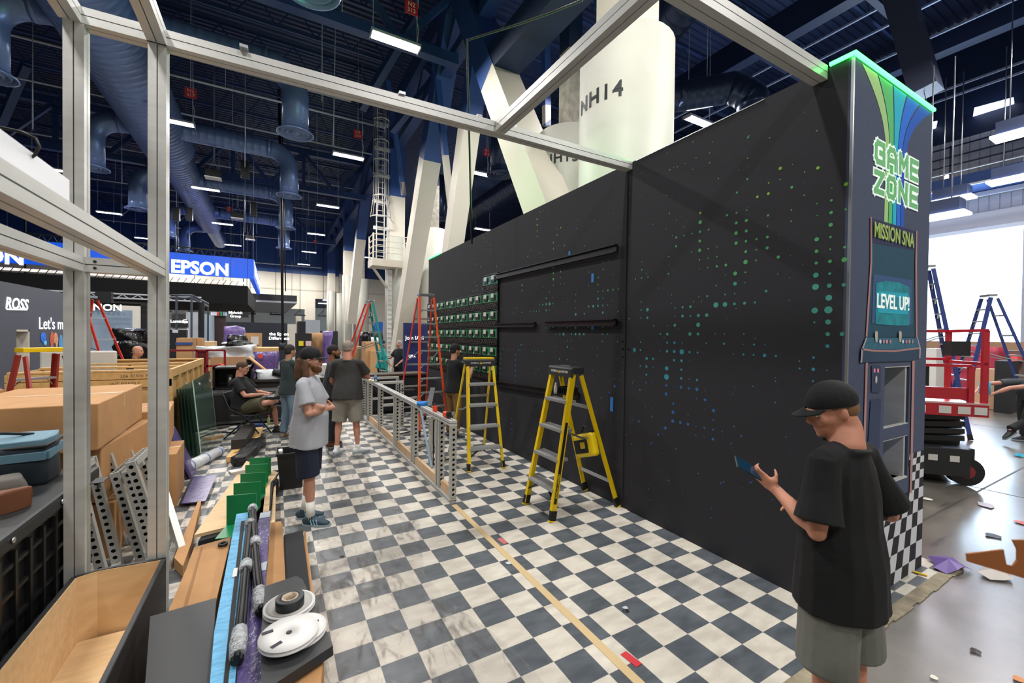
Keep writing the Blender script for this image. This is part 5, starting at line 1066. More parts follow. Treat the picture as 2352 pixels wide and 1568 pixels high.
# ================================================================ ladders
def step_ladder(label, loc, rz, H, nst, wb, wt, depth, col, capcol, wide=True, top=None, rearcol=None, capname='GORILLA LADDERS', rail=.035, cap=True, rearn=3, nm='step_ladder'):
    t = thing(nm, label, 'ladder', loc, rz)
    y0, y1, yt = 0, depth, depth*.36 if top is None else top
    F = lambda s, z: Vector((s*(wb+(wt-wb)*z/H)/2, y0+(yt-y0)*z/H, z)); Bk = lambda s, z: Vector((s*((wb+.06)+(wt-wb-.06)*z/H)/2, y1+(yt+.06-y1)*z/H, z))
    hc = H-.08
    for s in (-1, 1):
        m = MB(); m.bar(F(s, .03), F(s, hc), .022, rail*1.9, (0, 1, 0)); m.bar(F(s, .03)+Vector((s*-.012, -rail*.85, 0)), F(s, hc)+Vector((s*-.012, -rail*.85, 0)), .03, .005, (0, 1, 0)); m.build('front_rail', col, t, True)
        m = MB(); m.bar(Bk(s, .03), Bk(s, hc-.02), .02, rail*1.4, (0, 1, 0)); m.build('rear_rail', rearcol or col, t, True)
        for fn in (F, Bk):
            m = MB(); m.bar(fn(s, 0), fn(s, .11), .04, rail*2.1, (0, 1, 0)); m.build('rubber_foot', BLACK, t, True)
            m = MB(); m.bar(fn(s, -.0), fn(s, .014), .044, rail*2.3, (0, 1, 0)); m.build('foot_edge', YELLOW if wide else BLACK, t, True)
        m = MB(); m.bar(F(s, .02+.16), F(s*.35, (hc)/(nst+1)-.02)+Vector((0, .02, 0)), .012, .035, (0, 1, 0)); m.build('knee_brace', BLACK if wide else STEEL, t, True)
        m = MB(); a = F(s, hc*.60); b = Bk(s, hc*.52); m.bar(a, a.lerp(b, .5)+Vector((0, 0, -.03)), .008, .022); m.bar(a.lerp(b, .5)+Vector((0, 0, -.03)), b, .008, .022); m.build('spreader', STEEL, t, True)
    for i in range(nst):
        z = hc*(i+1)/(nst+1)+ (.0 if wide else .0); a, b = F(-1, z), F(1, z); w_ = b.x-a.x-.02; dd = .15 if wide else .08
        m = MB(); m.box((0, a.y+(.03 if wide else 0), z), (w_, dd, .03 if wide else .025))
        for k in range(4): m.box((0, a.y+(.03 if wide else 0)-dd*.38+k*dd*.25, z+.016 if wide else z+.013), (w_, dd*.1, .004))
        m.build('step', mat('step_alu', 'b4b6b8', .35, metal=.6), t, True)
        if not wide:
            for s in (-1, 1): m = MB(); m.bar(F(s, z-.1), F(s*.6, z-.012), .004, .02, (0, 1, 0)); m.build('step_brace', STEEL, t, True)
    for i in range(rearn):
        z = hc*(i+.7)/(rearn+.6); a, b = Bk(-1, z), Bk(1, z); m = MB(); m.bar(a, b, .02, .035); m.build('rear_bar', mat('step_alu', 'b4b6b8', .35, metal=.6), t, True)
    if wide:
        m = MB(); m.box((0, yt+.03, H-.045), (wt+.08, .16, .07)); m.box((0, yt-.045, H-.07), (wt+.07, .03, .1)); m.box((0, yt+.03, H-.007), (wt*.5, .03, .02)); m.build('cap', mat('cap_dark', '2b2d30', .5), t, True, bevel=.01)
        if cap == 'y': m = MB(); m.box((0, yt+.05, H-.0), (wt+.06, .13, .03)); m.build('cap_tray', YELLOW, t, True, bevel=.006)
        Mr = Matrix.Rotation(rz, 4, 'Z'); Mr.translation = Vector(loc)
        fm = Mr @ frame_m((0, yt-.062, H-.065), (1, 0, 0), (0, 0, 1))
        o = text('GORILLA ▲ LADDERS'.replace('▲', 'A'), 'cap_text', .034, fm, WHITE, None, bold=True, extrude=.001)
        for v in o.data.vertices: v.co = Mr.inverted() @ v.co
        o.parent = t
        m = MB(); m.add([(-.018, yt-.064, H-.08), (.018, yt-.064, H-.08), (0, yt-.064, H-.045)], [(0, 1, 2)]); m.build('cap_mark', YELLOW, t, True)
        m = MB(); a = F(1, .2); b = F(1, 1.0); o_ = Vector((.0125, -.0, 0)); m.bar(F(1, .18)+o_, F(1, 1.02)+o_, .003, .034, (0, 1, 0)); m.build('side_label', BLACK, t, True)
        fm = Mr @ frame_m(F(1, .36)+Vector((.015, 0, 0)), (F(1, 1)-F(1, 0)), Vector((0, -1, .3)))
        o = text('GORILLA LADDERS', 'side_text', .03, fm, YELLOW, None, bold=True, extrude=.001)
        for v in o.data.vertices: v.co = Mr.inverted() @ v.co
        o.parent = t
    else:
        m = MB(); m.box((0, yt+.02, H-.03), (wt+.04, .14, .05)); m.build('cap', capcol, t, True, bevel=.006)
    return t, F, Bk
step_ladder('yellow step ladder standing in front of the man at the circuit boards', (2.67, 5.45, 0), -.13, 1.60, 4, .53, .40, 1.02, YELLOW, BLACK, cap='y', rearn=2)
tL, F2, B2 = step_ladder('yellow step ladder against the black wall with a yellow case on it', (2.54, 3.87, 0), -PI/2, 1.62, 4, .53, .38, .90, YELLOW, BLACK, rearn=3)
# yellow tool case hanging in the second ladder
c = Vector((3.08, 3.72, .72)); t = thing('yellow_case', 'yellow plastic tool case with black label hung on the ladder rear', 'case', c)
M = Matrix.Rotation(.35, 3, 'X') @ Matrix.Rotation(0, 3, 'Z')
m = MB(); m.box(c, (.09, .34, .26), M=Matrix.Rotation(-.32, 3, 'X')); m.build('shell', mat('case_yellow', 'e6c60a', .35), t, bevel=.03)
m = MB(); m.box(c+Vector((-.048, .03, -.02)), (.004, .24, .15), M=Matrix.Rotation(-.32, 3, 'X')); m.build('label', BLACKM, t)
m = MB(); m.box(c+Vector((-.052, .0, -.0)), (.003, .08, .07), M=Matrix.Rotation(-.32, 3, 'X')); m.build('picture', mat('case_yellow', 'e6c60a', .35), t)
m = MB(); m.tube([c+Vector((0, -.1, .16)), c+Vector((0, -.09, .2)), c+Vector((0, .05, .21)), c+Vector((0, .08, .13))], .012, 8); m.build('handle', BLACK, t)
c = Vector((2.93, 3.93, 1.28)); t = thing('wire_basket', 'small black basket with a bottle on the ladder step', 'basket', c)
m = MB(); m.b2(c+Vector((-.06, -.12, 0)), c+Vector((.09, .05, .01)))
for k in range(6): m.bar(c+Vector((-.06, -.12+.034*k, 0)), c+Vector((-.06, -.12+.034*k, .09)), .006, .006); m.bar(c+Vector((.09, -.12+.034*k, 0)), c+Vector((.09, -.12+.034*k, .09)), .006, .006)
m.b2(c+Vector((-.063, -.12, .08)), c+Vector((-.057, .05, .09))); m.b2(c+Vector((.087, -.12, .08)), c+Vector((.093, .05, .09))); m.b2(c+Vector((-.06, -.123, .0)), c+Vector((.09, -.117, .09))); m.b2(c+Vector((-.06, .047, .0)), c+Vector((.09, .053, .09))); m.build('basket', BLACK, t)
c = Vector((2.86, 4.02, 1.28)); m = MB(); m.lathe([(.001, 0), (.02, 0), (.022, .04), (.02, .09), (.01, .11), (.01, .13), (.001, .13)], c, 12); tag(m.build('spray_bottle', WHITE), 'small white bottle beside the black basket on the ladder', 'bottle')
# tall orange ladders
step_ladder('tall orange fibreglass step ladder with grey steps', (2.70, 7.85, 0), 0.02, 2.80, 9, .60, .30, 1.5, ORANGE, STEEL, wide=False, rearcol=mat('red_orange', 'd8321c', .4), rearn=5, top=.52)
step_ladder('green and red step ladder behind the talking pair', (3.0, 12.9, 0), PI/2+.15, 2.95, 9, .6, .3, 1.6, mat('green_fibreglass', '2e8c82', .4), STEEL, wide=False, rearcol=mat('ladder_red', 'c8321e', .4), rearn=6)
def lad_at(px, py, Y, rz, top):
    p = aty(px, py, Y); v = Matrix.Rotation(rz, 3, 'Z') @ Vector((0, top, 0)); return (p.x-v.x, p.y-v.y, 0)
step_ladder('low red ladder with yellow cap behind the cartons', lad_at(90, 800, 6.75, -2.3, .36), -2.3, 1.76, 5, .55, .32, 1.0, mat('ladder_brick', 'a03a34', .45), YELLOW, wide=False, rearn=3)
step_ladder('tall red ladder before the grey stand lettering, partly hidden by the frame post', lad_at(192, 700, 13.0, -2.1, .55), -2.1, 2.75, 8, .6, .3, 1.7, mat('ladder_red', 'c8321e', .4), STEEL, wide=False, rearn=5)
# ================================================================ LED circuit board modules on the wall
PCB = [mat('pcb_green', '2a8a52', .45, noise=.25, nscale=30), mat('pcb_teal', '1f8472', .45, noise=.25, nscale=30), mat('pcb_dark_green', '2f7a48', .45, noise=.25, nscale=30)]
CHIP = mat('chip_white', 'd8cfd0', .5)
def module(var):
    t = thing('circuit_module', '', 'circuit board', (0, 0, 0), 0, 'open LED circuit modules mounted on the black wall')
    W_, H_ = .65, .315
    m = MB()   # black lattice frame
    for s in (0, 1): m.b2((-.035, s*(W_-.02), 0), (0, s*(W_-.02)+.02, H_)); m.b2((-.035, 0, s*(H_-.018)), (0, W_, s*(H_-.018)+.018))
    m.b2((-.02, 0, .105), (0, W_, .12)); m.b2((-.02, 0, .0), (-.004, W_, .11))
    for i in range(12): m.b2((-.04, .03+i*.052, .02), (-.03, .045+i*.052, .10))
    m.build('lattice', BLACK, t, True)
    m = MB()
    for i in range(22):
        m.box((-.045, .02+i*.0285, .055+.018*((i*7) % 3-1)), (.008, .011, .011)); 
        if i % 2: m.box((-.045, .02+i*.0285, .095), (.008, .008, .008))
    m.build('connectors', mat('connector_pale', '8a7d74', .5), t, True)
    m = MB(); m.b2((-.03, .025, .125), (-.012, W_-.025, .285)); m.build('board', PCB[var], t, True)
    m = MB()
    for y in (.12, .42): m = MB(); m.b2((-.05, y-.025, .155), (-.031, y+.125, .245)); m.build('driver_block', BLACK, t, True)
    m = MB()
    for y in (.13, .43): m.b2((-.056, y, .20), (-.050, y+.10, .275))
    m.b2((-.056, .31, .135), (-.045, .325, .165)); m.build('label_plates', CHIP, t, True)
    return t
base = [module(v) for v in range(3)]
random.seed(7); k = 0
for c in range(6):
    y0 = 6.62+c*.66
    for r in range(6 if c == 0 else 5):
        v = 1 if (c == 0 and r == 5) else random.choice((0, 0, 2))
        lab = 'green circuit module, %s column from the mounting rails, %s row from the bottom' % (['first', 'second', 'third', 'fourth', 'fifth', 'sixth'][c], ['first', 'second', 'third', 'fourth', 'fifth', 'top'][r])
        if c == 0 and r == 5: lab = 'teal circuit module standing alone above the top row'
        loc = (WX-.002, y0, 1.13+r*.327)
        if base[v] is not None and 'used' not in base[v]: o = base[v]; o.location = loc; o['used'] = 1; o['label'] = lab
        else: o = place(base[v], loc, 0, lab)
        k += 1
for b in base:
    if 'used' in b: del b['used']
for o in [x for x in bpy.data.objects if 'used' in x]: del o['used']
# ================================================================ floor coverings, tape, scraps
def film_mat():
    m = bpy.data.materials.new('clear_film'); m.use_nodes = True; nt = m.node_tree; nt.nodes.remove(nt.nodes['Principled BSDF'])
    out = nt.nodes['Material Output']; g = nt.nodes.new('ShaderNodeBsdfGlossy'); g.inputs['Roughness'].default_value = .16
    tr = nt.nodes.new('ShaderNodeBsdfTransparent'); mx = nt.nodes.new('ShaderNodeMixShader')
    tc = nt.nodes.new('ShaderNodeTexCoord'); mp = nt.nodes.new('ShaderNodeMapping'); mp.inputs['Scale'].default_value = (2.2, 1, 1); mp.inputs['Rotation'].default_value = (0, 0, .9)
    n = nt.nodes.new('ShaderNodeTexNoise'); n.inputs['Scale'].default_value = 5; n.inputs['Detail'].default_value = 7; n.inputs['Roughness'].default_value = .62; n.inputs['Distortion'].default_value = 1.6
    nt.links.new(tc.outputs['Object'], mp.inputs[0]); nt.links.new(mp.outputs[0], n.inputs['Vector'])
    b = nt.nodes.new('ShaderNodeBump'); b.inputs['Strength'].default_value = 1.0; b.inputs['Distance'].default_value = .08
    nt.links.new(n.outputs[0], b.inputs['Height']); nt.links.new(b.outputs[0], g.inputs['Normal'])
    n3 = nt.nodes.new('ShaderNodeTexNoise'); n3.inputs['Scale'].default_value = .8; nt.links.new(tc.outputs['Object'], n3.inputs['Vector'])
    ad = nt.nodes.new('ShaderNodeMath'); ad.operation = 'MULTIPLY_ADD'; ad.inputs[1].default_value = .5; nt.links.new(n3.outputs[0], ad.inputs[0]); nt.links.new(n.outputs[0], ad.inputs[2])
    mr = nt.nodes.new('ShaderNodeMapRange'); mr.inputs[1].default_value = .74; mr.inputs[2].default_value = .92; mr.inputs[3].default_value = .10; mr.inputs[4].default_value = .62; nt.links.new(ad.outputs[0], mr.inputs[0])
    nt.links.new(mr.outputs[0], mx.inputs[0]); nt.links.new(tr.outputs[0], mx.inputs[1]); nt.links.new(g.outputs[0], mx.inputs[2]); nt.links.new(mx.outputs[0], out.inputs['Surface'])
    return m
FM = film_mat()
m = MB(); nx, ny = 60, 110
for i in range(nx+1):
    for j in range(ny+1):
        x = -2.0+3.2*i/nx+.12*math.sin(j*.21); y = 1.3+9.2*j/ny; m.v.append(Vector((x, y, .006+.005*(1+pnoise(Vector((x*3+y, y*1.1-x*2, 0)))))))
for i in range(nx):
    for j in range(ny): a = i*(ny+1)+j; m.f.append((a, a+ny+1, a+ny+2, a+1)); m.mi.append(0)
tag(m.build('protective_film', FM, smooth=True), 'wrinkled clear protective film covering the checkered floor beside the boards', 'plastic film')
m = MB(); m.b2((1.765, 1.3, .001), (1.825, 4.5, .003)); tag(m.build('masking_tape', mat('tape_tan', 'c9b084', .7)), 'long tan masking tape line from the frame row towards the viewer', 'tape')
for px, py, l, c in ((1150, 1243, 'faded red tape mark on the floor beyond the tan line middle', 'c06a66'), (1444, 1516, 'bright red tape mark beside the tan line', 'c8323c')):
    p = at(px, py, .002); m = MB(); m.box(p+Vector((.02, 0, .001)), (.05, .12, .002), .1); tag(m.build('tape_mark', mat('tape_'+c, c, .6)), l, 'tape')
def scrap(px, py, s, c, l, name='paper_scrap', cat='litter', n=7, h=.007, seed=1):
    random.seed(seed); p = at(px, py, 0); m = MB(); R_ = []
    for j in range(n): a = 2*PI*j/n; r = s*random.uniform(.5, 1); R_.append(Vector((p.x+r*math.cos(a), p.y+r*math.sin(a)*.7, random.uniform(.002, h))))
    m.v = R_+[Vector((p.x, p.y, h*1.3))]; m.f = [(j, (j+1) % n, n) for j in range(n)]; m.mi = [0]*n
    tag(m.build(name, mat('scrap_'+c, c, .5)), l, cat)
scrap(1437, 1403, .035, '1b1b1e', 'black triangular scrap on a dark floor tile'); scrap(1436, 1396, .03, 'c8ccd0', 'crumpled clear scrap beside the black triangle'); scrap(1168, 1293, .04, 'c4c8c8', 'pale crumpled scrap near the tan tape')
scrap(786, 1278, .03, '1d1d20', 'small black scrap on the film covered floor'); scrap(2178, 1300, .22, '6a4f9c', 'crumpled purple plastic wrap on the concrete', n=11, h=.05); scrap(2290, 1318, .2, 'b8b0a8', 'clear and orange plastic wrapper on the concrete', n=10, h=.04, seed=5)
scrap(2268, 1160, .16, 'aca8b4', 'flat pale sheet of paper on the concrete', n=5, h=.006); scrap(2340, 1062-15, .12, '1f8fae', 'crumpled teal wrapper on the far concrete', n=9, h=.04); scrap(2130, 1146, .08, 'd8d4cc', 'white paper scrap beside the scissor lift'); scrap(2280, 1230, .1, '2a3440', 'dark curled strip on the bright concrete')
scrap(2240, 1495, .045, '3a2c26', 'dark leaf shaped scrap on the concrete'); scrap(2145, 1556, .03, 'd0ccc0', 'small cream scrap on the near concrete'); scrap(2345, 1200, .1, 'b8403a', 'red and yellow snack wrapper on the concrete', seed=3); scrap(2340, 1560, .045, 'd88a50', 'orange wrapper at the corner of the concrete')
m = MB(); a = at(2088, 1315, .004); m.bar(at(2098, 1312, .01), at(2130, 1321, .01), .02, .008); tag(m.build('pencil', YELLOW), 'yellow pencil lying at the foot of the tower', 'pencil')
# worn masking edge of the vinyl
m = MB()
for i in range(46):
    x = .4+i*.105; m.b2((x, 1.20+.02*pnoise(Vector((i*.7, 0, 0))), -.006), (x+.11, 1.285, .0005+.0006*(i % 3)))
tag(m.build('edge_tape', mat('edge_tape_tan', '9a8f78', .8, noise=.35, nscale=9)), 'worn tan tape strip along the edge of the checkered floor', 'tape')
# cardboard hook shape held out at the side of the view
t = thing('cardboard_cutout', 'out of focus brown cardboard hook shaped piece at the edge of the view', 'cardboard', (1.1, .1, 1.5))
Dp = .95; P_ = [(2222, 1272), (2222, 1284), (2352, 1330), (2480, 1370), (2480, 1200), (2335, 1240), (2337, 1262), (2345, 1290), (2338, 1300), (2322, 1298), (2312, 1275), (2306, 1262)]
P_ = [(2222, 1272), (2224, 1290), (2352, 1328), (2480, 1366), (2480, 1260), (2352, 1240), (2327, 1240), (2338, 1262), (2338, 1286), (2328, 1300), (2312, 1296), (2306, 1262)]
q = [Vector((0, 0, CAMZ))+ray(x, y)*Dp for x, y in P_]; m = MB(); m.prism(q, FW*.004); m.build('sheet', mat('cardboard_brown', '9a5a2a', .8), t)
# ================================================================ left side: cartons, crate, totes
def carton(c, d, rz, label, tape=True, name='carton', mt=None, group=None):
    t = thing(name, label, 'carton' if 'carton' in name else 'box', c, rz, group)
    m = MB(); m.box((0, 0, d[2]/2), d); m.build('body', mt or CARD, t, True, bevel=.008)
    if tape:
        m = MB(); m.box((0, 0, d[2]+.0015), (d[0]+.002, .06, .003)); 
        for s in (-1, 1): m.box((s*(d[0]/2+.0015), 0, d[2]-.07), (.003, .06, .14))
        m.build('packing_tape', mat('packing_tape', 'cda877', .35), t, True)
    return t
carton((-1.75, 5.35, .98), (.95, 1.5, .38), 0.03, 'large brown carton stacked high behind the two frame posts')
carton((-1.72, 5.5, .5), (.95, 1.4, .46), -.05, 'brown carton with printed sides under the large top carton', tape=False)
carton((-1.7, 5.5, 0), (1.0, 1.4, .48), .0, 'lowest brown carton of the stack behind the posts', tape=False)
carton((-1.32, 6.55, .62), (.42, .8, .42), .12, 'smaller brown carton leaning out beside the inner post')
carton((-1.22, 6.2, 0), (.5, .7, .6), .05, 'upright brown carton with a white label beside the perforated panels')
carton((-2.85, 5.6, .85), (.95, 1.2, .5), .02, 'wide brown carton with wide tape at the frame edge')
carton((-2.85, 5.6, .3), (1.2, 1.4, .54), .02, 'brown carton base below the wide taped carton', tape=False); carton((-2.85, 5.6, 0), (1.2, 1.4, .29), 0, 'bottom pallet carton below the wide taped carton', tape=False)
m = MB(); m.box((-2.75, 5.45, 1.365), (.8, .55, .022), .15); tag(m.build('foam_sheet', mat('foam_pale', 'e3cdbd', .7)), 'pale pink board lying on the wide taped carton', 'board')
m = MB(); m.box((-3.1, 5.6, 1.44), (.6, .03, .12), .2); tag(m.build('foam_strip', mat('foam_white', 'e4dccc', .7)), 'pale upright foam strip on the wide taped carton', 'foam')
carton((-1.95, 6.9, .9), (.8, .5, .36), .25, 'open brown carton flap with white edge before the timber crate', tape=False)
# timber crate
t = thing('timber_crate', 'large open pine shipping crate with battens and handwriting', 'crate', (-2.3, 9.6, 0))
X0, X1, Y0, Y1, Z1 = -3.0, -1.33, 7.85, 11.0, 1.40
m = MB(); m.b2((X0, Y0+.03, .1), (X1-.04, Y0+.05, Z1-.02)); m.build('front_panel', mat('crate_ply', 'c9a46e', .65, noise=.12, nscale=3), t)
m = MB(); m.b2((X1-.06, Y0+.05, .1), (X1-.04, Y1, Z1-.02)); m.build('side_panel', mat('crate_ply', 'c9a46e', .65, noise=.12, nscale=3), t)
m = MB(); m.b2((X0, Y0, 0), (X0+.02, Y1, Z1-.02)); m.b2((X0, Y1-.02, 0), (X1, Y1, Z1-.02)); m.build('rear_panels', mat('crate_ply', 'c9a46e', .65, noise=.12, nscale=3), t)
for z0, z1 in ((Z1-.13, Z1-.035), (Z1-.25, Z1-.14), (0, .12)):
    m = MB(); m.b2((X0-.02, Y0, z0), (X1, Y0+.03, z1)); m.build('batten', PINE, t, bevel=.003)
for i in range(6):
    y = Y0+.0+i*.6; m = MB(); m.b2((X1-.04, y, .02), (X1, y+.1, Z1-.13)); m.build('batten', PINE, t, bevel=.003)
for z0, z1 in ((Z1-.125, Z1-.03), (Z1-.03, Z1)): m = MB(); m.b2((X1-.045, Y0, z0), (X1+.002, Y1, z1)); m.build('top_rail', PINE, t, bevel=.003)
for i in range(4): x = X0+.02+i*.52; m = MB(); m.b2((x, Y0-.002, .1), (x+.1, Y0+.03, Z1-.25)); m.build('batten', PINE, t, bevel=.003)
for y in (Y0, 8.7, 9.6, 10.9): m = MB(); m.b2((X0, y, Z1-.03), (X1-.05, y+.09, Z1)); m.build('cross_batten', PINE, t, bevel=.003)
text('206 37506 A', 'handwriting', .06, frame_m((-1.75, Y0-.001, Z1-.085), (1, 0, 0), (0, 0, 1)), mat('pencil_grey', '6a5236', .8), t, extrude=.0005); text('INT PANELS', 'handwriting', .06, frame_m((-1.85, Y0-.001, Z1-.195), (1, 0, 0), (0, 0, 1)), mat('pencil_grey', '6a5236', .8), t, extrude=.0005)
m = MB(); m.b2((X1+.001, 8.95, .85), (X1+.003, 9.12, 1.08)); m.build('paper_label', WHITE, t)
# glass sheets leaning on the crate
GL = mat('green_glass', 'c8e6dc', .03, trans=.92); GE = mat('glass_edge', '0c2a20', .2)
for i in range(6):
    o_ = .045*i; t = thing('glass_sheet', ['outermost', 'second', 'third', 'fourth', 'fifth', 'innermost'][5-i]+' of the glass sheets leaning on the timber crate', 'glass', (-1.2+o_, 8.1, 0), group='glass sheets leaning on the crate')
    xb, xt = -1.235+o_, -1.30+o_*.8; zt = 1.08 if i < 5 else 1.2; ya, yb = 8.0+.015*i, 9.4+.12*i
    n_ = Vector((zt, 0, xb-xt)).normalized()*.010
    m = MB(); m.prism([(xb, ya, .01), (xb, yb, .01), (xt, yb, zt), (xt, ya, zt)], n_); m.build('pane', GL, t)
    m = MB()
    for a, b in (((xb, ya, .01), (xt, ya, zt)), ((xt, ya, zt), (xt, yb, zt)), ((xb, yb, .01), (xt, yb, zt))): m.bar(Vector(a)+n_/2, Vector(b)+n_/2, .014, .012, (0, 1, .01))
    m.build('edge', GE if i < 5 else mat('glass_edge_pale', 'a9c8b4', .2), t)
for k, (a, b) in enumerate((((430, 1080-15), (505, 1065-22)), ((480, 1000+8), (510, 1000)))):
    m = MB(); m.bar(at(*a, .02), at(*b, .02), .05, .04); tag(m.build('timber_block', PINE), ['pine batten on the floor in front of the glass sheets', 'short pine batten behind the glass sheets'][k], 'timber')
# purple panels
t = thing('purple_sheet', 'purple film covered panel leaning against the crate corner', 'panel', (-1.1, 7.0, 0)); m = MB(); m.prism([(-.98, 6.9, .0), (-1.0, 7.35, .0), (-1.25, 7.4, .62), (-1.24, 7.05, .58)], (.03, 0, .01)); m.build('sheet', PUR, t)
m = MB(); m.prism([(-1.02, 6.88, 0), (-1.04, 7.33, 0), (-1.29, 7.38, .62), (-1.28, 7.03, .58)], (.02, 0, .01)); m.build('backing', BLACKM, t)
t = thing('purple_sheet', 'stack of purple film covered panels lying flat on the floor', 'panel', at(450, 1120)); 
for k in range(3):
    q = [at(x+k*3, y-k*1, .03+.012*k) for x, y in ((411, 1157), (466, 1152), (492, 1092), (440, 1095))]; m = MB(); m.prism(q, (0, 0, -.01)); m.build('sheet', PUR if k == 2 else BLACKM, t)
m = MB(); m.tube([at(405, 1085, .07), at(505, 1036, .07)], [.085, .075], 18); t = thing('wrapped_roll', 'long white plastic wrapped roll lying on the floor', 'roll', at(450, 1070)); m.build('roll', mat('plastic_white', 'dcdfe4', .25, noise=.15, nscale=20, bump=.6, bscale=40), t)
for f in (.25, .6, .93): a = at(405, 1085, .07).lerp(at(505, 1036, .07), f); b = at(405, 1085, .07).lerp(at(505, 1036, .07), f+.02); m = MB(); m.tube([a, b], .087-.01*f, 18); m.build('blue_band', mat('band_blue', '5a78b8', .5), t)
def lump(c, d, amp, n=10, rz=0, seed=0, fr=2.2):
    """cloth or film wrapped block: subdivided box pushed about by noise"""
    bm = bmesh.new(); bmesh.ops.create_cube(bm, size=1); bmesh.ops.subdivide_edges(bm, edges=bm.edges, cuts=n, use_grid_fill=True); m = MB(); M = Matrix.Rotation(rz, 3, 'Z')
    for v in bm.verts:
        p = Vector((v.co.x*d[0], v.co.y*d[1], v.co.z*d[2])); s = 1-.12*(abs(v.co.x)*2*abs(v.co.y)*2); p.x *= s; p.y *= s
        k = pnoise(Vector((p.x*fr+seed, p.y*fr, p.z*fr*1.6))); p += Vector((v.co.x, v.co.y, v.co.z*.8)).normalized()*k*amp; m.v.append(M @ p+Vector(c))
    m.f = [tuple(v.index for v in f.verts) for f in bm.faces]; m.mi = [0]*len(m.f); m.sm = set(range(len(m.f))); bm.free(); return m
BF = mat('black_foil', '15161a', .12, noise=.3, nscale=20, bump=1, bscale=40)
BW = mat('black_stretch_wrap', '0b0c0e', .15, bump=.9, bscale=14)
t = thing('foil_bundle', 'black profiles wrapped in shiny crinkled plastic lying on the floor', 'bundle', at(560, 1050)); c = (at(545, 1070)+at(600, 1020))/2
dx = at(600, 1020)-at(545, 1075); m = lump((c.x, c.y, .06), (.2, dx.length, .13), .05, 14, math.atan2(dx.y, dx.x)-PI/2, 3, 6); m.build('wrap', BF, t)
# bin, chair, laptop, floor bits
t = thing('waste_bin', 'black plastic waste bin with a bag hanging over its rim', 'bin', (.18, 6.02, 0))
def taper(m, c, a, b, h, th=.008, z0=0):
    o = Vector(c)
    def ringv(w_, d_, z): return [o+Vector((x*w_/2, y*d_/2, z)) for x, y in ((-1, -1), (1, -1), (1, 1), (-1, 1))]
    L = ringv(a[0], a[1], z0)+ringv(b[0], b[1], h)+ringv(b[0]-2*th, b[1]-2*th, h)+ringv(a[0]-2*th, a[1]-2*th, z0+th)
    m.add(L, [(3, 2, 1, 0)]+[(i, (i+1) % 4, 4+(i+1) % 4, 4+i) for i in range(4)]+[(4+i, 4+(i+1) % 4, 8+(i+1) % 4, 8+i) for i in range(4)]+[(8+i, 8+(i+1) % 4, 12+(i+1) % 4, 12+i) for i in range(4)]+[(12, 13, 14, 15)])
m = MB(); taper(m, (.18, 6.02, 0), (.24, .24), (.32, .34), .46); m.build('bucket', BLACK, t, bevel=.006)
m = MB(); 
for s in (-1, 1): m.box((.18, 6.02+s*.172, .455), (.345, .012, .025)); m.box((.18+s*.165, 6.02, .455), (.012, .35, .025))
m.build('rim', BLACK, t)
m = lump((.06, 6.0, .42), (.04, .1, .12), .02, 5, 0, 2, 8); m.build('bag', mat('bag_white', 'd4d4d0', .5), t)
# folding chair
cx, cy = SEAT; fv = Vector((.95, -.3, 0)).normalized(); rzc = math.atan2(fv.y, fv.x)-PI/2
t = thing('folding_chair', 'black metal folding chair under the seated person', 'chair', (cx, cy, 0), rzc)
m = MB(); m.box((0, -.06, .425), (.44, .42, .035)); m.build('seat', mat('chair_seat', '34353a', .6), t, True, bevel=.015)
m = MB(); m.box((0, -.36, .72), (.42, .03, .26), M=Matrix.Rotation(.25, 3, 'X')); m.build('backrest', BLACK, t, True, bevel=.012)
for s in (-1, 1):
    m = MB(); m.tube([(s*.225, .28, 0), (s*.225, -.02, .42), (s*.225, -.27, .55), (s*.22, -.40, .88)], .013, 8); m.build('front_leg', BLACK, t, True)
    m = MB(); m.tube([(s*.2, -.38, 0), (s*.2, .08, .43)], .013, 8); m.build('rear_leg', BLACK, t, True)
m = MB(); m.tube([(-.2, -.32, .06), (.2, -.32, .06)], .01, 6); m.tube([(-.225, .24, .05), (.225, .24, .05)], .01, 6); m.build('crossbar', BLACK, t, True)
M4 = Matrix.Rotation(rzc, 4, 'Z'); M4.translation = Vector((cx, cy, 0)); lp = M4 @ Vector((.02, .34, .755))
t = thing('laptop', 'open laptop on the knees of the seated person', 'laptop', lp, rzc)
m = MB(); m.box((0, 0, 0), (.32, .22, .015)); m.build('keyboard_base', mat('laptop_grey', '6a6c70', .4, metal=.4), t, True, bevel=.004)
m = MB(); m.box((0, .15, .10), (.32, .008, .22), M=Matrix.Rotation(-.35, 3, 'X')); m.build('screen', mat('laptop_silver', 'a8abb0', .35, metal=.5), t, True, bevel=.003)
m = MB(); m.b2((-.62, 9.9, 0), (-.02, 10.25, .02)) if False else None
p = at(600, 985); m = lump((p.x-.15, p.y+.1, .04), (.5, .12, .08), .05, 8, .3, 5, 6); tag(m.build('cloth_heap', mat('cloth_blue', '1f3a6a', .8)), 'blue cloth heap under the folding chair', 'cloth')
p = at(617, 975); t = thing('sauce_bottle', 'small bottle with red cap on the floor by the chair', 'bottle', p); m = MB(); m.lathe([(.001, 0), (.03, 0), (.03, .12), (.015, .15), (.015, .17), (.001, .17)], p, 14); m.build('body', mat('bottle_green', 'a8b070', .2), t); m = MB(); m.cyl(p+Vector((0, 0, .17)), p+Vector((0, 0, .2)), .017, 12); m.build('cap', RED, t)
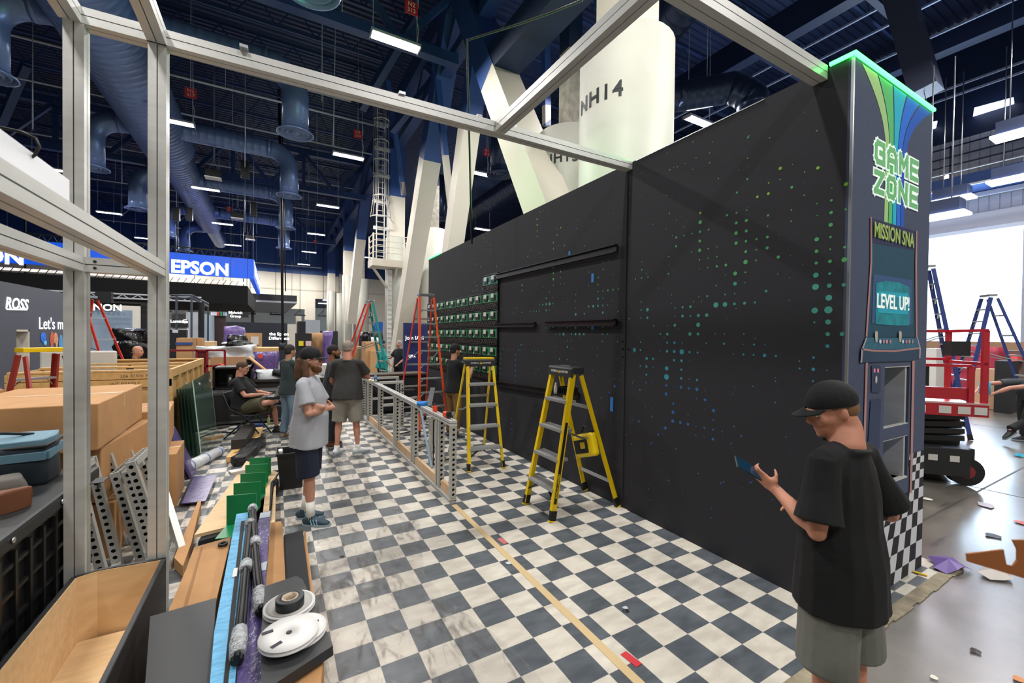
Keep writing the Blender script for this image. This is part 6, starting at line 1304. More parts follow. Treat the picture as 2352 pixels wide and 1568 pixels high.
for k, (pts, l) in enumerate([([(500, 985), (540, 975), (580, 985), (560, 993), (510, 992)], 'black cable coil on the floor before the cases'), ([(600, 990), (640, 978), (680, 985), (690, 995)], 'black cable on the floor behind the seated person'), ([(620, 1125), (605, 1100), (630, 1085), (650, 1075), (640, 1050)], 'thin cable beside the waste bin')]):
    m = MB(); m.tube([at(x, y, .012) for x, y in pts], .009, 6); tag(m.build('cable', BLACK), l, 'cable')
c = at(545, 1030); t = thing('foam_block', 'long dark foam block lying by the folding chair', 'block', c); m = MB(); a, b = at(548, 1025, .13), at(572, 987, .13); m.bar(a, b, .2, .22); m.build('block', mat('foam_dark', '2c2826', .8), t)
for k, (a, b) in enumerate((((585, 1018), (596, 985)), ((545, 1046), (590, 1022)), ((530, 1055), (548, 1030)))): m = MB(); m.bar(at(*a, .05), at(*b, .05), .12, .08); tag(m.build('timber_piece', PINE), ['upright pale timber tray beside the foam block', 'timber piece across the foam block end', 'short timber piece by the black foil'][k], 'timber')
m = MB(); p = at(545, 1083, .22); m.box(p, (.16, .12, .04), .3); tag(m.build('small_tray', mat('plastic_clear_grey', 'b8b4ae', .3)), 'small clear plastic tray on the plywood board', 'tray')
# long black trunks behind the seated person
for k, (x0, x1, l) in enumerate(((-1.6, -.55, 'black road trunk with green tape behind the glass sheets'), (-.5, .7, 'black road trunk behind the seated person'))):
    t = thing('road_trunk', l, 'trunk', ((x0+x1)/2, 10.9, 0)); m = MB(); m.b2((x0, 10.55, .04), (x1, 11.3, .68)); m.build('body', BLACKM, t, bevel=.01)
    m = MB()
    for z in (.04, .64): m.b2((x0-.005, 10.54, z), (x1+.005, 10.56, z+.05))
    m.build('edge_trim', mat('trunk_edge', '55585c', .4, metal=.5), t)
    m = MB(); m.b2((x0+.25, 10.538, .38), (x0+.45, 10.546, .45)); m.build('green_tape', mat('tape_lime', 'b8d820', .6), t)
t = thing('work_table', 'table edge with silver and black gear behind the seated person', 'table', (.2, 11.6, 0)); m = MB(); m.b2((-.9, 11.4, .8), (1.2, 12.2, .86)); m.build('top', mat('table_dark', '3a3634', .5), t); m = MB(); m.b2((-.85, 11.45, 0), (1.15, 12.1, .8)); m.build('skirt', mat('table_brownish', '2a211c', .7), t)
m = lump((0.1, 11.7, .95), (1.1, .5, .2), .12, 9, 0, 1, 3); tag(m.build('plastic_sheet', mat('plastic_sheet', 'b8bcc0', .3, bump=.6, bscale=20)), 'crumpled grey plastic sheet on the work table', 'plastic'); m = lump((.12, 11.5, 1.02), (.35, .2, .14), .08, 7, 0, 4, 6); tag(m.build('black_jacket', BLACKM), 'black bundled cloth on the plastic sheet', 'cloth')
t = thing('machine_box', 'black open equipment box with parts inside by the seated person', 'box', (-1.0, 11.5, .7)); m = MB(); m.b2((-1.2, 11.2, .69), (-.45, 11.9, .73)); m.b2((-1.2, 11.2, 1.14), (-.45, 11.9, 1.18)); m.b2((-1.2, 11.2, .7), (-1.16, 11.9, 1.18)); m.b2((-.49, 11.2, .7), (-.45, 11.9, 1.18)); m.b2((-1.2, 11.86, .7), (-.45, 11.9, 1.18)); m.build('case', BLACK, t); m = MB(); m.cyl((-.9, 11.5, .73), (-.9, 11.5, 1.0), .06); m.cyl((-.7, 11.45, .73), (-.7, 11.45, .95), .04); m.build('parts', STEEL, t)
m = MB(); m.b2((-1.6, 11.35, 0), (-.92, 12.1, .69)); tag(m.build('brown_carton', CARD), 'brown carton base under the black equipment box', 'carton')
# black plastic tote and things on it
t = thing('collapsible_tote', 'large black ribbed plastic tote with lid at the frame edge', 'tote', (-1.6, 3.4, 0))
m = MB(); m.b2((-2.25, 2.3, .03), (-1.18, 4.15, .86)); m.build('body', mat('tote_black', '0f1012', .45), t)
m = MB()
for i in range(12): m.b2((-1.18, 2.35+i*.15, .08), (-1.155, 2.375+i*.15, .82))
for z in (.15, .3, .45, .6, .74): m.b2((-1.18, 2.3, z), (-1.16, 4.15, z+.02))
for i in range(7): m.b2((-2.2+i*.16, 2.28, .08), (-2.17+i*.16, 2.3, .82))
m.build('ribs', mat('tote_black', '0f1012', .45), t)
m = MB(); m.b2((-2.3, 2.25, .86), (-1.13, 4.2, .95)); m.build('lid', mat('tote_lid', '232528', .5), t, bevel=.02)
m = MB(); [m.cyl((-1.128, y, .91), (-1.12, y, .91), .014, 10) for y in (3.0, 3.55)]; m.build('rivets', STEEL, t)
# cooler bag
t = thing('cooler_bag', 'pale blue and black zipped cooler bag on the black tote', 'bag', (-1.55, 4.0, .95), .1)
m = lump((0, 0, .13), (.52, .4, .26), .02, 8, 0, 3, 4); m.build('body', mat('bag_dark', '1c2630', .7), t, True)
m = lump((0, 0, .265), (.5, .38, .05), .01, 8, 0, 6, 4); m.build('top', mat('bag_blue', '5f8496', .6), t, True)
m = MB(); m.box((0, -.19, .19), (.48, .03, .05)); m.box((.24, 0, .19), (.03, .36, .05)); m.build('side_band', mat('bag_blue', '5f8496', .6), t, True)
m = MB(); m.tube([(-.24, -.18, .25), (.24, -.18, .25), (.25, .17, .25)], .012, 6); m.tube([(-.12, -.1, .29), (0, -.02, .33), (.12, .08, .29)], .012, 6); m.build('piping', BLACK, t, True)
for k, (c, d, mt, l, nm) in enumerate([((-1.75, 3.35, 1.04), (.55, .4, .2), BLACKM, 'black backpack lying on the tote lid', 'backpack'), ((-1.42, 3.55, 1.03), (.24, .2, .12), mat('cloth_greybrown', '6a6560', .9), 'crumpled grey cloth beside the cooler bag', 'cloth'), ((-2.0, 3.0, 1.04), (.4, .4, .16), mat('bag_black2', '1a1c20', .8), 'black shoulder bag at the tote edge', 'bag'), ((-1.3, 3.4, 1.0), (.14, .1, .1), mat('leather_tan', '7a4a30', .6), 'small tan leather pouch on the tote lid', 'pouch')]):
    m = lump(c, d, .05, 8, .3*k, k*3, 5); tag(m.build(nm, mt), l, nm)
m = MB(); pts = [Vector((-1.42+.16*math.cos(a), 3.1+.16*math.sin(a), .965)) for a in [i*PI*.9/10 for i in range(11)]]; m.tube(pts, .009, 6); tag(m.build('yellow_strap', mat('strap_lime', 'c8d820', .5)), 'bright yellow cable curved on the tote lid', 'cable')
m = MB(); m.lathe([(.03, 0), (.04, .01), (.03, .05), (.001, .05)], (-1.36, 3.52, .96), 14); tag(m.build('cup', ORANGE), 'small orange cap shaped object by the tan pouch', 'cup')
# leaning perforated frames
for (x, y, h, w_, le, l) in [(-.88, 4.55, .82, .45, .22, 'perforated frame leaning closest to the inner frame post'), (-.98, 4.62, .80, .45, .22, 'second perforated frame in the leaning group'), (-.76, 4.35, .95, .45, .25, 'tall perforated frame leaning in front of its group'), (-1.08, 5.0, 1.0, .5, .25, 'grey frame leaning under the large brown carton'), (-1.2, 5.05, 1.02, .5, .25, 'rear grey frame leaning under the large brown carton'), (-1.12, 4.28, .95, .3, .18, 'perforated frame leaning beside the black tote')]:
    t = thing('perforated_frame', l, 'frame', (x, y, 0)); ax = Vector((-math.sin(le), 0, math.cos(le))); o = Vector((x, y, 0))
    for k in range(2): p = o+Vector((0, k*w_, .0)); perfbar(t, p, p+ax*h, .06, .05, (0, -1, 0), 'post')
    for zz in (.025, h-.025): m = MB(); m.bar(o+ax*zz+Vector((0, .0, 0)), o+ax*zz+Vector((0, w_, 0)), .06, .05, ax); m.build('rail', PA, t)
    m = MB()
    for i in range(8): q = o+ax*(h+.001)+Vector((0, w_*(i+.4)/8, 0)); m.box(q, (.045, .018, .002), M=Matrix.Rotation(-le, 3, 'Y') @ Matrix.Rotation(.5, 3, 'Z'))
    m.build('slots', HOLE, t)
t = thing('loose_profile', 'aluminium profile leaning beside the inner post towards the cartons', 'profile', (-.55, 4.4, 0)); m = MB(); a, b = at(425, 1285, .0), Vector((-.9, 4.9, .55)); m.bar(a, b, .05, .05); m.build('bar', ALU, t)
# white hard case and tables at far left
t = thing('hard_case', 'open white hard case with blue cloth on a dark table', 'case', (-5.0, 9.6, .8)); c = aty(150, 860, 9.6)
m = MB(); m.box((c.x, 9.6, 1.02), (1.0, .5, .3)); m.build('base', mat('case_white', 'c9c8c2', .5), t, bevel=.03); m = MB(); m.box((c.x+.1, 9.85, 1.38), (.95, .08, .45)); m.build('lid', mat('case_white', 'c9c8c2', .5), t, bevel=.03)
m = lump((c.x+.2, 9.5, 1.2), (.5, .25, .08), .04, 6, .2, 2, 5); m.build('cloth', mat('cloth_blue2', '2f5a94', .8), t)
m = MB(); m.b2((c.x-2.2, 9.2, .8), (c.x+.0, 10.1, .86)); m.b2((c.x-2.1, 9.3, 0), (c.x-.05, 10, .8)); tag(m.build('dark_table', BLACKM), 'dark draped table below the open hard case', 'table')
m = lump((c.x-.95, 9.4, .95), (.5, .4, .16), .06, 7, 0, 5, 4); tag(m.build('red_bag', mat('bag_red', '8a2024', .6)), 'red bag on the dark table behind the low ladder', 'bag')
# ================================================================ stands and stock farther into the hall
def pr(x0, y0, x1, y1, Y):
    a = aty(x0, y0, Y); b = aty(x1, y1, Y); return a, b
def pbox(nm, lab, cat, x0, y0, x1, y1, Y, dep, mt, z0=None, grp=None, bev=0):
    a, b = pr(x0, y0, x1, y1, Y); zb = b.z if z0 is None else z0
    m = MB(); m.b2((a.x, Y, zb), (b.x, Y+dep, max(a.z, zb+.05))); return tag(m.build(nm, mt, None, bevel=bev), lab, cat, grp)
def ptext(s, px, py, Y, size, mt, par, **k):
    p = aty(px, py, Y); return text(s, k.pop('nm', 'lettering'), size, frame_m((p.x, Y-.02, p.z), (1, 0, 0), (0, 0, 1)), mt, par, extrude=.004, **k)
SW = mat('sign_bright', 'ffffff', .5, emit=1.2)
# hanging blue sign band
BLU = mat('sign_blue', '1054c8', .4, emit=.75, emitcol='0a4cd0')
XS = at(583, 640, 6.0).x; YS = 36.9; Zb, Zt = 6.0, 7.45
t = thing('hanging_sign', 'large blue lit sign band hanging over the dark stand', 'sign', (XS, YS, Zb))
m = MB(); m.b2((-26, YS, Zb), (XS, YS+.3, Zt)); m.b2((XS-.3, YS+.3, Zb), (XS, YS+14.6, Zt)); m.build('band', BLU, t)
p = at(463, 615, 6.9); Y_ = YS
text('EPSON', 'brand_letters', 1.22, frame_m((aty(461, 617, Y_).x, Y_-.03, aty(461, 617, Y_).z), (1, 0, 0), (0, 0, 1)), SW, t, bold=True, offset=.02, sx=.90, extrude=.01)
q = aty(520, 612, Y_); m = MB(); m.cyl((q.x, Y_-.04, q.z), (q.x, Y_-.02, q.z), .09, 12); m.build('registered_dot', SW, t)
text('EPSON', 'brand_letters', 1.22, frame_m((aty(-38, 588, Y_).x, Y_-.03, aty(0, 590, Y_).z), (1, 0, 0), (0, 0, 1)), SW, t, bold=True, offset=.02, sx=.90, extrude=.01)
m = MB()
for k in range(3): m.b2((XS+.0, YS+1.5+k*4.4, Zb+.45), (XS+.03, YS+4.5+k*4.4, Zt-.3))
m.build('side_lettering_blocks', SW, t)
m = MB(); m.b2((-26, YS+.35, Zt), (XS-.3, YS+.45, Zt+.06)); m.b2((-26, YS+.35, Zt+.45), (XS-.3, YS+.45, Zt+.52))
for i in range(48): m.bar((-26+i*.5, YS+.4, Zt), (-25.75+i*.5, YS+.4, Zt+.5), .04, .04); m.bar((-25.75+i*.5, YS+.4, Zt+.5), (-25.5+i*.5, YS+.4, Zt), .04, .04)
m.build('truss', BLACK, t)
for x in (-2.1, -6, -12, -20): m = MB(); m.tube([(x, YS+.4, Zt+.5), (x, YS+.4, 15.45)], .02, 5); m.build('hanger', mat('cable_pale', '9aa3b0', .5), t)
t = thing('black_canopy', 'huge black draped canopy below the blue sign band', 'canopy', (-10, 34, 4.4))
m = MB(); m.b2((-25, YS-.4, 4.05), (XS-.35, YS+14, 5.35)); m.build('drape', mat('drape_black', '07080a', .9), t)
m = MB(); m.b2((-25, YS-.3, 5.35), (XS-.4, YS+14, 5.4)); m.build('top', BLACK, t)
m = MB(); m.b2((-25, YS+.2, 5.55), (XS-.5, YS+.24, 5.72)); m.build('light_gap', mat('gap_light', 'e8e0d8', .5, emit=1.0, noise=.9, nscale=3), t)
m = MB()
for i in range(60): m.bar((-25+i*.38, YS+.0, 5.4), (-24.8+i*.38, YS+.0, 5.75), .03, .03)
m.build('truss_web', BLACK, t)
for x in (-24, -14, -2.2): m = MB(); m.tube([(x, YS+2, 5.4), (x, YS+2, 15.45)], .03, 5); m.build('hanger', BLACK, t)
for x in (-24.8, XS-.6): m = MB(); m.b2((x-.12, YS+13, 0), (x+.12, YS+13.3, 4.2)); m.build('leg', BLACK, t)
# grey stand wall with lettering at the frame edge
XR = -6.0; GS = mat('stand_grey', '4a4d57', .6, emit=.03)
t = thing('grey_stand_wall', 'dark grey screen wall with white lettering and colourful pictures', 'exhibition wall', (XR, 15, 0))
m = MB(); m.b2((XR-.3, 11.5, 0), (XR, 13.5, 3.17)); m.b2((XR-.3, 14.15, 0), (XR, 20.5, 3.17)); m.b2((XR-.3, 13.5, 1.95), (XR, 14.15, 3.17))
m2 = MB()
def rpt(px, py): return atx(px, py, XR+.012)
m = MB(); dy0, dy1, dzt = rpt(39, 760).y, rpt(68, 760).y, rpt(55, 757).z
m.b2((XR-.3, 11.5, 0), (XR, dy0, 3.17)); m.b2((XR-.3, dy1, 0), (XR, 20.5, 3.17)); m.b2((XR-.3, dy0, dzt), (XR, dy1, 3.17)); m.build('screen', GS, t)
m = MB(); m.b2((XR-.28, dy1-.06, 0), (XR+.01, dy1, dzt)); m.b2((XR-.28, dy0, dzt-.05), (XR+.01, dy1, dzt)); m.build('door_frame', CREAM, t)
def rtext(s, px, py, size, **k):
    p = rpt(px, py); return text(s, 'lettering', size, frame_m(p, (0, 1, 0), (0, 0, 1)), SW, t, extrude=.003, **k)
rtext('ROSS', 39, 699, .42, bold=True, sx=1.15, shear=.2); rtext("Let's make", 132, 745, .50, sx=1.12)
m = MB(); a, b = rpt(16, 710), rpt(59, 711); m.bar(a, b, .02, .035); m.build('underline', SW, t)
for px, py, w_, h_, c in ((100, 775, .35, .3, '2a6ad0'), (104, 787, .2, .15, '58b0e8'), (120, 780, .3, .5, 'b0583a'), (128, 782, .35, .5, 'c88a68'), (126, 792, .2, .3, '3a2c34'), (119, 803, .25, .3, '5a78b8'), (140, 790, .3, .6, '4a8ab8')):
    p = rpt(px, py); m = MB(); m.ell(p, (.008, w_*.5, h_*.5), 16, 8); m.build('picture_patch', mat('pic_'+c, c, .5, emit=.25, noise=.5, nscale=9), t)
for k, (py, l) in enumerate(((770, 'upper'), (792, 'middle'), (833, 'lower'))):
    p = atx(55, py, XR-1.0); m = MB(); m.box(p, (.4, .75, .2)); o = m.build('tool_bin', YELLOW if True else BLACK); tag(o, l+' yellow and black bin seen through the grey wall doorway', 'bin')
m = MB(); p = atx(55, 800, XR-1.3); m.b2((XR-1.5, p.y-.8, 0), (XR-1.25, p.y+.9, 2.0)); tag(m.build('shelf_unit', BLACK), 'black shelf unit inside the grey wall doorway', 'shelf')
# stands behind the frame posts
WT = mat('stand_white', 'd6dae2', .5); LG = mat('stand_light_grey', 'a6acb2', .5); SB = mat('stand_blue_grey', '8fa2b8', .5, noise=.2, nscale=.5)
BK = mat('stand_black', '14161c', .6)
t = thing('truss_span', 'silver aluminium lighting truss with corner cube behind the frame posts', 'truss', (-6, 24, 3.6)); 
za, zb_ = aty(300, 677, 24).z, aty(300, 687, 24).z
m = MB(); m.b2((-16, 24, za), (-3.0, 24.06, za+.06)); m.b2((-16, 24, zb_), (-3.0, 24.06, zb_+.06)); 
for i in range(26): m.bar((-16+i*.5, 24.03, zb_), (-15.75+i*.5, 24.03, za), .03, .03); m.bar((-15.75+i*.5, 24.03, za), (-15.5+i*.5, 24.03, zb_), .03, .03)
m.build('chords', mat('truss_silver', 'c4c8d0', .35, metal=.4), t)
c = aty(240, 682, 23.9); m = MB(); m.box(c, (.5, .3, .45)); m.build('corner_block', BLACK, t)
for x in (-15.9, -3.1): m = MB(); m.b2((x, 24, 0), (x+.2, 24.2, zb_)); m.build('leg', BLACK, t)
pbox('blue_grey_panel', 'big blue grey panel wall with a lettered top edge between the posts', 'panel', 212, 710, 300, 800, 26, .3, SB, 0)
o = pbox('black_header', 'black header strip over the blue grey panel', 'header', 206, 701, 264, 710, 25.9, .3, BK); ptext('CANON', 228, 706, 25.88, .42, SW, o, bold=True)
pbox('black_truss_tower', 'black lattice tower beside the inner frame post', 'truss', 323, 696, 337, 760, 25, .3, BLACK, 0)
pbox('black_rig', 'black lighting rig over the blue grey panel', 'rig', 205, 690, 338, 697, 27, .4, BLACK)
for k, (x0, y0, x1, y1, Y, l) in enumerate([(256, 755, 345, 785, 15.5, 'upper black wrapped pallet load behind the bald person'), (252, 785, 350, 815, 15.2, 'lower black wrapped pallet load behind the bald person')]):
    a, b = pr(x0, y0, x1, y1, Y); m = lump(((a.x+b.x)/2, Y+.6, (a.z+b.z)/2 if k == 0 else a.z/2), (b.x-a.x, 1.2, a.z-b.z if k == 0 else a.z), .12, 10, 0, k*4, 2.5); tag(m.build('wrapped_pallet', BW), l, 'pallet')
# middle distance, left of the group of people
o = pbox('grey_cube_stand', 'tall light grey panelled stand block in front of the dark brown one', 'stand', 427, 716, 455, 790, 24, .3, LG, 0)
a = aty(455, 716, 24); m = MB(); m.b2((a.x-.3, 24.3, 0), (a.x, 31, a.z)); o2 = m.build('side_wall', mat('stand_pale_blue', 'b4c8dc', .4, noise=.1, nscale=1), o)
pbox('brown_stand', 'tall dark brown stand wall beside the light grey block', 'stand', 486, 724, 518, 790, 30, .3, mat('stand_brown', '3a2522', .5), 0)
o = pbox('colour_strip_sign', 'small white sign with red and green letter squares', 'sign', 484, 716, 520, 725, 29.8, .2, WT)
for px, c in ((502, 'd83a3a'), (508, '3a9a58'), (514, '8ab0c8')): p = aty(px, 721, 29.78); m = MB(); m.box((p.x, 29.78, p.z), (.16, .02, .2)); m.build('letter_square', mat('sq_'+c, c, .5), o)
o = pbox('hanging_banner', 'small black hanging banner with white lettering', 'banner', 527, 715, 571, 729, 34.5, .1, BK); ptext('Midwich\nGroup', 541, 722, 34.48, .24, SW, o, bold=True)
for x in (530, 568): a = aty(x, 715, 34.55); m = MB(); m.tube([(a.x, 34.55, a.z), (a.x, 34.55, 15.4)], .012, 5); m.build('hanger', BLACK, o)
o = pbox('dark_stand_wall', 'wide dark navy stand wall with small white lettering', 'exhibition wall', 519, 739, 660, 805, 34, .3, mat('stand_navy_black', '161c28', .5), 0); ptext('the Epson\nDifference', 641, 772, 33.97, .30, SW, o, bold=True)
o = pbox('lettered_black_stand', 'low black stand with white lettering beside the inner post', 'exhibition wall', 392, 733, 430, 752, 22, .3, BK); ptext('Luminex', 412, 738, 21.97, .17, SW, o, bold=True); ptext('C', 424, 738, 21.97, .22, SW, o, bold=True)
pbox('white_stand_base', 'white counter strip below the lettered black stand', 'counter', 392, 752, 430, 758, 22.1, .3, WT, 0)
pbox('black_stand_base', 'black panel with a small white notice below the lettered stand', 'panel', 390, 757, 428, 795, 20, .3, BK, 0)
pbox('notice', 'small white notice on the black panel', 'notice', 396, 757, 409, 764, 19.98, .01, WT)
# hanging grey canopy slab and lattice gantry
a, b = aty(553, 689, 52), aty(682, 700, 52); t = thing('hanging_canopy', 'wide grey hanging canopy slab with a black rim', 'canopy', (a.x, 52, a.z)); m = MB(); m.prism([(a.x, 52, a.z-.1), (b.x, 52, a.z-.1), (b.x-1, 58, a.z-1.0), (a.x+.8, 58, a.z-1.0)], (0, 0, .25)); m.build('slab', mat('canopy_grey', '8e9298', .5), t); m = MB(); m.b2((a.x, 51.9, a.z+.15), (b.x, 52.0, a.z+.75)); m.build('rim', BLACKM, t)
for x in (a.x+.5, b.x-.5): m = MB(); m.tube([(x, 52.2, a.z), (x, 52.2, 15.45)], .015, 5); m.build('hanger', BLACK, t)
t = thing('lattice_gantry', 'grey lattice gantry with walkway over the light grey stand block', 'gantry', (-5, 22, 3)); m = MB()
A_ = [aty(x, y, Y) for x, y, Y in ((392, 678, 22), (440, 678, 22), (478, 697, 27))]; B_ = [aty(x, y, Y) for x, y, Y in ((392, 684, 22), (440, 684, 22), (478, 704, 27))]
for L in (A_, B_): m.tube(L, .05, 6)
for p in (A_[1], A_[2], A_[1].lerp(A_[2], .5), A_[1]+Vector((-.5, 0, 0))): m.bar((p.x, p.y, 0), p, .07, .07)
for i in range(14): f = i/14; p = A_[1].lerp(A_[2], f); q = B_[1].lerp(B_[2], min(1, f+.07)); m.bar(p, q, .03, .03)
m.build('lattice', mat('lattice_grey', '3c444e', .5), t)
# red guard rail, low stock, cartons, wrapped pallets
RD = mat('guard_red', '8a1626', .4)
t = thing('red_guard_rail', 'dark red steel guard rail frame behind the timber crate', 'railing', (-1.6, 12.3, 0)); m = MB()
for z in (1.52, 1.14): m.bar((-2.2, 12.3, z), (-1.07, 12.3, z), .045, .045)
m.build('rail', RD, t)
for x in (-1.07, -1.42, -1.62, -2.15): m = MB(); m.bar((x, 12.3, 0), (x, 12.3, 1.52), .045, .045); m.build('post', RD, t)
m = MB(); m.b2((-1.62, 12.32, .1), (-1.42, 12.34, 1.5)); m.build('mesh_panel', mat('red_mesh', '6a1622', .6, noise=.6, nscale=60), t)
m = MB(); p = aty(510, 843, 12); m.box(p, (.2, .12, .12), .3, Matrix.Rotation(.4, 3, 'Y')); tag(m.build('red_tool', mat('tool_red', 'f04020', .4)), 'bright orange tool hanging from the red guard rail post', 'tool')
CB = mat('carton_tan', 'bd9264', .8, noise=.1, nscale=3); PW = mat('purple_wrap', '6f5a96', .22, noise=.3, nscale=4, bump=.7, bscale=16)
def stock(nm, lab, x0, y0, x1, y1, Y, dep, mt, soft=0, z0=None, seed=0, grp=None):
    a, b = pr(x0, y0, x1, y1, Y); zb = 0 if z0 is None else z0; zt = max(a.z, zb+.1)
    if soft: m = lump(((a.x+b.x)/2, Y+dep/2, (zt+zb)/2), (b.x-a.x, dep, zt-zb), soft, 9, 0, seed, 2)
    else: m = MB(); m.b2((a.x, Y, zb), (b.x, Y+dep, zt))
    return tag(m.build(nm, mt), lab, nm.replace('_', ' ').split(' ')[-1], grp)
stock('label_carton', 'open brown carton with blue printed label on the red railed stock', 405, 776, 441, 800, 16, .8, CB)
p = aty(423, 789, 15.98); m = MB(); m.box((p.x, 15.98, p.z), (.42, .01, .075)); tag(m.build('blue_label', mat('label_blue', '2a4a90', .6)), 'blue printed label of the open brown carton', 'label')
stock('tan_carton', 'tan carton behind the open labelled carton', 441, 776, 462, 800, 16.8, .8, CB); stock('pale_crate', 'pale timber crate with dark slots', 462, 784, 492, 805, 18, .8, WOOD)
stock('purple_pallet', 'tall purple wrapped pallet load in front of the dark stand wall', 511, 749, 561, 800, 22, 1.4, PW, .12, seed=2)
stock('black_pallet', 'big shiny black wrapped heap before the purple load', 500, 790, 578, 830, 14.5, 1.2, BW, .2, seed=5); stock('black_pallet', 'upper shiny black wrapped heap before the purple load', 520, 770, 562, 800, 15.5, 1, BW, .15, seed=8)
stock('tan_carton', 'tall tan carton with white papers beside the black heap', 562, 764, 600, 800, 18, 1, CB)
p = aty(585, 782, 17.97); m = MB(); m.box((p.x, 17.97, p.z), (.25, .02, .3)); tag(m.build('white_paper', WHITE), 'white papers stuck on the tall tan carton', 'paper')
stock('purple_pallet', 'low wide purple wrapped pallet with red sticker behind the seated person', 579, 808, 640, 860, 13.5, 1.2, PW, .06, seed=3); stock('pine_top', 'pine timber top board on the purple wrapped pallet', 578, 799, 640, 809, 13.6, 1.1, PINE, z0=aty(600, 809, 13.6).z)
p = aty(598, 818, 13.38); m = MB(); m.cyl(p, p+Vector((0, .02, 0)), .06, 14); tag(m.build('red_sticker', mat('sticker_red', 'f04a38', .5)), 'round red sticker on the low purple wrapped pallet', 'sticker')
stock('tan_crate', 'plain tan plywood crate behind the red guard rail post', 483, 820, 565, 880, 13.2, 1, mat('crate_tan', 'b98d66', .7))
a = aty(530, 810, 13.6); m = lump((a.x-.1, 13.7, 1.42), (1.3, .9, .3), .18, 9, 0, 4, 2.5); tag(m.build('grey_sheet', mat('sheet_grey', 'b2b4b6', .4, bump=.5, bscale=12)), 'grey plastic sheeting draped over the tan crate', 'sheet')
m = MB(); m.tube([aty(572, 820, 12.8), aty(625, 862, 11.9)], .035, 10); tag(m.build('card_tube', mat('tube_tan', 'c89a68', .7)), 'long cardboard tube slanting down behind the seated person', 'tube')
stock('black_case', 'black case with yellow label behind the group', 680, 765, 716, 800, 17, .9, BLACKM); 
for x0, x1, c in ((686, 697, 'd8c820'), (702, 715, 'd0b0b0')): a, b = pr(x0, 783, x1, 794, 16.97); m = MB(); m.b2((a.x, 16.96, b.z), (b.x, 16.99, a.z)); tag(m.build('case_label', mat('lab_'+c, c, .6)), ('yellow' if c[0] == 'd' and c[1] == '8' else 'pinkish')+' label on the black case behind the group', 'label')
stock('tan_carton', 'tall tan wrapped carton beside the black case', 713, 764, 748, 840, 18, 1, CB, .05, seed=1); stock('purple_pallet', 'narrow tall purple wrapped stack beside the grey haired person', 745, 762, 764, 840, 17, .8, PW, .12, seed=6)
stock('white_bin', 'white container with pink paper beside the charcoal shirted person', 738, 838, 766, 880, 12.3, .7, mat('bin_white', 'd4cec8', .5)); stock('tan_carton', 'narrow tan carton at the shoulder of the grey haired person', 766, 812, 778, 880, 12.8, .7, CB)
stock('dark_cabinet', 'dark cabinet at the foot of the white columns', 735, 760, 776, 800, 30, 1, BK)
t = thing('grey_hanging_cube', 'light grey cube stand header with dark side', 'stand', aty(700, 750, 28)); a, b = pr(702, 734, 735, 766, 28); m = MB(); m.b2((a.x, 28, b.z), (b.x, 30, a.z)); m.build('face', LG, t); c_ = aty(685, 740, 28); m = MB(); m.b2((c_.x, 28.05, b.z), (a.x, 30, a.z-.1)); m.build('side', BK, t); m = MB(); m.b2((c_.x, 28.2, 0), (b.x, 29.9, b.z)); m.build('base', BK, t)
stock('cream_pillar', 'cream square pillar before the far opening', 659, 744, 680, 800, 44, 1, CREAM); stock('cream_pillar', 'taller cream pillar behind the grey stand header', 680, 725, 692, 800, 46, 1, CREAM)
# stock near the talking pair
for k, (x0, y0, x1, y1, Y, mt, sf, l) in enumerate([(806, 795, 832, 830, 17, mat('woven_tan', 'a88a60', .8, noise=.4, nscale=20), .05, 'tan banded stack behind the grey haired person'), (832, 800, 850, 840, 16.5, GREY, 0, 'small grey cabinet beside the tan banded stack'), (840, 785, 872, 850, 15.5, CB, 0, 'tall brown carton stack by the teal shirted person'), (851, 806, 872, 822, 15.2, CB, 0, 'open brown carton in front of the tall carton stack'), (832, 763, 858, 790, 19, BW, .15, 'black bagged heap on the stack by the pair'), (850, 760, 880, 785, 20, mat('camo_dark', '3a3a34', .8, noise=.5, nscale=6), .15, 'dark mottled bag heap by the pair'), (862, 739, 879, 762, 24, mat('bin_blue', '1a62c8', .4), 0, 'bright blue container behind the ladder'), (860, 775, 870, 790, 17, WHITE, .05, 'white bag on the carton stack')]):
    z0 = 0
    stock(['banded_stack', 'grey_cabinet', 'brown_carton', 'brown_carton', 'black_bag', 'dark_bag', 'blue_container', 'white_bag'][k], l, x0, y0, x1, y1, Y, .8, mt, sf, seed=k)
o = pbox('banner_stand', 'deep blue banner with pale lettering standing behind the tall orange ladder', 'banner', 928, 741, 985, 860, 13.2, .12, mat('banner_blue', '20285c', .5, noise=.4, nscale=1.5), 0); ptext("Join IAM", 952, 776, 13.18, .17, SW, o); ptext('USA', 946, 818, 13.18, .12, SW, o, bold=True)
# hazy rigging beyond, small dark fixtures along the cream beam of the far opening
for k in range(14):
    x = -24+k*2.6; m = MB(); m.b2((x, 57.5, 4.1), (x+1.2, 57.7, 4.25)); m.tube([(x+.6, 57.6, 4.2), (x+.6, 57.6, 15.56)], .03, 5); m.bar((x, 57.6, 4.2), (x+.7, 57.6, 4.9), .08, .08)
    tag(m.build('rig_fixture', BLACKM), 'small dark rig fixture hanging before the far wall opening', 'fixture', 'dark fixtures before the far opening')
for k, (x0, x1, y0, Y, c) in enumerate([(592, 602, 750, 40, '1a2233'), (240, 330, 700, 34, 'd8d4ca'), (560, 590, 752, 48, '9aa0a8'), (440, 480, 742, 48, '2a2e38'), (395, 430, 720, 52, 'c8c4ba')]):
    stock('stand_panel', ['thin dark far stand panel', 'pale far stand panel between the posts', 'grey far stand panel', 'dark far stand panel over the crates', 'cream far stand panel by the post'][k], x0, y0, x1, 780, Y, .4, mat('fs_'+c, c, .6))
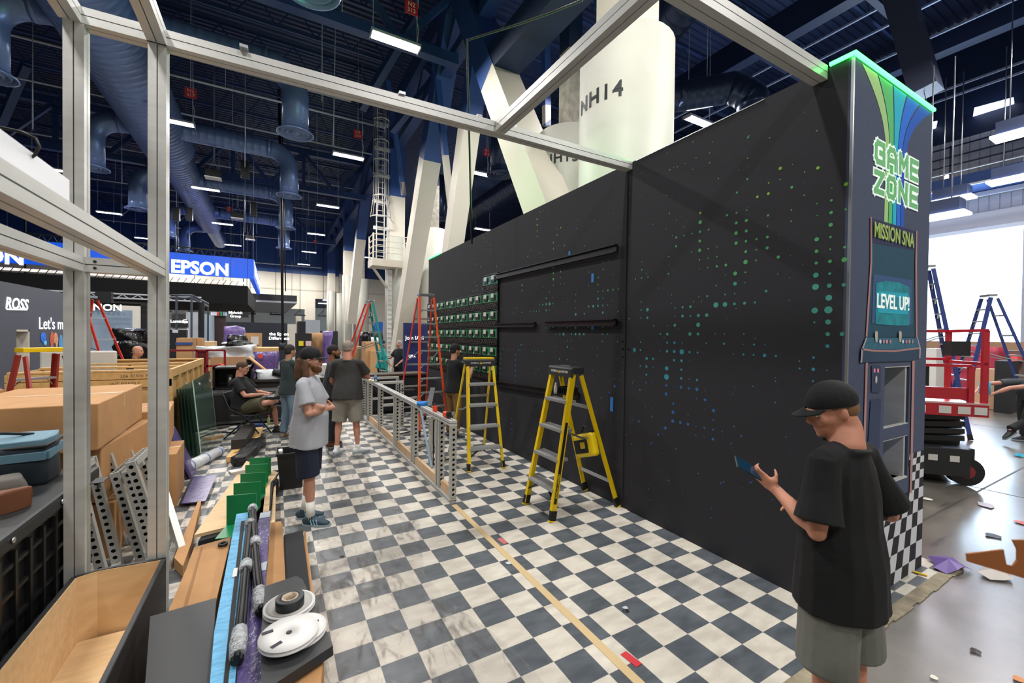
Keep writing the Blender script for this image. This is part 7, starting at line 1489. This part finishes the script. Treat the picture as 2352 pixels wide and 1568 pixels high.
# hoist chains with black motors
for k, (px, Y, zb_) in enumerate([(650, 27, 1.0), (656, 29, 4.5)]):
    p = aty(px, 700, Y); m = MB(); m.tube([(p.x-.25, Y, 15.56), (p.x-.1, Y, 9), (p.x, Y, zb_)], .07 if k == 0 else .03, 8)
    if k == 0: m.cyl((p.x, Y, 1.0), (p.x, Y, 1.4), .16, 10)
    tag(m.build('hoist_cable', BLACK), ['thick black hoist cable hanging down before the dark stand wall', 'thin pale hoist chain beside the thick black cable'][k], 'cable')
for k, (px, py, Y) in enumerate([(405, 492, 33), (435, 492, 33), (563, 390, 24), (582, 480, 30)]):
    p = aty(px, py, Y); t = thing('chain_hoist', ['black chain hoist left hanging under the fourth branch duct', 'second black chain hoist under the fourth branch duct', 'black chain hoist beside the second lamp', 'black chain hoist beside the third lamp'][k].replace('left ', ''), 'hoist', p); m = MB(); m.box(p, (.35, .35, .8)); m.build('motor', BLACK, t, bevel=.04); m = MB(); m.tube([p+Vector((0, 0, .4)), Vector((p.x, p.y, 15.57))], .02, 5); m.tube([p-Vector((0, 0, .4)), Vector((p.x, p.y, p.z-3))], .015, 5); m.build('chain', STEEL, t)
m = MB(); P_ = [at(1338, 0, 6.5), at(1270, 28, 6.5), at(1193, 55, 6.5), at(1073, 92, 6.5), at(1075, 200, 6.1)]; m.tube(P_+[Vector((P_[-1].x+.1, P_[-1].y, 3.5))], .018, 6); tag(m.build('power_cable', BLACK), 'thin black cable swinging down in front of the raking column', 'cable')
# ================================================================ scissor lift and things by the loading door
F0 = Vector((8.05, 1.95, 0)); lx = Vector((RT.x, RT.y, 0)); rzl = math.atan2(lx.y, lx.x)-.35
SLR = mat('lift_red', 'b01e2c', .35); SLK = mat('lift_black', '1b1d20', .5)
t = thing('scissor_lift', 'red electric scissor lift with raised guard rails beside the tower', 'lift', F0, rzl)
# local: x to the image side, y away ; the lift spans x -1.3..0.35
def LB(nm, mt, *bx, bev=0):
    m = MB()
    for a, b in bx: m.b2(a, b)
    return m.build(nm, mt, t, True, bevel=bev)
LB('chassis', SLK, ((-1.5, .05, .12), (.2, .8, .5)), bev=.01)
for x in (-1.25, .1):
    for y in (.02, .72): m = MB(); m.cyl((x, y, .19), (x, y+.14, .19), .19, 24); w_ = m.build('wheel', BLACK, t, True); m = MB(); m.cyl((x, y-.004, .19), (x, y, .19), .09, 16); m.build('hub', mat('hub_red', '8a2a2a', .5), w_, True)
for i in range(4):
    z = .52+i*.1; m = MB(); m.bar((-1.35, .2, z), (.15, .2, z+.09), .05, .07); m.bar((-1.35, .3, z+.09), (.15, .3, z), .05, .07); m.bar((-1.35, .6, z), (.15, .6, z+.09), .05, .07); m.build('scissor_arm', SLK, t, True)
m = MB(); m.cyl((-.1, .45, .55), (-1.0, .45, .8), .06, 14); m.build('cylinder', STEEL, t, True)
LB('deck', SLR, ((-1.55, 0, .94), (.3, .85, 1.1))); LB('deck_edge', mat('deck_edge', 'd8a8a8', .4, metal=.5), ((-1.55, -.005, 1.1), (.3, .03, 1.125)))
LB('toe_board', SLR, ((-1.55, .02, 1.16), (.12, .04, 1.32)))
for i, x in enumerate((-.42, -.15, .05, .22)): 
    m = MB(); m.b2((x-.07, -.008, .97), (x+.06, -.002, 1.07)); m.build('warning_label', WHITE, t, True)
for x, y, zt in ((.12, 0, 1.62), (.27, .02, 2.1), (.27, .8, 2.1), (-.48, .8, 2.1), (-1.5, .8, 2.1), (-1.5, .02, 2.1)): m = MB(); m.b2((x-.03, y, 1.1), (x+.03, y+.05, zt)); m.build('rail_post', SLR, t, True)
for z in (1.68, 2.1): m = MB(); m.bar((-1.5, .82, z), (.3, .82, z), .04, .04); m.build('guard_rail', SLR, t, True)
for z in (1.62,): m = MB(); m.bar((-1.5, .02, z), (.12, .02, z), .04, .04); m.build('guard_rail', SLR, t, True)
for z in (2.1, 1.65): m = MB(); m.bar((.27, .02, z), (.27, .8, z), .04, .04); m.build('guard_rail', SLR, t, True)
LB('ladder', mat('lift_red2', 'c8382e', .4), ((-.52, -.04, .12), (-.48, .0, .92)), ((-1.2, -.04, .88), (-.48, 0, .92)), ((-1.2, -.04, .5), (-.48, 0, .54)), ((-1.2, -.04, .14), (-.48, 0, .18)))
LB('control_box', SLK, ((-.05, .1, 1.75), (.15, .3, 1.95))); LB('data_plate', mat('plate_dots', 'c8a8a0', .6, noise=.7, nscale=30), ((-.75, .015, 1.36), (-.38, .02, 1.58))); LB('plate_back', BLACK, ((-.85, .02, 1.33), (-.32, .03, 1.6)))
LB('power_module', SLK, ((-.4, -.02, .12), (.12, .06, .5)), bev=.01)
for x in (-.28, -.05): LB('white_label', WHITE, ((x-.05, -.028, .32), (x+.05, -.021, .4)))
m = lump((-.6, .4, 1.18), (.7, .4, .12), .06, 8, 0, 2, 5); o = m.build('plastic_wrap', mat('pink_plastic', 'd0a0a0', .4)); o.location = F0; o.rotation_euler = (0, 0, rzl); tag(o, 'crumpled pink plastic lying on the scissor lift deck', 'plastic')
def silhouette_ladder(px, py, X, H, rz, lab, col, n=8):
    p = atx(px, py, X); v = Matrix.Rotation(rz, 3, 'Z') @ Vector((0, .55, 0))
    step_ladder(lab, (p.x-v.x, p.y-v.y, 0), rz, H, n, .62, .3, 1.6, col, STEEL, wide=False, rearn=6)
BLL = mat('ladder_blue', '2a3a78', .4)
p = dict(a=atx(2264, 676, 14), b=atx(2140, 623, 13))
silhouette_ladder(2264, 676, 14, p['a'].z, -2.45, 'tall dark blue step ladder standing before the open loading door', BLL, 10)
silhouette_ladder(2140, 623, 12, p['b'].z, .5, 'tall dark ladder close beside the tower before the loading door', BLL, 10)
def prx(nm, lab, x0, y0, x1, y1, X, dep, mt, z0=0, soft=0):
    a, b = atx(x0, y0, X), atx(x1, y1, X); zt = a.z
    if soft: m = lump((X+dep/2, (a.y+b.y)/2, (zt+z0)/2), (dep, abs(a.y-b.y), zt-z0), soft, 8, 0, 2, 3)
    else: m = MB(); m.b2((X, b.y, z0), (X+dep, a.y, zt))
    return tag(m.build(nm, mt), lab, nm.split('_')[-1])
prx('work_bench', 'long bench against the tan wall under the loading door', 2120, 800, 2352, 900, 21.5, .8, mat('bench_dark', '5a4a44', .6)); prx('red_tarp', 'red plastic sheeting in front of the bench', 2150, 795, 2300, 870, 19.5, .6, mat('tarp_red', '9a2a40', .6), 0, .1)
prx('brown_carton', 'brown cartons stacked by the bench', 2235, 846, 2292, 900, 18, .8, mat('carton_light', 'c09a7c', .7)); prx('dark_case', 'black wheeled case at the bench', 2285, 828, 2322, 900, 17.4, .7, BLACKM); prx('red_heap', 'bright red cloth on the bench', 2310, 815, 2340, 835, 21, .5, mat('cloth_red', 'e0484c', .6), atx(2320, 828, 21).z-.02, .05)
prx('white_unit', 'white equipment seen between lift and tower', 2122, 800, 2150, 850, 16, .8, WHITE)
p = at(2272, 905, .95); m = MB(); m.lathe([(.001, 0), (.06, 0), (.06, .18), (.02, .22), (.001, .22)], at(2262, 905, 1.15), 14); tag(m.build('cyan_can', mat('can_cyan', '2fb4d8', .4)), 'cyan and white can held by the bending person', 'can')
# blue sleeved second helper
human(dict(label='person in blue T-shirt reaching over beside the bending person', loc=(BX.x+.95, BX.y-.75), face=(-.87, .49), h=1.78, vox=.018, skin='b98270', shirt='1c4a8a', shorts=False, bottom='1b1e28', shoe='16171a', sole='16171a', hs='crop', hair='2b211c', lean=-.75, hip=(0, 0, .93), hem=.9,
    LE=(-.25, .42, 1.02), LW=(-.14, .55, 1.2), RE=(.28, .45, 1.1), RW=(.2, .7, 1.0)))
